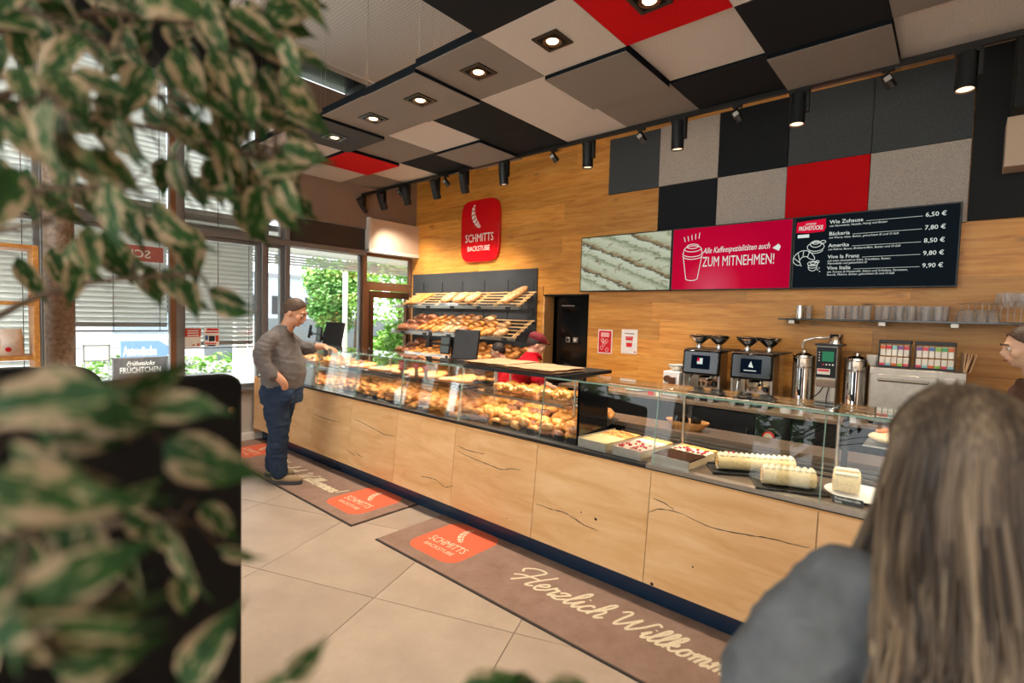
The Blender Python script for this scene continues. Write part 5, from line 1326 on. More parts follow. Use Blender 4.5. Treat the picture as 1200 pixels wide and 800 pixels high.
# ------------------------------------------------------------------ entrance mats
def mat_material():
    t = NT('mat_fabric'); b = t.bsdf(); co = t.coord(); n1 = t.noise(co, 6, 5, .7); n2 = t.noise(co, 300, 2)
    c = t.ramp(n1, [(.3, srgb('#8a6f5f')), (.7, srgb('#a3887a'))]); c = t.mix(t.math('MULTIPLY', n2, .5), c, srgb('#6f594c'))
    t.l(c, b.inputs['Base Color']); b.inputs['Roughness'].default_value = 1; b.inputs['Specular IOR Level'].default_value = .1; t.bump(n2, .3, .003); return t.m
M['mat'] = mat_material(); M['mat_red'] = felt('mat_red', '#ee6a4c'); M['mat_letter'] = felt('mat_letter', '#e8cdb0'); M['rubber'] = plain('rubber', '#2a2420', .8)
SC = {
 'H': ([[(-.5, 1.2), (-.8, 1.6), (-.3, 2.1), (.5, 2.1), (.45, 1.3), (.25, .5), (0, -.15)], [(1.45, 2.15), (1.2, 1.2), (1.05, .4), (1.1, 0), (1.5, .2)], [(-.5, .5), (-.1, .85), (.6, 1.0), (1.2, 1.05)]], 1.6),
 'W': ([[(-.4, 1.7), (-.1, 2.15), (.15, 1.9), (.2, .9), (.4, .05), (.8, .8), (1.1, 1.8), (1.1, .9), (1.3, .05), (1.75, 1.0), (2.0, 2.1), (2.4, 1.9)]], 2.2),
 'e': ([[(0, .4), (.4, .6), (.48, .85), (.28, 1.0), (.05, .6), (.12, .12), (.4, 0), (.75, .35)]], .75), 'r': ([[(0, .35), (.15, 1.05), (.3, .85), (.52, .9), (.48, .3), (.55, .02), (.8, .35)]], .8),
 'z': ([[(-.02, .72), (.12, .95), (.5, .97), (.52, .94), (.3, .5), (.02, .07), (.04, .03), (.45, .0), (.75, .35)]], .75), 'l': ([[(0, .35), (.38, 1.4), (.35, 2.0), (.17, 1.8), (.12, .4), (.28, 0), (.55, .35)]], .55),
 'i': ([[(0, .35), (.2, 1.0), (.16, .3), (.3, 0), (.52, .35)], [(.24, 1.35), (.27, 1.42)]], .52), 'c': ([[(0, .35), (.3, .95), (.5, .85), (.25, .9), (.08, .4), (.2, .02), (.45, .05), (.7, .35)]], .7),
 'h': ([[(0, .35), (.38, 1.4), (.35, 2.0), (.17, 1.8), (.1, .9), (.08, 0)], [(.1, .5), (.4, 1.0), (.58, .8), (.55, .15), (.68, 0), (.9, .35)]], .9), 'k': ([[(0, .35), (.38, 1.4), (.35, 2.0), (.17, 1.8), (.1, .9), (.08, 0)], [(.1, .45), (.45, 1.0), (.52, .7), (.2, .5), (.5, .08), (.7, .05), (.9, .35)]], .9),
 'o': ([[(0, .35), (.3, .98), (.08, .6), (.15, .05), (.5, .1), (.55, .7), (.32, .98), (.55, .8), (.8, .8)]], .8), 'm': ([[(0, .6), (.15, 1.0), (.13, 0)], [(.14, .6), (.38, 1.0), (.5, .8), (.47, 0)], [(.49, .6), (.72, 1.0), (.85, .8), (.82, .15), (.95, 0), (1.15, .35)]], 1.15),
 'n': ([[(0, .6), (.15, 1.0), (.13, 0)], [(.14, .6), (.38, 1.0), (.52, .8), (.5, .15), (.62, 0), (.85, .35)]], .85), '!': ([[(.3, 2.0), (.15, .5)], [(.1, .05), (.12, .1)]], .5), ' ': ([], .9)}
def script(s, width, lw, T):
    x = 0; mb = MB(); st = []
    for ch in s:
        g, adv = SC[ch]
        for p in g: st.append([(x+a+.35*b, b) for a, b in p])
        x += adv
    k = width/x
    for n_, p in enumerate(st):
        o = len(mb.v); mb.ribbon(catmull([(a*k, b*k, 0) for a, b in p], 5), lw, None)
        for i in range(o, len(mb.v)): mb.v[i] = Vector((mb.v[i].x, mb.v[i].y, .00003*(i-o)/2+.0002*(n_ % 3)))
    mb.v = [T @ v for v in mb.v]
    return mb
def mat_logo(mt, cx, cy, z):
    obj('logo_patch', xf(MB().add([(x, y, 0) for x, y in rsquare(.50, .53, .11)], [tuple(range(28))]), floorT(cx, cy, z)), 'mat_red', mt, world=True, smooth=False)
    f = MB(); feather(f, -.03, .10, .13, floorT(cx, cy, z+.0006)); obj('feather_mark', f, 'mat_letter', mt, world=True, smooth=False)
    obj('lettering', xf(fit('SCHMITTS', .36, .11, bold=0.0), floorT(cx-.18, cy-.10, z+.0006)), 'mat_letter', mt, world=True, smooth=False)
    obj('lettering', xf(fit('BACKSTUBE', .29, .055), floorT(cx-.145, cy-.17, z+.0006)), 'mat_letter', mt, world=True, smooth=False)
def make_mat(x0, x1, label, logos, texts):
    t = thing('entrance_mat', label, 'door mat', ((x0+x1)/2, 2.46, 0))
    obj('backing', mb_box(x0, x1, 2.085, 2.733, .0, .005), 'rubber', t, world=True); obj('carpet', mb_box(x0+.012, x1-.012, 2.097, 2.725, .004, .011), 'mat', t, world=True, smooth=False)
    for c in logos: mat_logo(t, c[0], c[1], .0116)
    for (s, x, y, w) in texts: obj('script_lettering', script(s, w, .017, floorT(x, y, .0116)), 'mat_letter', t, world=True, smooth=False)
MY1 = 2.733
make_mat(-3.09, 1.4, 'long brown mat with red logo and cursive greeting along the counter front', [(-2.64, 2.455), (1.0, 2.455)], [('Herzlich', -2.0, 2.36, .62), ('Willkommen!', -1.33, 2.38, .78)])
make_mat(-6.62, -3.41, 'brown mat with red logos under the feet of the man in grey', [(-3.80, 2.455), (-6.05, 2.455)], [('Herzlich', -5.5, 2.34, .55), ('Willkommen!', -4.86, 2.34, .72)])

# ------------------------------------------------------------------ black bench backs in the left foreground
def bench(x, y0, y1, zt, r, th, label):
    t = thing('bench', label, 'bench', (x, y1, 0)); L = y1-y0
    pts = [(-L, 0.06), (0, 0.06)] + [(-r+r*math.cos(a), zt-r+r*math.sin(a)) for a in [PI/2*k/8 for k in range(9)]] + [(-L+r-r*math.sin(a), zt-r+r*math.cos(a)) for a in [PI/2*k/8 for k in range(9)]]
    T = Matrix(((0, 0, 1, 0), (1, 0, 0, 0), (0, 1, 0, 0), (0, 0, 0, 1)))
    obj('back_panel', MB().prism(pts, th, T), 'bench_black', t, bevel=.012)
    obj('seat', mb_box(-.48, 0, -L+.02, -.02, .36, .46), 'bench_black', t, bevel=.03)
    obj('seat_base', mb_box(-.42, .02, -L+.05, -.05, .0, .36), 'black', t)
    obj('button', MB().lathe([(.012, 0), (.008, .006), (0, .008)], 12, tr(th, -.035, zt-.12) @ rot('Y', PI/2)), 'bronze', t)
    return t
bench(-1.86, -1.3, .685, 1.432, .05, .06, 'black high-backed bench nearest the camera, right end beside the tiled floor')
bench(-3.40, -1.5, .585, 1.335, .13, .07, 'black high-backed bench with rounded shoulder behind the nearest one')
# wooden shelf at the left edge with packed goods
ws_ = thing('wooden_shelf', 'wooden shelf unit with packed goods at the left picture edge', 'shelf', (-5.62, .42, 0)); ws_.rotation_euler = (0, 0, math.radians(0))
w2 = lambda name, *a: obj(name, mb_box(*a), 'shelf_wood', ws_, bevel=.003)
w2('side_panel', -.17, .17, .10, .135, 0, 2.10); w2('side_panel', -.17, .17, -1.235, -1.20, 0, 2.10)
for z in (.12, .62, 1.20, 1.63, 2.07): w2('shelf_board', -.165, .165, -1.2, .10, z, z+.03)
w2('back_strip', -.17, -.15, -1.2, .1, .0, .6)
M['pack'] = plain('pack', '#e6d6c8', .25, var=.12, scale=22, bump=.4)
for k, (y, z, w, lab) in enumerate(((.0, 1.232, .15, 'clear and white pack with red dot at the end of the lower visible shelf'), (-.19, 1.232, .14, 'clear and white pack second from the end of the lower visible shelf'), (-.38, 1.232, .14, 'white pack third from the end of the lower visible shelf'), (-.18, 1.662, .17, 'white and red pack at the end of the upper visible shelf'), (-.40, 1.662, .17, 'white and red pack further left on the upper visible shelf'))):
    t = thing('food_pack', lab, 'food package', (-5.60, .42+y-.02, z)); h = .21; N = 8; mb = MB(); vs = []
    for j in range(N+1):
        f = j/N; d = .05*math.sin(PI*min(.97, f*.85+.12)); wd = w/2*(1-.12*f)
        for i in range(14):
            a = 2*PI*i/14; q = 1+.12*noise.noise(Vector((math.cos(a)*2, f*4, k*3))); vs.append((d*math.sin(a)*q+.004*math.sin(a), wd*math.cos(a)*q, h*f))
    fs = [(j*14+i, j*14+(i+1) % 14, (j+1)*14+(i+1) % 14, (j+1)*14+i) for j in range(N) for i in range(14)]+[tuple(range(13, -1, -1)), tuple(N*14+i for i in range(14))]
    obj('bag', MB().add(vs, fs), 'pack', t)
    obj('red_label', MB().lathe([(.018, 0), (.018, .003), (0, .004)], 14, tr(.050, -.02, .05) @ rot('Y', PI/2)) if k < 3 else mb_box(.046, .054, -.05, .04, .05, .10), 'red', t)

# posters on the glass
def poster(px0, px1, py0, py1, label, kind):
    a = onx(px0, py0, XW+.10); b = onx(px1, py1, XW+.10); w = (b.y-a.y)/2; h = (a.z-b.z)/2
    t = thing('window_poster', label, 'poster', (XW+.012, (a.y+b.y)/2, (a.z+b.z)/2))
    obj('sheet', mb_box(-.003, 0, -w, w, -h, h), 'paper', t, smooth=False)
    T = Matrix(((0, 0, 1, .0005), (1, 0, 0, 0), (0, 1, 0, 0), (0, 0, 0, 1)))
    def patch(x0, x1, z0, z1, m_, d=0.0005): obj('print', MB().add([(x0*w, z0*h, d), (x1*w, z0*h, d), (x1*w, z1*h, d), (x0*w, z1*h, d)], [(0, 1, 2, 3)], T), m_, t, smooth=False)
    if kind == 0:
        patch(-1, 1, .1, 1, 'tomato'); [patch(-.7, .7, .7-.25*k, .8-.25*k, 'white_print', .001) for k in range(3)]; patch(-.1, .2, -.85, -.7, 'tomato'); patch(.5, .8, -.85, -.6, 'tomato')
    else:
        patch(-.7, .9, .75, .95, 'red'); patch(-.9, .9, .45, .6, 'red'); patch(-.4, .4, -.45, .15, 'charcoal'); patch(-.9, -.5, -.3, .2, 'tea4'); patch(.5, .9, -.5, .2, 'tomato'); patch(-.9, .6, -.75, -.6, 'red'); patch(-.6, .5, -.98, -.82, 'charcoal')
poster(219.5, 238.5, 385, 407, 'poster with orange-red top on the window glass, left of two', 0)
poster(242.5, 260, 384.5, 406, 'red and blue poster on the window glass, right of two', 1)

# ------------------------------------------------------------------ outside
M['paving'] = plain('paving', '#b9b6ae', .9, var=.06, scale=2); M['far_wall'] = plain('far_wall', '#a8b4bd', .8); M['fence_grey'] = plain('fence_grey', '#7d8287', .8); M['roof_light'] = plain('roof_light', '#a9acab', .6)
obj('ground', mb_box(-140, 90, -110, 90, -.25, -.09), 'paving', kind='structure')
obj('road', mb_box(-26, -13.5, -90, 80, -.09, -.085), plain('asphalt', '#8b8c8c', .9), kind='structure')
def leafcloud(name, m, parent, blobs, n, s, seed):
    r = random.Random(seed); mb = MB()
    for (c, R) in blobs:
        for k in range(n):
            while True:
                p = Vector((r.uniform(-1, 1), r.uniform(-1, 1), r.uniform(-1, 1)))
                if .55 < p.length < 1: break
            p = Vector(c)+Vector((p.x*R[0], p.y*R[1], p.z*R[2])); q = s*r.uniform(.6, 1.3)
            T = tr(p) @ rot('Z', r.uniform(0, 6.28)) @ rot('X', r.uniform(-1.1, 1.1)) @ rot('Y', r.uniform(-.9, .9))
            mb.add([(-q, 0, 0), (0, -q*.5, q*.12), (q, 0, 0), (0, q*.5, q*.12)], [(0, 1, 2, 3)], T)
    return obj(name, mb, m, parent, kind='stuff', smooth=False)
M['tree_light'] = plain('tree_light', '#6f9e3c', .6, var=.35, scale=3); M['tree_mid'] = plain('tree_mid', '#4c7d34', .6, var=.35, scale=3); M['hill_green'] = plain('hill_green', '#4f7a3f', .9, var=.3, scale=.3); M['bark'] = plain('bark', '#5c4b3c', .9)
def tree(px, py, dep, R, zc, m, label, seed, n=800):
    p = atd(px, py, dep); t = thing('tree', label, 'tree', (p.x, p.y, -.09))
    obj('trunk', MB().tube([(0, 0, 0), (.05, .03, zc*.5), (0, 0, zc)], [.12, .09, .05], 8), 'bark', t)
    r = random.Random(seed); bl_ = [((r.uniform(-.5, .5)*R, r.uniform(-.5, .5)*R, zc+r.uniform(-.55, .75)*R), (R*.62, R*.62, R*.5)) for k in range(7)]; s_ = .075 if dep < 18 else .13
    leafcloud('foliage', m, t, bl_, n, s_, seed)
tree(386, 360, 15, .95, 1.9, 'tree_mid', 'light green round tree outside behind the man and the register', 3)
tree(418, 340, 16, 1.45, 2.9, 'tree_light', 'tall bright green tree outside beside the window post', 4)
tree(468, 350, 15, 1.6, 2.6, 'tree_light', 'bright green tree outside seen through the side door', 5)
tree(510, 345, 19, 2.2, 3.4, 'tree_mid', 'green tree outside behind the bread rack window', 6)
tree(470, 400, 11, .8, 1.0, 'tree_light', 'pale green bush outside behind the side door glass', 8, 400)
tree(-260, 330, 22, 3.5, 4.5, 'tree_mid', 'dark green tree outside left of the picture', 9)
# line of trees in front of the south windows, outside the frame
for k in (0, 2, 4):
    t = thing('tree', 'leafy tree outside the windows behind the camera, number %s along the row' % ORD[k], 'tree', (-14+4.6*k, -17-(k % 2)*2, -.09)); obj('trunk', MB().tube([(0, 0, 0), (0, 0, 3)], [.15, .1], 8), 'bark', t)
    leafcloud('foliage', 'tree_mid', t, [((0, 0, 3.2), (2.4, 2.4, 2.0)), ((.8, .3, 4.4), (1.6, 1.6, 1.3)), ((-.9, .5, 2.6), (1.6, 1.6, 1.2))], 500, .2, 20+k)
hg = thing('hedge', 'low clipped green hedge outside below the trees', 'hedge', (-15.0, 8.2, -.09)); leafcloud('foliage', 'tree_light', hg, [((0, q, .25), (.4, .8, .3)) for q in (-5.4, -4.2, -3, -1.8, -.6, .6, 1.8, 3, 4.2)], 260, .08, 31)
hd = obj('hill', MB().lathe([(60, 0), (50, 7), (30, 15), (12, 19), (0, 20)], 40), 'hill_green'); hd.location = (-105, -60, -.1); hd['kind'] = 'structure'
fe = obj('boundary_wall', mb_box(-18.6, -18.4, 5.8, 16, -.09, 1.35), 'fence_grey'); tag(fe, 'grey boundary wall outside under the trees', 'wall')
bd = thing('far_building', 'pale blue-grey flat building far outside behind the man', 'building', (-44, 14, -.09)); obj('wall', mb_box(-5, 5, -9, 9, 0, 4.2), 'far_wall', bd); obj('roof', mb_box(-5.3, 5.3, -9.3, 9.3, 4.2, 4.5), 'fence_grey', bd)
for k in range(6): obj('window', mb_box(5.0, 5.04, -7.5+2.6*k, -6+2.6*k, 1.4, 2.8), 'charcoal', bd)
b2 = thing('wash_hall', 'long white hall outside behind the blinds', 'building', (-32, -8, -.09)); obj('wall', mb_box(-5, 5, -13, 13, 0, 3.6), 'white_paint', b2); obj('roof', mb_box(-5.4, 5.4, -13.4, 13.4, 3.6, 4.0), 'fence_grey', b2)
for k in range(5): obj('gate', mb_box(5.0, 5.05, -11+4.8*k, -7.8+4.8*k, 0, 2.9), 'fence_grey', b2)
# canopy with horizontal slats outside
cn = thing('forecourt_canopy', 'light grey canopy edge of horizontal slats outside above the windows', 'canopy', (-9.3, 2.2, 2.57))
for k in range(4): obj('slat', mb_box(-.03, .03, -2.5, 6.5, -.09+.048*k, -.058+.048*k), 'roof_light', cn)
for k in range(5): obj('slat_bracket', mb_box(-.06, -.03, -2.1+2*k, -1.95+2*k, -.10, .10), 'white_paint', cn)
obj('roof', mb_box(-.1, 2.4, -2.5, 6.5, .12, .20), 'roof_light', cn)
for y in (-2.2, 6.3): obj('column', mb_box(-.15, -.03, y-.06, y+.06, -2.66, .12), 'white_paint', cn)
lp = thing('flag_pole', 'thin white pole standing outside in front of the trees', 'pole', tuple(Vector((atd(404, 400, 11).x, atd(404, 400, 11).y, -.09)))); obj('pole', MB().cyl((0, 0, 0), (0, 0, 2.6), .05, 12), 'white', lp)
for k, px in enumerate((281, 294)):
    p = atd(px, 400, 9.5+k); t = thing('white_pillar', 'square white pillar outside below the poster window, %s one' % ['left', 'right'][k], 'pillar', (p.x, p.y, -.09)); obj('shaft', mb_box(-.09, .09, -.09, .09, 0, 1.5), 'white', t); obj('cap', mb_box(-.1, .1, -.1, .1, 1.5, 1.55), 'roof_light', t)
XT = Matrix(((0, 0, 1, 0), (1, 0, 0, 0), (0, 1, 0, 0), (0, 0, 0, 1)))    # lettering read from inside (+X side), along +Y
def yT(x, y, z): return tr(x, y, z) @ XT
def board(px0, px1, py0, py1, dep, label, name, m_, cat='sign', legs=True):
    c = atd((px0+px1)/2, py0, dep); X = c.x; a = onx(px0, (py0+py1)/2, X); b = onx(px1, (py0+py1)/2, X); zt_ = onx((px0+px1)/2, py0, X).z; zb_ = onx((px0+px1)/2, py1, X).z
    t = thing(name, label, cat, (X, (a.y+b.y)/2, -.09)); w = (b.y-a.y)/2; zt_ += .09; zb_ += .09
    obj('panel', mb_box(-.01, .01, -w+.02, w-.02, zb_, zt_-.02), m_, t)
    fr = MB(); fr.box(-.015, .018, -w, -w+.02, zb_-.02, zt_).box(-.015, .018, w-.02, w, zb_-.02, zt_).box(-.015, .018, -w, w, zt_-.02, zt_).box(-.015, .018, -w, w, zb_-.02, zb_); obj('frame', fr, 'alu', t)
    if legs: obj('legs', MB().cyl((0, -w+.02, 0), (0, -w+.02, zb_), .015, 6).cyl((0, w-.02, 0), (0, w-.02, zb_), .015, 6), 'alu', t)
    return t, w, zb_, zt_
M['chalk'] = plain('chalk', '#5a5658', .7, var=.25, scale=8)
t, w, zb_, zt_ = board(131, 197, 418, 452, 8.6, 'grey advertising board with white lettering outside the window', 'pavement_sign', 'chalk')
obj('lettering', xf(fit('Frühstücks', w*1.0, .10, shear=.3, bold=.01), yT(.012, -w*.5, zt_-.14)), 'white_print', t, smooth=False); obj('lettering', xf(fit('FRÜCHTCHEN', w*1.45, .14, bold=.01), yT(.012, -w*.73, zt_-.27)), 'white_print', t, smooth=False)
t, w, zb_, zt_ = board(97, 129, 404, 422, 8.9, 'plain pale board on legs outside left of the arrow sign', 'pale_board', 'off_white')
c = atd(165, 412, 12.0); X = c.x; a = onx(141, 412, X); b = onx(186, 412, X); tip = onx(193.5, 410, X)
t = thing('arrow_sign', 'blue arrow-shaped sign with white lettering outside above the advertising board', 'sign', (X, (a.y+b.y)/2, -.09)); w = (b.y-a.y)/2; h = .24; zc = onx(165, 411, X).z+.09
obj('panel', MB().prism([(-w, zc-h), (w, zc-h), (w+.35, zc), (w, zc+h), (-w, zc+h)], .02, XT), plain('sign_blue', '#6d8fc4', .5), t); obj('post', MB().cyl((0, -w*.6, 0), (0, -w*.6, zc-h), .04, 8), 'alu', t)
obj('lettering', xf(fit('Autowäsche', w*1.75, .3, bold=.03), yT(.022, -w*.88, zc-.10)), 'white_print', t, smooth=False)
# red letters stuck on the outer face of the blind window, read from outside
st_ = thing('window_lettering', 'mirrored red and white shop lettering stuck on the window seen from inside', 'sticker', (XW+.012, 1.3, 2.2))
obj('band', MB().add([(0, -.42, -.06), (0, .42, -.06), (0, .42, .11), (0, -.42, .11)], [(0, 1, 2, 3)]), plain('sticker_red', '#b8675c', .7), st_, smooth=False)
obj('lettering', xf(fit('SCHMITTS', .6, .12, bold=.02), tr(.002, .3, -.02) @ Matrix(((0, 0, 1, 0), (-1, 0, 0, 0), (0, 1, 0, 0), (0, 0, 0, 1)))), 'paper', st_, smooth=False)

# ------------------------------------------------------------------ cash registers
def register(x, y, z0, s, label, flip=1):
    t = thing('cash_register', label, 'cash register', (x, y, z0))
    obj('post', mb_box(-.022, .022, -.022, .022, 0, .53*s), 'black', t, bevel=.003)
    obj('foot', mb_box(-.08, .08, -.08, .08, 0, .012), 'black', t)
    obj('strut', MB().tube([(-.12*flip, 0, .34), (0, 0, .10)], .014, 6), 'dark_metal', t)
    obj('arm', mb_box(-.40, .05, -.015, .015, .45*s, .475*s), 'black', t, bevel=.003)
    T = tr(.15, .02, .47*s) @ rot('Z', .35) @ rot('X', -.22)
    obj('monitor', mb_box(-.13, .15, -.018, .018, -.15, .16, T=T), 'black', t, bevel=.008)
    obj('monitor_rim', mb_box(-.12, .14, .018, .021, -.14, .15, T=T), 'charcoal', t)
    T = tr(-.06, -.05, .455*s) @ rot('Z', -.15) @ rot('X', -.1)
    obj('customer_display', mb_box(-.10, .07, -.012, .012, -.09, .10, T=T), 'black', t, bevel=.004)
    for z in (-.075, .015): obj('display', mb_box(-.09, .06, -.0145, -.0125, z, z+.07, T=T), emit('register_display', '#8f958d', .25) if 'register_display' not in bpy.data.materials else bpy.data.materials['register_display'], t, smooth=False)
    obj('scanner', mb_box(-.02, .02, -.012, .012, -.09, .09, T=tr(-.41, 0, .50*s) @ rot('Y', .35)), 'charcoal', t, bevel=.006)
    obj('scanner_holder', mb_box(-.40, -.37, -.02, .02, .42*s, .50*s), 'black', t)
    return t
register(-3.93, 3.58, .872, 1.0, 'black cash register with customer display in front of the bread rack')
register(-6.05, 3.30, 1.0455, .66, 'black tablet cash register on arm beside the man in grey')
wc2 = obj('staff_worktop_left', mb_box(-6.4, -3.1, 3.47, 3.74, .84, .872), 'deck_warm'); tag(wc2, 'narrow brown staff worktop behind the bread case by the registers', 'worktop')
wc3 = obj('staff_cabinet', mb_box(-6.4, -3.1, 3.48, 3.70, 0, .84), 'black_matte'); tag(wc3, 'black staff cabinet under the narrow brown worktop', 'cabinet')
# ------------------------------------------------------------------ people
def remeshed(name, mb, voxel=.012, smooth=3, disp=0.0, dscale=9.0, seed=0):
    me = mb.mesh(name); o = bpy.data.objects.new('tmp', me); C.objects.link(o)
    md = o.modifiers.new('r', 'REMESH'); md.mode = 'VOXEL'; md.voxel_size = voxel
    ms = o.modifiers.new('s', 'SMOOTH'); ms.iterations = smooth; ms.factor = .5
    dg = bpy.context.evaluated_depsgraph_get(); r = bpy.data.meshes.new_from_object(o.evaluated_get(dg)); bpy.data.objects.remove(o)
    if disp:
        nrm = [v.normal.copy() for v in r.vertices]
        for v, n_ in zip(r.vertices, nrm):
            p = v.co*dscale
            f = 1-abs(noise.noise(Vector((p.x*.6+p.z*.4, p.y*.6, p.z*1.3+seed))))*2
            v.co += n_*disp*(f-.55)
    r.polygons.foreach_set('use_smooth', [True]*len(r.polygons)); r.name = name; return r
def rings(mb, rows, n=20):     # rows: (cx, cy, cz, rx, ry)
    o = len(mb.v)
    for (x, y, z, rx, ry) in rows:
        for k in range(n):
            a = 2*PI*k/n; c_, s_ = math.cos(a), math.sin(a); e = .85
            mb.v.append(Vector((x+rx*abs(c_)**e*(1 if c_ > 0 else -1), y+ry*abs(s_)**e*(1 if s_ > 0 else -1), z)))
    for i in range(len(rows)-1):
        for k in range(n): mb.f.append((o+i*n+k, o+i*n+(k+1) % n, o+(i+1)*n+(k+1) % n, o+(i+1)*n+k))
    mb.f.append(tuple(o+k for k in range(n-1, -1, -1))); mb.f.append(tuple(o+(len(rows)-1)*n+k for k in range(n)))
    return mb
def limb(mb, pts, rad, n=12):
    P = catmull([Vector(p) for p in pts], 4); R = []
    m = len(pts)-1
    for i in range(len(P)):
        f = i/(len(P)-1)*m; a = min(int(f), m-1); R.append(rad[a]+(rad[a+1]-rad[a])*(f-a))
    mb.tube(P, R, n)
    for p, r in ((P[0], R[0]), (P[-1], R[-1])): mb.ell(p, (r, r, r), 12, 8)
    return mb
def head(mb, c, T, s=1.0):     # T rotates the head; +Y is forward
    A = tr(c) @ T @ Matrix.Scale(s, 4)
    mb.ell((0, -.012, .02), (.075, .094, .098), 20, 14, A)      # skull
    mb.ell((0, .022, -.045), (.056, .066, .066), 16, 10, A)     # jaw
    mb.ell((0, .060, -.088), (.022, .020, .018), 10, 8, A)      # chin
    mb.ell((0, .098, -.018), (.013, .018, .022), 10, 8, A); mb.ell((0, .088, .004), (.009, .014, .026), 8, 6, A)   # nose
    mb.ell((0, .080, .026), (.052, .014, .012), 12, 6, A)       # brow
    mb.ell((0, .088, -.058), (.024, .010, .010), 10, 6, A)      # lips
    for s_ in (-1, 1): mb.ell((s_*.076, -.012, -.008), (.010, .020, .030), 10, 8, A); mb.ell((s_*.045, .060, -.022), (.024, .022, .026), 10, 8, A)
    return A
def face_parts(t, A, hair_m, s=1.0):
    for s_ in (-1, 1):
        obj('eye', MB().ell((s_*.031, .078, .006), (.012, .010, .009), 12, 8, A), 'white', t); obj('iris', MB().ell((s_*.031, .0865, .006), (.0055, .003, .0055), 10, 6, A), 'black', t)
        obj('eyebrow', MB().tube([A @ Vector((s_*.016, .094, .030)), A @ Vector((s_*.032, .094, .036)), A @ Vector((s_*.050, .082, .030))], .004, 6), hair_m, t)
    obj('mouth', MB().tube([A @ Vector((-.022, .092, -.058)), A @ Vector((0, .100, -.059)), A @ Vector((.022, .092, -.058))], .0035, 6), M['lip'], t)
M['lip'] = plain('lip', '#a8564c', .5)
def short_hair(t, A, m_, seed=0, cut=0.02):
    vs = []; fs = []; nu, nv = 28, 14
    for j in range(nv+1):
        th = j/nv*2.05
        for i in range(nu):
            a = 2*PI*i/nu; f = math.sin(a); lim = 1.0
            lim = (1.74-.86*f**1.3 if f > 0 else 1.74+.72*(-f))+.06*noise.noise(Vector((a*5, seed, 0)))
            tt = j/nv*lim
            x, y, z = math.sin(tt)*math.cos(a), math.sin(tt)*f, math.cos(tt); r = 1.0+.03*noise.noise(Vector((x*9, y*9, z*9+seed)))
            vs.append((x*.082*r, -.014+y*.101*r, .022+z*.106*r))
    for j in range(nv):
        for i in range(nu): fs.append((j*nu+i, (j+1)*nu+i, (j+1)*nu+(i+1) % nu, j*nu+(i+1) % nu))
    o = obj('hair', MB().add(vs, fs, A), m_, t); o.data.transform(Matrix()); md = o.modifiers.new('s', 'SOLIDIFY'); md.thickness = .008; return o
def hand(mb, wrist, fwd, up, side=1, s=1.0, curl=.35):
    # palm + five fingers; fwd = finger direction, up = back of the hand
    f = Vector(fwd).normalized(); u = Vector(up).normalized(); l = f.cross(u).normalized()*side; u = l.cross(f).normalized()*side; w = Vector(wrist)
    B = Matrix((( l.x, f.x, u.x, w.x), (l.y, f.y, u.y, w.y), (l.z, f.z, u.z, w.z), (0, 0, 0, 1))) @ Matrix.Scale(s, 4)
    mb.ell((0, .045, 0), (.040, .052, .016), 14, 8, B); mb.ell((0, .005, 0), (.026, .03, .02), 10, 6, B)
    for k, (x, L) in enumerate(((-.030, .068), (-.010, .078), (.011, .073), (.030, .056))):
        p0 = Vector((x, .080, 0)); p1 = p0+Vector((x*.12, L*.42, -L*curl*.15)); p2 = p1+Vector((x*.05, L*.32, -L*curl*.5)); p3 = p2+Vector((0, L*.2, -L*curl*.55))
        mb.tube([B @ p for p in (p0-Vector((0, .02, 0)), p0, p1, p2, p3)], [.0085*s, .009*s, .0085*s, .008*s, .006*s], 8)
    mb.tube([B @ Vector(p) for p in ((-.025, .02, 0), (-.048, .045, -.006), (-.060, .070, -.014), (-.062, .088, -.020))], [.012*s, .011*s, .010*s, .007*s], 8)

def cloth(name, col, var=.12, sc=14, bump=.25):
    t = NT(name); b = t.bsdf(); c = srgb(col); co = t.coord(); n1 = t.noise(co, sc, 5, .6); n2 = t.noise(co, 350, 2)
    cc = t.ramp(n1, [(.3, tuple(x*(1-var) for x in c[:3])+(1,)), (.7, tuple(min(1, x*(1+var)) for x in c[:3])+(1,))]); cc = t.mix(t.math('MULTIPLY', n2, .3), cc, tuple(x*.7 for x in c[:3])+(1,))
    t.l(cc, b.inputs['Base Color']); b.inputs['Roughness'].default_value = .9; b.inputs['Specular IOR Level'].default_value = .15; t.bump(n1, bump, .02); return t.m
M['tee_grey'] = cloth('tee_grey', '#6f6a68'); M['jeans'] = cloth('jeans', '#2c3a4e', .2); M['shirt_red'] = cloth('shirt_red', '#c20f20'); M['tee_woman'] = cloth('tee_woman', '#666b6f', .25, 10, .9); M['shirt_brown'] = cloth('shirt_brown', '#5d463a'); M['trouser_black'] = cloth('trouser_black', '#1c1d20')
M['hair_brown'] = plain('hair_brown', '#4a3424', .6, var=.3, scale=60, bump=.5); M['hair_dark'] = plain('hair_dark', '#241a14', .6, var=.3, scale=60, bump=.5); M['shoe_tan'] = cloth('shoe_tan', '#a08a6c'); M['shoe_sole'] = plain('shoe_sole', '#3c3d40', .8)

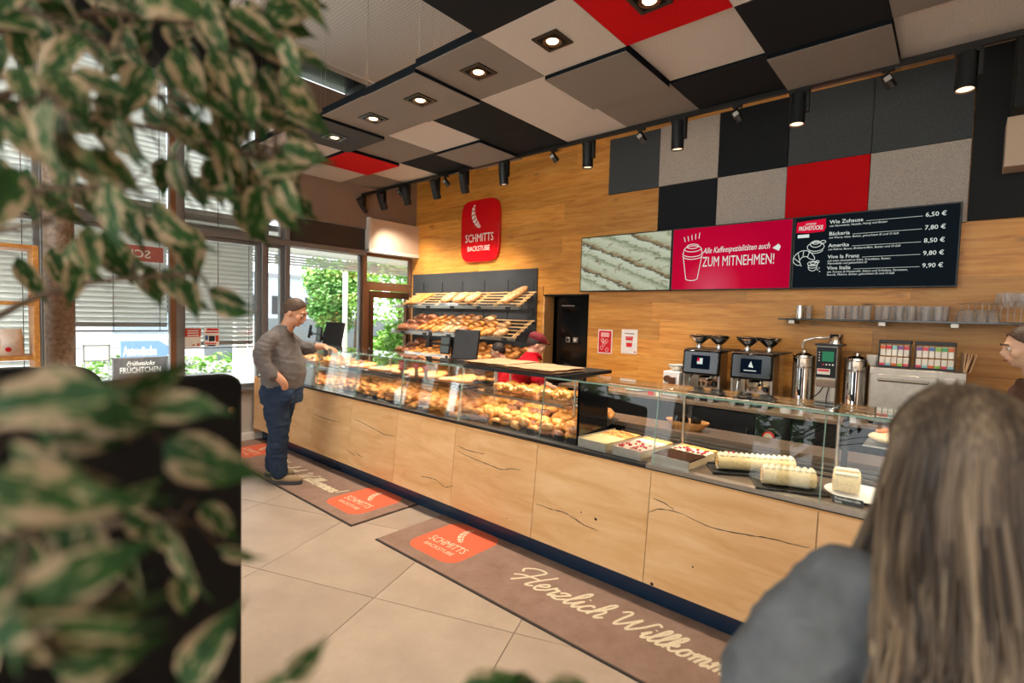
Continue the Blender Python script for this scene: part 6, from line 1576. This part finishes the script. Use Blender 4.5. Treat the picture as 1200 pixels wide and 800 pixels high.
# --- man in grey at the counter; local +Y = forward, +X = his right
mn = thing('person', 'man in grey long-sleeved top and dark jeans standing at the far counter', 'person', (-4.80, 2.20, 0.012), math.radians(41.1-90))
hc = (0, .10, 1.615); HT = rot('X', -.38)
bd_ = MB(); A = head(bd_, hc, HT, 1.10)
limb(bd_, [(0, -.03, 1.38), (0, .02, 1.47), (0, .07, 1.57)], [.07, .064, .066])
rings(bd_, [(0, -.02, .86, .15, .14), (0, -.01, 1.0, .165, .16), (0, -.01, 1.12, .165, .16), (0, -.04, 1.28, .17, .13), (0, -.05, 1.38, .15, .10), (0, -.03, 1.43, .07, .06)])
limb(bd_, [(.165, -.055, 1.36), (.25, -.09, 1.22), (.25, -.03, 1.10), (.21, .08, .985), (.15, .075, .91)], [.062, .054, .044, .036, .030])
limb(bd_, [(-.165, -.04, 1.36), (-.23, .06, 1.26), (-.20, .22, 1.28), (-.14, .33, 1.29)], [.06, .05, .04, .030])
hand(bd_, (-.135, .335, 1.29), (.25, 1, -.15), (0, 0, 1), -1, .95, .5)
hand(bd_, (.135, .07, .91), (-.15, .1, -1), (1, 0, 0), 1, .8, .4)
for s_, fy in ((1, .03), (-1, -.12)): limb(bd_, [(s_*.09, -.03, .9), (s_*.10, -.01+fy*.3, .5), (s_*.10, fy-.04, .10)], [.08, .055, .04])
obj('body', remeshed('body', bd_, .009, 2), 'skin', mn)
face_parts(mn, A, M['hair_brown']); short_hair(mn, A, 'hair_brown', 1)
sh_ = MB(); rings(sh_, [(0, -.015, .895, .185, .175), (0, -.01, .96, .195, .185), (0, .00, 1.05, .20, .195), (0, -.005, 1.14, .198, .190), (0, -.03, 1.25, .195, .160), (0, -.05, 1.34, .19, .13), (0, -.045, 1.40, .165, .11), (0, -.025, 1.45, .10, .088), (0, .0, 1.495, .072, .072)], 24)
limb(sh_, [(.165, -.055, 1.36), (.248, -.09, 1.25), (.262, -.07, 1.14), (.255, .0, 1.045)], [.082, .080, .070, .060])
limb(sh_, [(-.165, -.04, 1.36), (-.235, .05, 1.27), (-.215, .15, 1.265), (-.20, .2, 1.275)], [.078, .076, .066, .056])
obj('shirt', remeshed('shirt', sh_, .010, 3, .007, 16, 2), 'tee_grey', mn)
tr_ = MB(); rings(tr_, [(0, -.02, .76, .20, .175), (0, -.025, .86, .205, .185), (0, -.015, .94, .19, .175)], 24)
limb(tr_, [(.09, -.035, .84), (.105, -.02, .66), (.105, .0, .48), (.10, -.01, .25), (.10, .005, .10)], [.125, .112, .092, .082, .074])
limb(tr_, [(-.09, -.035, .84), (-.10, -.07, .66), (-.10, -.09, .48), (-.10, -.135, .25), (-.10, -.15, .10)], [.125, .112, .092, .082, .074])
tr_.ell((.145, .07, .835), (.058, .085, .10), 16, 10)
obj('trousers', remeshed('trousers', tr_, .010, 3, .009, 14, 5), 'jeans', mn)
for s_, fy in ((1, .02), (-1, -.14)):
    so_ = rings(MB(), [(s_*.10, fy+.055, 0, .048, .145), (s_*.10, fy+.055, .02, .05, .15), (s_*.10, fy+.055, .034, .047, .145)]); obj('shoe_sole', so_, 'shoe_sole', mn)
    su = MB(); su.ell((s_*.10, fy+.10, .045), (.044, .098, .042), 16, 10); su.ell((s_*.10, fy-.02, .06), (.042, .07, .055), 16, 10); su.ell((s_*.10, fy-.01, .10), (.046, .055, .035), 14, 8); obj('shoe', remeshed('shoe', su, .008, 2), 'shoe_tan', mn)
    ls = MB()
    for q in range(4): ls.tube([(s_*.10-.02, fy+.05+.018*q, .093-.008*q), (s_*.10+.02, fy+.058+.018*q, .093-.008*q)], .003, 5)
    obj('laces', ls, 'charcoal', mn)

# --- shop assistant in red behind the middle of the case
hp = ony(621, 404, 3.98)
as_ = thing('person', 'shop assistant in red shirt and dark red cap behind the counter', 'person', (hp.x-.02, 4.02, 0), math.radians(41.1-78))
z0 = hp.z; bd_ = MB(); A = head(bd_, (0, .06, z0), rot('X', -.42), .95)
limb(bd_, [(0, -.03, z0-.20), (0, .02, z0-.06)], [.06, .05]); rings(bd_, [(0, -.22, .9, .13, .11), (0, -.16, 1.05, .13, .11), (0, -.05, z0-.23, .14, .10)])
limb(bd_, [(.15, 0, z0-.21), (.22, .06, 1.0), (.16, .25, .93)], [.05, .04, .03]); limb(bd_, [(-.15, 0, z0-.21), (-.22, .06, 1.0), (-.14, .25, .93)], [.05, .04, .03])
hand(bd_, (.16, .255, .93), (-.3, 1, -.3), (0, 0, 1), 1, .85); hand(bd_, (-.14, .255, .93), (.3, 1, -.3), (0, 0, 1), -1, .85)
for s_ in (-1, 1): limb(bd_, [(s_*.08, -.22, .88), (s_*.09, -.2, .48), (s_*.09, -.22, .08)], [.08, .055, .04])
obj('body', remeshed('body', bd_, .010, 2), 'skin_light', as_); face_parts(as_, A, M['hair_dark']); short_hair(as_, A, 'hair_dark', 3)
s2_ = MB(); rings(s2_, [(0, -.23, .84, .165, .14), (0, -.19, .98, .165, .14), (0, -.12, 1.10, .18, .14), (0, -.05, z0-.19, .185, .13), (0, -.02, z0-.145, .15, .10), (0, .0, z0-.10, .085, .08), (0, .02, z0-.075, .066, .066)], 22)
limb(s2_, [(.15, -.01, z0-.205), (.225, .03, z0-.32), (.23, .06, z0-.44)], [.078, .07, .062]); limb(s2_, [(-.15, -.01, z0-.205), (-.225, .03, z0-.32), (-.23, .06, z0-.44)], [.078, .07, .062])
obj('shirt', remeshed('shirt', s2_, .011, 3, .012, 9, 8), 'shirt_red', as_)
obj('collar', MB().tube([(.07, .02, z0-.085), (.06, .085, z0-.11), (0, .115, z0-.15), (-.06, .085, z0-.11), (-.07, .02, z0-.085)], .014, 8), 'shirt_red', as_)
ap = MB()
for q in range(3): ap.add([(-.02+.03*q, .0, 0), (.0+.03*q, 0, .01), (-.01+.03*q, 0, .025)], [(0, 1, 2)], tr(.09, .115, z0-.25) @ rot('Z', -.4))
obj('chest_print', ap, 'white_print', as_, smooth=False)
cp = MB().ell((0, -.015, .065), (.088, .108, .070), 20, 12, A); cp.ell((0, .085, .062), (.060, .06, .010), 16, 6, A)
obj('cap', remeshed('cap', cp, .009, 2), plain('cap_red', '#6e0f1c', .8, var=.2), as_)
t2 = MB(); limb(t2, [(.085, -.22, .88), (.09, -.2, .48), (.09, -.22, .06)], [.10, .075, .06]); limb(t2, [(-.085, -.22, .88), (-.09, -.2, .48), (-.09, -.22, .06)], [.10, .075, .06]); obj('trousers', remeshed('trousers', t2, .014, 3), 'trouser_black', as_)
for s_ in (-1, 1): obj('shoe', rings(MB(), [(s_*.09, -.17, 0, .045, .13), (s_*.09, -.17, .04, .045, .13), (s_*.09, -.2, .08, .035, .08)]), 'black', as_)
# --- second member of staff, mostly hidden behind the first
hp = ony(606, 413, 4.33)
b3 = thing('person', 'dark-haired person bending behind the assistant in red, only the head visible', 'person', (hp.x-.10, 4.26, 0), math.radians(41.1+75))
z0 = hp.z; bd_ = MB(); A = head(bd_, (0, .10, z0), rot('X', -.3), .82)
limb(bd_, [(0, 0, z0-.19), (0, .06, z0-.05)], [.055, .045]); rings(bd_, [(0, -.18, .85, .12, .10), (0, -.10, .98, .12, .10), (0, -.0, z0-.20, .12, .09)])
for s_ in (-1, 1): limb(bd_, [(s_*.15, 0, z0-.22), (s_*.19, .03, .85), (s_*.13, .16, .72)], [.045, .035, .028]); hand(bd_, (s_*.13, .165, .72), (0, .6, -1), (s_, 0, 0), s_, .8); limb(bd_, [(s_*.07, -.16, .82), (s_*.08, -.1, .45), (s_*.08, -.15, .07)], [.075, .05, .038])
obj('body', remeshed('body', bd_, .011, 2), 'skin_light', b3); face_parts(b3, A, M['hair_dark']); short_hair(b3, A, 'hair_dark', 5)
s3_ = rings(MB(), [(0, -.19, .80, .15, .13), (0, -.12, .95, .15, .12), (0, -.02, z0-.22, .15, .11), (0, .02, z0-.15, .075, .07)]); limb(s3_, [(.14, 0, z0-.22), (.19, .02, .92)], [.065, .055]); limb(s3_, [(-.14, 0, z0-.22), (-.19, .02, .92)], [.065, .055]); obj('shirt', remeshed('shirt', s3_, .013, 3), 'shirt_red', b3)
t2 = MB(); [limb(t2, [(s_*.075, -.16, .84), (s_*.08, -.1, .45), (s_*.08, -.15, .06)], [.09, .07, .055]) for s_ in (-1, 1)]; obj('trousers', remeshed('trousers', t2, .014, 3), 'trouser_black', b3)
for s_ in (-1, 1): obj('shoe', rings(MB(), [(s_*.08, -.1, 0, .042, .12), (s_*.08, -.1, .04, .042, .12), (s_*.08, -.13, .08, .033, .07)]), 'black', b3)
# --- staff member at the right picture edge
hp = ony(1216, 408, 3.98)
r4 = thing('person', 'staff member in brown top cut off by the right picture edge', 'person', (hp.x, 3.98, 0), math.radians(41.1+62))
z0 = hp.z; bd_ = MB(); A = head(bd_, (0, .05, z0), rot('X', -.2), .96)
limb(bd_, [(0, -.03, z0-.22), (0, .02, z0-.07)], [.06, .05]); rings(bd_, [(0, -.03, .9, .13, .11), (0, -.03, 1.1, .13, .11), (0, -.03, z0-.25, .14, .10)])
for s_ in (-1, 1): limb(bd_, [(s_*.17, -.02, z0-.27), (s_*.22, .0, 1.04), (s_*.18, .2, .96)], [.05, .04, .03]); hand(bd_, (s_*.18, .205, .96), (-.2*s_, 1, -.1), (0, 0, 1), s_, .85); limb(bd_, [(s_*.08, -.03, .88), (s_*.09, -.01, .48), (s_*.09, -.03, .08)], [.08, .055, .04])
obj('body', remeshed('body', bd_, .011, 2), 'skin_light', r4); face_parts(r4, A, M['hair_brown']); short_hair(r4, A, 'hair_brown', 6)
s4 = rings(MB(), [(0, -.03, .84, .165, .14), (0, -.03, 1.05, .17, .14), (0, -.03, z0-.28, .19, .13), (0, -.03, z0-.22, .15, .10), (0, -.01, z0-.165, .08, .075)]); [limb(s4, [(s_*.165, -.02, z0-.27), (s_*.23, -.01, 1.12), (s_*.23, .04, 1.0)], [.078, .07, .06]) for s_ in (-1, 1)]
obj('shirt', remeshed('shirt', s4, .012, 3, .01, 9, 3), 'shirt_brown', r4)
t2 = MB(); [limb(t2, [(s_*.085, -.03, .88), (s_*.09, -.01, .48), (s_*.09, -.03, .06)], [.10, .075, .06]) for s_ in (-1, 1)]; obj('trousers', remeshed('trousers', t2, .014, 3), 'trouser_black', r4)
for s_ in (-1, 1): obj('shoe', rings(MB(), [(s_*.09, .02, 0, .045, .13), (s_*.09, .02, .04, .045, .13), (s_*.09, -.01, .08, .035, .08)]), 'black', r4)

# --- woman in the right foreground, seen from behind
hw = atd(1128, 545, .76)
wm_ = thing('person', 'woman with long ash blond hair and grey t-shirt seen from behind, right foreground', 'person', (hw.x, hw.y, 0), math.radians(41.1-8))
z0 = hw.z; bd_ = MB(); A = head(bd_, (0, 0, z0), rot('X', -.15), .97)
limb(bd_, [(0, -.02, z0-.22), (0, -.01, z0-.06)], [.055, .048]); rings(bd_, [(0, -.02, .85, .15, .12), (0, -.02, 1.0, .12, .10), (0, -.02, 1.15, .14, .11), (0, -.02, z0-.20, .14, .09)])
for s_ in (-1, 1): limb(bd_, [(s_*.17, -.02, z0-.215), (s_*.25, -.01, 1.06), (s_*.24, .10, .88), (s_*.20, .24, .84)], [.05, .042, .036, .026]); hand(bd_, (s_*.20, .245, .84), (-.2*s_, 1, -.1), (0, 0, 1), s_, .85); limb(bd_, [(s_*.08, -.02, .86), (s_*.09, 0, .46), (s_*.09, -.02, .07)], [.085, .055, .038])
obj('body', remeshed('body', bd_, .010, 2), 'skin_light', wm_); face_parts(wm_, A, M['hair_brown'])
s5 = rings(MB(), [(0, -.02, .80, .18, .15), (0, -.02, .98, .155, .13), (0, -.025, 1.12, .17, .135), (0, -.03, z0-.25, .19, .125), (0, -.03, z0-.19, .17, .10), (0, -.02, z0-.145, .10, .075)], 24)
for s_ in (-1, 1): limb(s5, [(s_*.155, -.025, z0-.205), (s_*.225, -.03, z0-.285), (s_*.265, -.025, z0-.36)], [.075, .076, .074])
obj('t_shirt', remeshed('t_shirt', s5, .008, 2, .007, 15, 4), 'tee_woman', wm_)
t2 = MB(); [limb(t2, [(s_*.09, -.02, .84), (s_*.09, 0, .46), (s_*.09, -.02, .06)], [.11, .075, .055]) for s_ in (-1, 1)]; obj('trousers', remeshed('trousers', t2, .014, 3), 'jeans', wm_)
for s_ in (-1, 1): obj('shoe', rings(MB(), [(s_*.09, .02, 0, .042, .12), (s_*.09, .02, .04, .042, .12), (s_*.09, -.01, .08, .033, .07)]), 'black', wm_)
def hair_mat():
    t = NT('hair_blond'); b = t.bsdf(); at = t.n('ShaderNodeAttribute', attribute_name='bake')
    t.l(t.ramp(at.outputs['Fac'], [(0, srgb('#2c241e')), (.4, srgb('#5a4c3e')), (.75, srgb('#86755f')), (1, srgb('#b09c82'))]), b.inputs['Base Color']); b.inputs['Roughness'].default_value = .42; b.inputs['Specular IOR Level'].default_value = .4; return t.m
M['hair_blond'] = hair_mat()
hm_ = MB(); hm_.bake = []; hm_.smooth = True; r = random.Random(5)
hcx = Vector((0, -.004, z0+.012))
for k in range(2300):
    a = r.uniform(0, 2*PI); el = r.uniform(.05, 1.45)
    d = Vector((math.sin(el)*math.cos(a), math.sin(el)*math.sin(a), math.cos(el)))
    if d.y > .5 and d.z < .5: continue
    p0 = hcx+Vector((d.x*.080, d.y*.098, d.z*.098)); pts = []
    L = r.uniform(.50, .66); out = Vector((d.x, d.y-.25, 0)); out = out.normalized() if out.length > .05 else Vector((0, -1, 0))
    back = min(1, max(0, .5-d.y)); ph = a*2.5+r.uniform(-.5, .5); am = r.uniform(.010, .024)
    for q in range(9):
        f = q/8
        dx = out.x*(.095+.03*f); dy = min(out.y, .15)*(.115+.01*f)
        tgt = Vector((dx*(1.12+.85*f*r.uniform(.5, 1.15)), dy-.015-.02*f, z0+.05-(f)*L))
        blend_ = min(1, f*2.6)
        p = p0*(1-blend_)+tgt*blend_
        if f < .4:      # hug the skull
            dd = p-hcx; e = math.sqrt((dd.x/.088)**2+(dd.y/.106)**2+(dd.z/.106)**2)
            if e < 1.03: p = hcx+dd*(1.03/max(e, .2))
        if d.y < .35:
            g_ = min(1, max(0, (f-.25)/.3)); p.y = p.y*(1-g_)+min(p.y, -.150-.03*abs(math.cos(a*7)))*g_
        p.x += am*math.sin(ph+f*8)*f; p.y += .6*am*math.cos(ph+f*7)*f
        pts.append(p)
    n0 = len(hm_.v); P = catmull(pts, 2); hm_.tube(P, [.0013+.0018*math.sin(PI*min(1, .12+i/len(P)*.85)) for i in range(len(P))], 4, cap=False)
    tone = min(1, max(0, r.gauss(.32, .18)+.22*math.sin(a*5))); hm_.bake += [tone]*(len(hm_.v)-n0)
obj('hair', hm_, 'hair_blond', wm_)
obj('scalp_hair', remeshed('scalp', MB().ell((0, -.012, .022), (.082, .100, .103), 20, 14, A).ell((0, -.03, -.05), (.072, .07, .10), 16, 10, A), .012, 2), plain('scalp_brown', '#5d4d3e', .6, var=.3, scale=50), wm_)
obj('bag_strap', MB().add([(.21, -.17, z0-.19), (.18, -.19, z0-.15), (-.16, -.24, .86), (-.12, -.24, .80), (.06, -.215, 1.08), (.02, -.22, 1.13)], [(0, 1, 5, 4), (4, 5, 2, 3)]), 'black', wm_)

# ------------------------------------------------------------------ variegated fig in the left foreground
def leaf_mat():
    t = NT('variegated_leaf'); b = t.bsdf(); uv = t.n('ShaderNodeUVMap'); sx = t.n('ShaderNodeSeparateXYZ'); t.l(uv.outputs[0], sx.inputs[0])
    nz = t.noise(t.coord('UV', (2.2, 3.2, 1), rand=True), 2.6, 2, .5)
    v = t.math('ABSOLUTE', t.math('SUBTRACT', sx.outputs[1], .5)); f = t.math('ADD', t.math('MULTIPLY', v, 1.15), t.math('MULTIPLY', t.math('SUBTRACT', nz, .5), 1.5))
    c = t.ramp(f, [(.0, srgb('#163a10')), (.24, srgb('#1f4a17')), (.29, srgb('#4a6232')), (.33, srgb('#91826a')), (1, srgb('#a39376'))])
    t.l(c, b.inputs['Base Color']); b.inputs['Roughness'].default_value = .6; b.inputs['Specular IOR Level'].default_value = .25
    b.inputs['Transmission Weight'].default_value = 0.0
    return t.m
M['leaf'] = leaf_mat(); M['twig'] = plain('twig', '#4c3d2c', .8)
def leaf_mesh(k):
    N = 6; vs = []; uv = []; fs = []
    wmax = .20+.03*k; bend = .22+.1*k
    for j in range(N+1):
        u = j/N; w = wmax*math.sin(PI*min(1, u**.72))*(1-.12*u) if 0 < u < 1 else 0.004
        if u > .8: w *= .55
        z = -bend*u*u
        for i, s_ in enumerate((-1, 0, 1)):
            vs.append((u, s_*w, z-(.0 if s_ == 0 else -.25*w)+.02*math.sin(u*9+s_*k))); uv.append((u, .5+.5*s_*(w/wmax)))
    for j in range(N):
        for i in range(2): fs.append((j*3+i, (j+1)*3+i, (j+1)*3+i+1, j*3+i+1))
    mb = MB().add(vs, fs); mb.uv = uv; mb.smooth = True; me = mb.mesh('leaf'); me.materials.append(M['leaf']); return me
LM = [leaf_mesh(k) for k in range(4)]
PB = Vector((-1.16, -.06, 0))
pt = thing('variegated_fig', 'potted fig tree with cream and green variegated leaves, left foreground', 'plant', tuple(PB))
obj('pot', MB().lathe([(.14, 0), (.19, .34), (.20, .36), (.18, .36), (.165, .32), (0, .32)], 28), 'charcoal', pt); obj('soil', MB().lathe([(.165, .325), (0, .33)], 20), 'bark', pt)
obj('trunk', MB().tube(catmull([(0, 0, .3), (.02, .02, .8), (-.02, .0, 1.3), (.02, .03, 1.8), (.0, .0, 2.35)], 5), [.028-.0009*q for q in range(21)], 10), 'bark', pt)
r = random.Random(11)
L_ = []
def leafat(px, py, dep, ang, ln, k=None, tw=None):
    # ang: direction the tip points to in the picture (deg, 0 right, -90 down)
    L_.append((atd(px, py, dep), math.radians(ang), ln, r.randrange(4) if k is None else k, r.uniform(-.8, .8) if tw is None else tw, r.uniform(-.5, .5)))
hand_l = [(297, 48, -12, .078), (305, 20, -5, .075), (322, 58, -3, .08), (343, 88, -58, .078), (300, 80, -70, .08), (290, 100, -75, .07), (268, 62, -80, .08), (330, 170, -20, .075), (318, 192, 8, .08), (310, 205, -70, .085), (285, 190, -80, .08), (262, 175, -85, .085), (240, 185, -80, .09), (218, 180, -85, .085),
          (330, 205, -70, .075), (300, 215, -85, .08), (250, 40, -60, .08), (262, 10, -20, .08), (232, 20, -60, .09), (245, 70, -70, .08), (300, 130, -20, .07), (280, 140, -100, .07), (255, 120, -60, .08), (235, 130, -110, .08), (215, 325, -60, .075), (245, 338, -25, .075), (248, 352, -30, .065), (190, 315, -45, .08), (175, 310, -80, .07), (160, 305, -100, .07), (205, 345, -20, .06), (120, 270, -80, .09), (150, 240, -70, .085), (60, 290, -70, .09), (20, 300, -80, .09), (95, 300, -100, .08)]
for px, py, an, ln in hand_l: leafat(px, py, r.uniform(.70, .85), an, ln)
for k in range(70): leafat(r.uniform(190, 345), r.uniform(-30, 250) if k % 3 else r.uniform(60, 200), r.uniform(.68, .9), r.gauss(-60, 30), r.uniform(.065, .085))
for k in range(125):
    px = r.uniform(-60, 235); py = r.uniform(-70, 300)
    if py > 170 and px > 150 and r.random() < .5: continue
    if py > 215 and r.random() < .62: continue
    dep = r.uniform(.50, .85) if px < 150 else r.uniform(.66, .9)
    leafat(px, py, dep, r.gauss(-70, 32), r.uniform(.07, .095))
for px, py, dep, an, ln in [(170, 480, .42, 8, .085), (190, 520, .42, -20, .085), (115, 480, .42, 20, .08), (20, 455, .38, -10, .09), (70, 470, .40, -15, .085), (10, 520, .34, -30, .09), (-20, 560, .32, -20, .1), (75, 525, .36, -80, .085), (100, 600, .38, -95, .08), (20, 640, .34, -75, .08), (-20, 480, .32, 10, .09),
                            (235, 590, .50, -30, .055), (255, 640, .50, -12, .055), (150, 600, .46, -60, .06), (185, 610, .46, -80, .06), (205, 620, .46, -65, .07), (120, 630, .46, -75, .06), (160, 650, .46, -100, .06), (215, 660, .47, -95, .065), (130, 590, .46, 10, .055), (5, 770, .33, 10, .08), (60, 780, .34, 0, .06), (-30, 680, .3, -40, .1),
                            (215, 805, .40, 62, .065), (95, 812, .36, 70, .06), (300, 812, .42, 35, .05), (335, 800, .42, 45, .04), (390, 815, .45, 10, .05), (540, 806, .5, 12, .06), (640, 803, .5, -8, .055), (590, 812, .5, 5, .05)]: leafat(px, py, dep, an, ln)
for k in range(8): leafat(r.uniform(-80, 40), r.uniform(440, 760), r.uniform(.28, .44), r.gauss(-50, 45), r.uniform(.07, .095))
# branches
BRN = []
trunk_pt = lambda z: PB+Vector((0, 0, z))
for tgt in ((300, 40, .78, 2.05), (320, 190, .78, 1.95), (235, 120, .78, 1.95), (140, 60, .65, 2.1), (60, 120, .6, 2.0), (150, 220, .7, 1.75), (235, 320, .75, 1.6), (50, 260, .6, 1.65), (60, 0, .6, 2.2), (200, 0, .7, 2.2), (150, 490, .42, 1.45), (30, 470, .36, 1.45), (210, 610, .47, 1.3), (40, 620, .34, 1.25), (120, 740, .36, 1.1), (600, 830, .5, 1.1), (330, 830, .42, 1.1), (-20, 560, .32, 1.3)):
    e = atd(*tgt[:3]); s0 = trunk_pt(tgt[3]-.1 if tgt[3] > 1.5 else tgt[3]-.15); mid = (s0+e)/2+Vector((0, 0, .06)); P = catmull([s0, mid, e], 8); BRN.append(P)
    obj('branch', MB().tube([p-PB for p in P], [.007-.005*i/len(P) for i in range(len(P))], 6), 'twig', pt)
tw_ = MB(); nodes = [p for P in BRN for p in P[4:]]
for (p, an, ln, k, tw, yw) in L_:
    q = min(nodes, key=lambda n: (n-p).length)
    if (q-p).length > .004:
        m_ = (q+p)/2+Vector((0, 0, .01)); tw_.tube([q-PB, m_-PB, p-PB], [.0018, .0014, .001], 4)
    d = (RT*math.cos(an)+UP*math.sin(an))+fw*yw; d.normalize()
    n_ = (-fw*math.cos(tw)+(RT*math.sin(an)-UP*math.cos(an))*math.sin(tw)*1.0); n_ = (n_-d*n_.dot(d)).normalized(); s_ = n_.cross(d)
    o = bpy.data.objects.new('leaf', LM[k]); C.objects.link(o); o.parent = pt
    o.matrix_local = tr(-PB) @ Matrix(((d.x, s_.x, n_.x, p.x), (d.y, s_.y, n_.y, p.y), (d.z, s_.z, n_.z, p.z), (0, 0, 0, 1))) @ Matrix.Scale(ln, 4)
obj('twigs', tw_, 'twig', pt, kind='stuff')

# ------------------------------------------------------------------ pieces that sit on a part become its sub-parts
SUB = {'laces': 'shoe', 'iris': 'eye', 'collar': 'shirt', 'chest_print': 'shirt', 'handle': 'door', 'side_handle': 'side_door', 'display_icon': 'display', 'display_bar': 'display', 'hopper_beans': 'bean_hopper',
       'feather_mark': ('sign_plate', 'logo_patch'), 'lettering': ('sign_plate', 'logo_patch', 'panel', 'band'), 'cup_drawing': 'display', 'heart_mark': 'display', 'menu_heading': 'display', 'menu_line': 'display', 'menu_price': 'display',
       'menu_text': 'display', 'menu_badge': 'display', 'food_drawings': 'display', 'print_drawing': 'print', 'cup_band': 'cup_print', 'crack': 'front_panel', 'knot': 'front_panel', 'tap_lever': 'tap', 'drip_grid': 'drip_tray', 'sticker_band': 'sticker',
       'knock_tube_ring': 'knock_tube', 'knock_tube_cap': 'knock_tube', 'rail_clip': 'front_rail', 'script_lettering': 'carpet', 'spiral': 'sponge', 'cream_rosettes': 'sponge', 'topping_bits': 'topping', 'ring': 'housing', 'bulb': 'housing', 'lens': 'barrel', 'badge': 'barrel'}
def centre(o):
    b = [Vector(c) for c in o.bound_box]; return o.matrix_basis @ (sum(b, Vector())/8)
for o in list(C.objects):
    if o.parent is None or o.type != 'MESH' or o.parent.type != 'EMPTY' or o.parent.get('category') is None: continue
    k = o.name.split('.')[0]
    if k not in SUB: continue
    want = SUB[k] if isinstance(SUB[k], tuple) else (SUB[k],)
    c = [q for q in o.parent.children if q.name.split('.')[0] in want and q is not o and not q.children_recursive == [o]]
    if not c: continue
    me_ = centre(o); q = min(c, key=lambda s: (centre(s)-me_).length)
    if q.parent is not o.parent: continue
    o.parent = q; o.matrix_parent_inverse = q.matrix_basis.inverted()
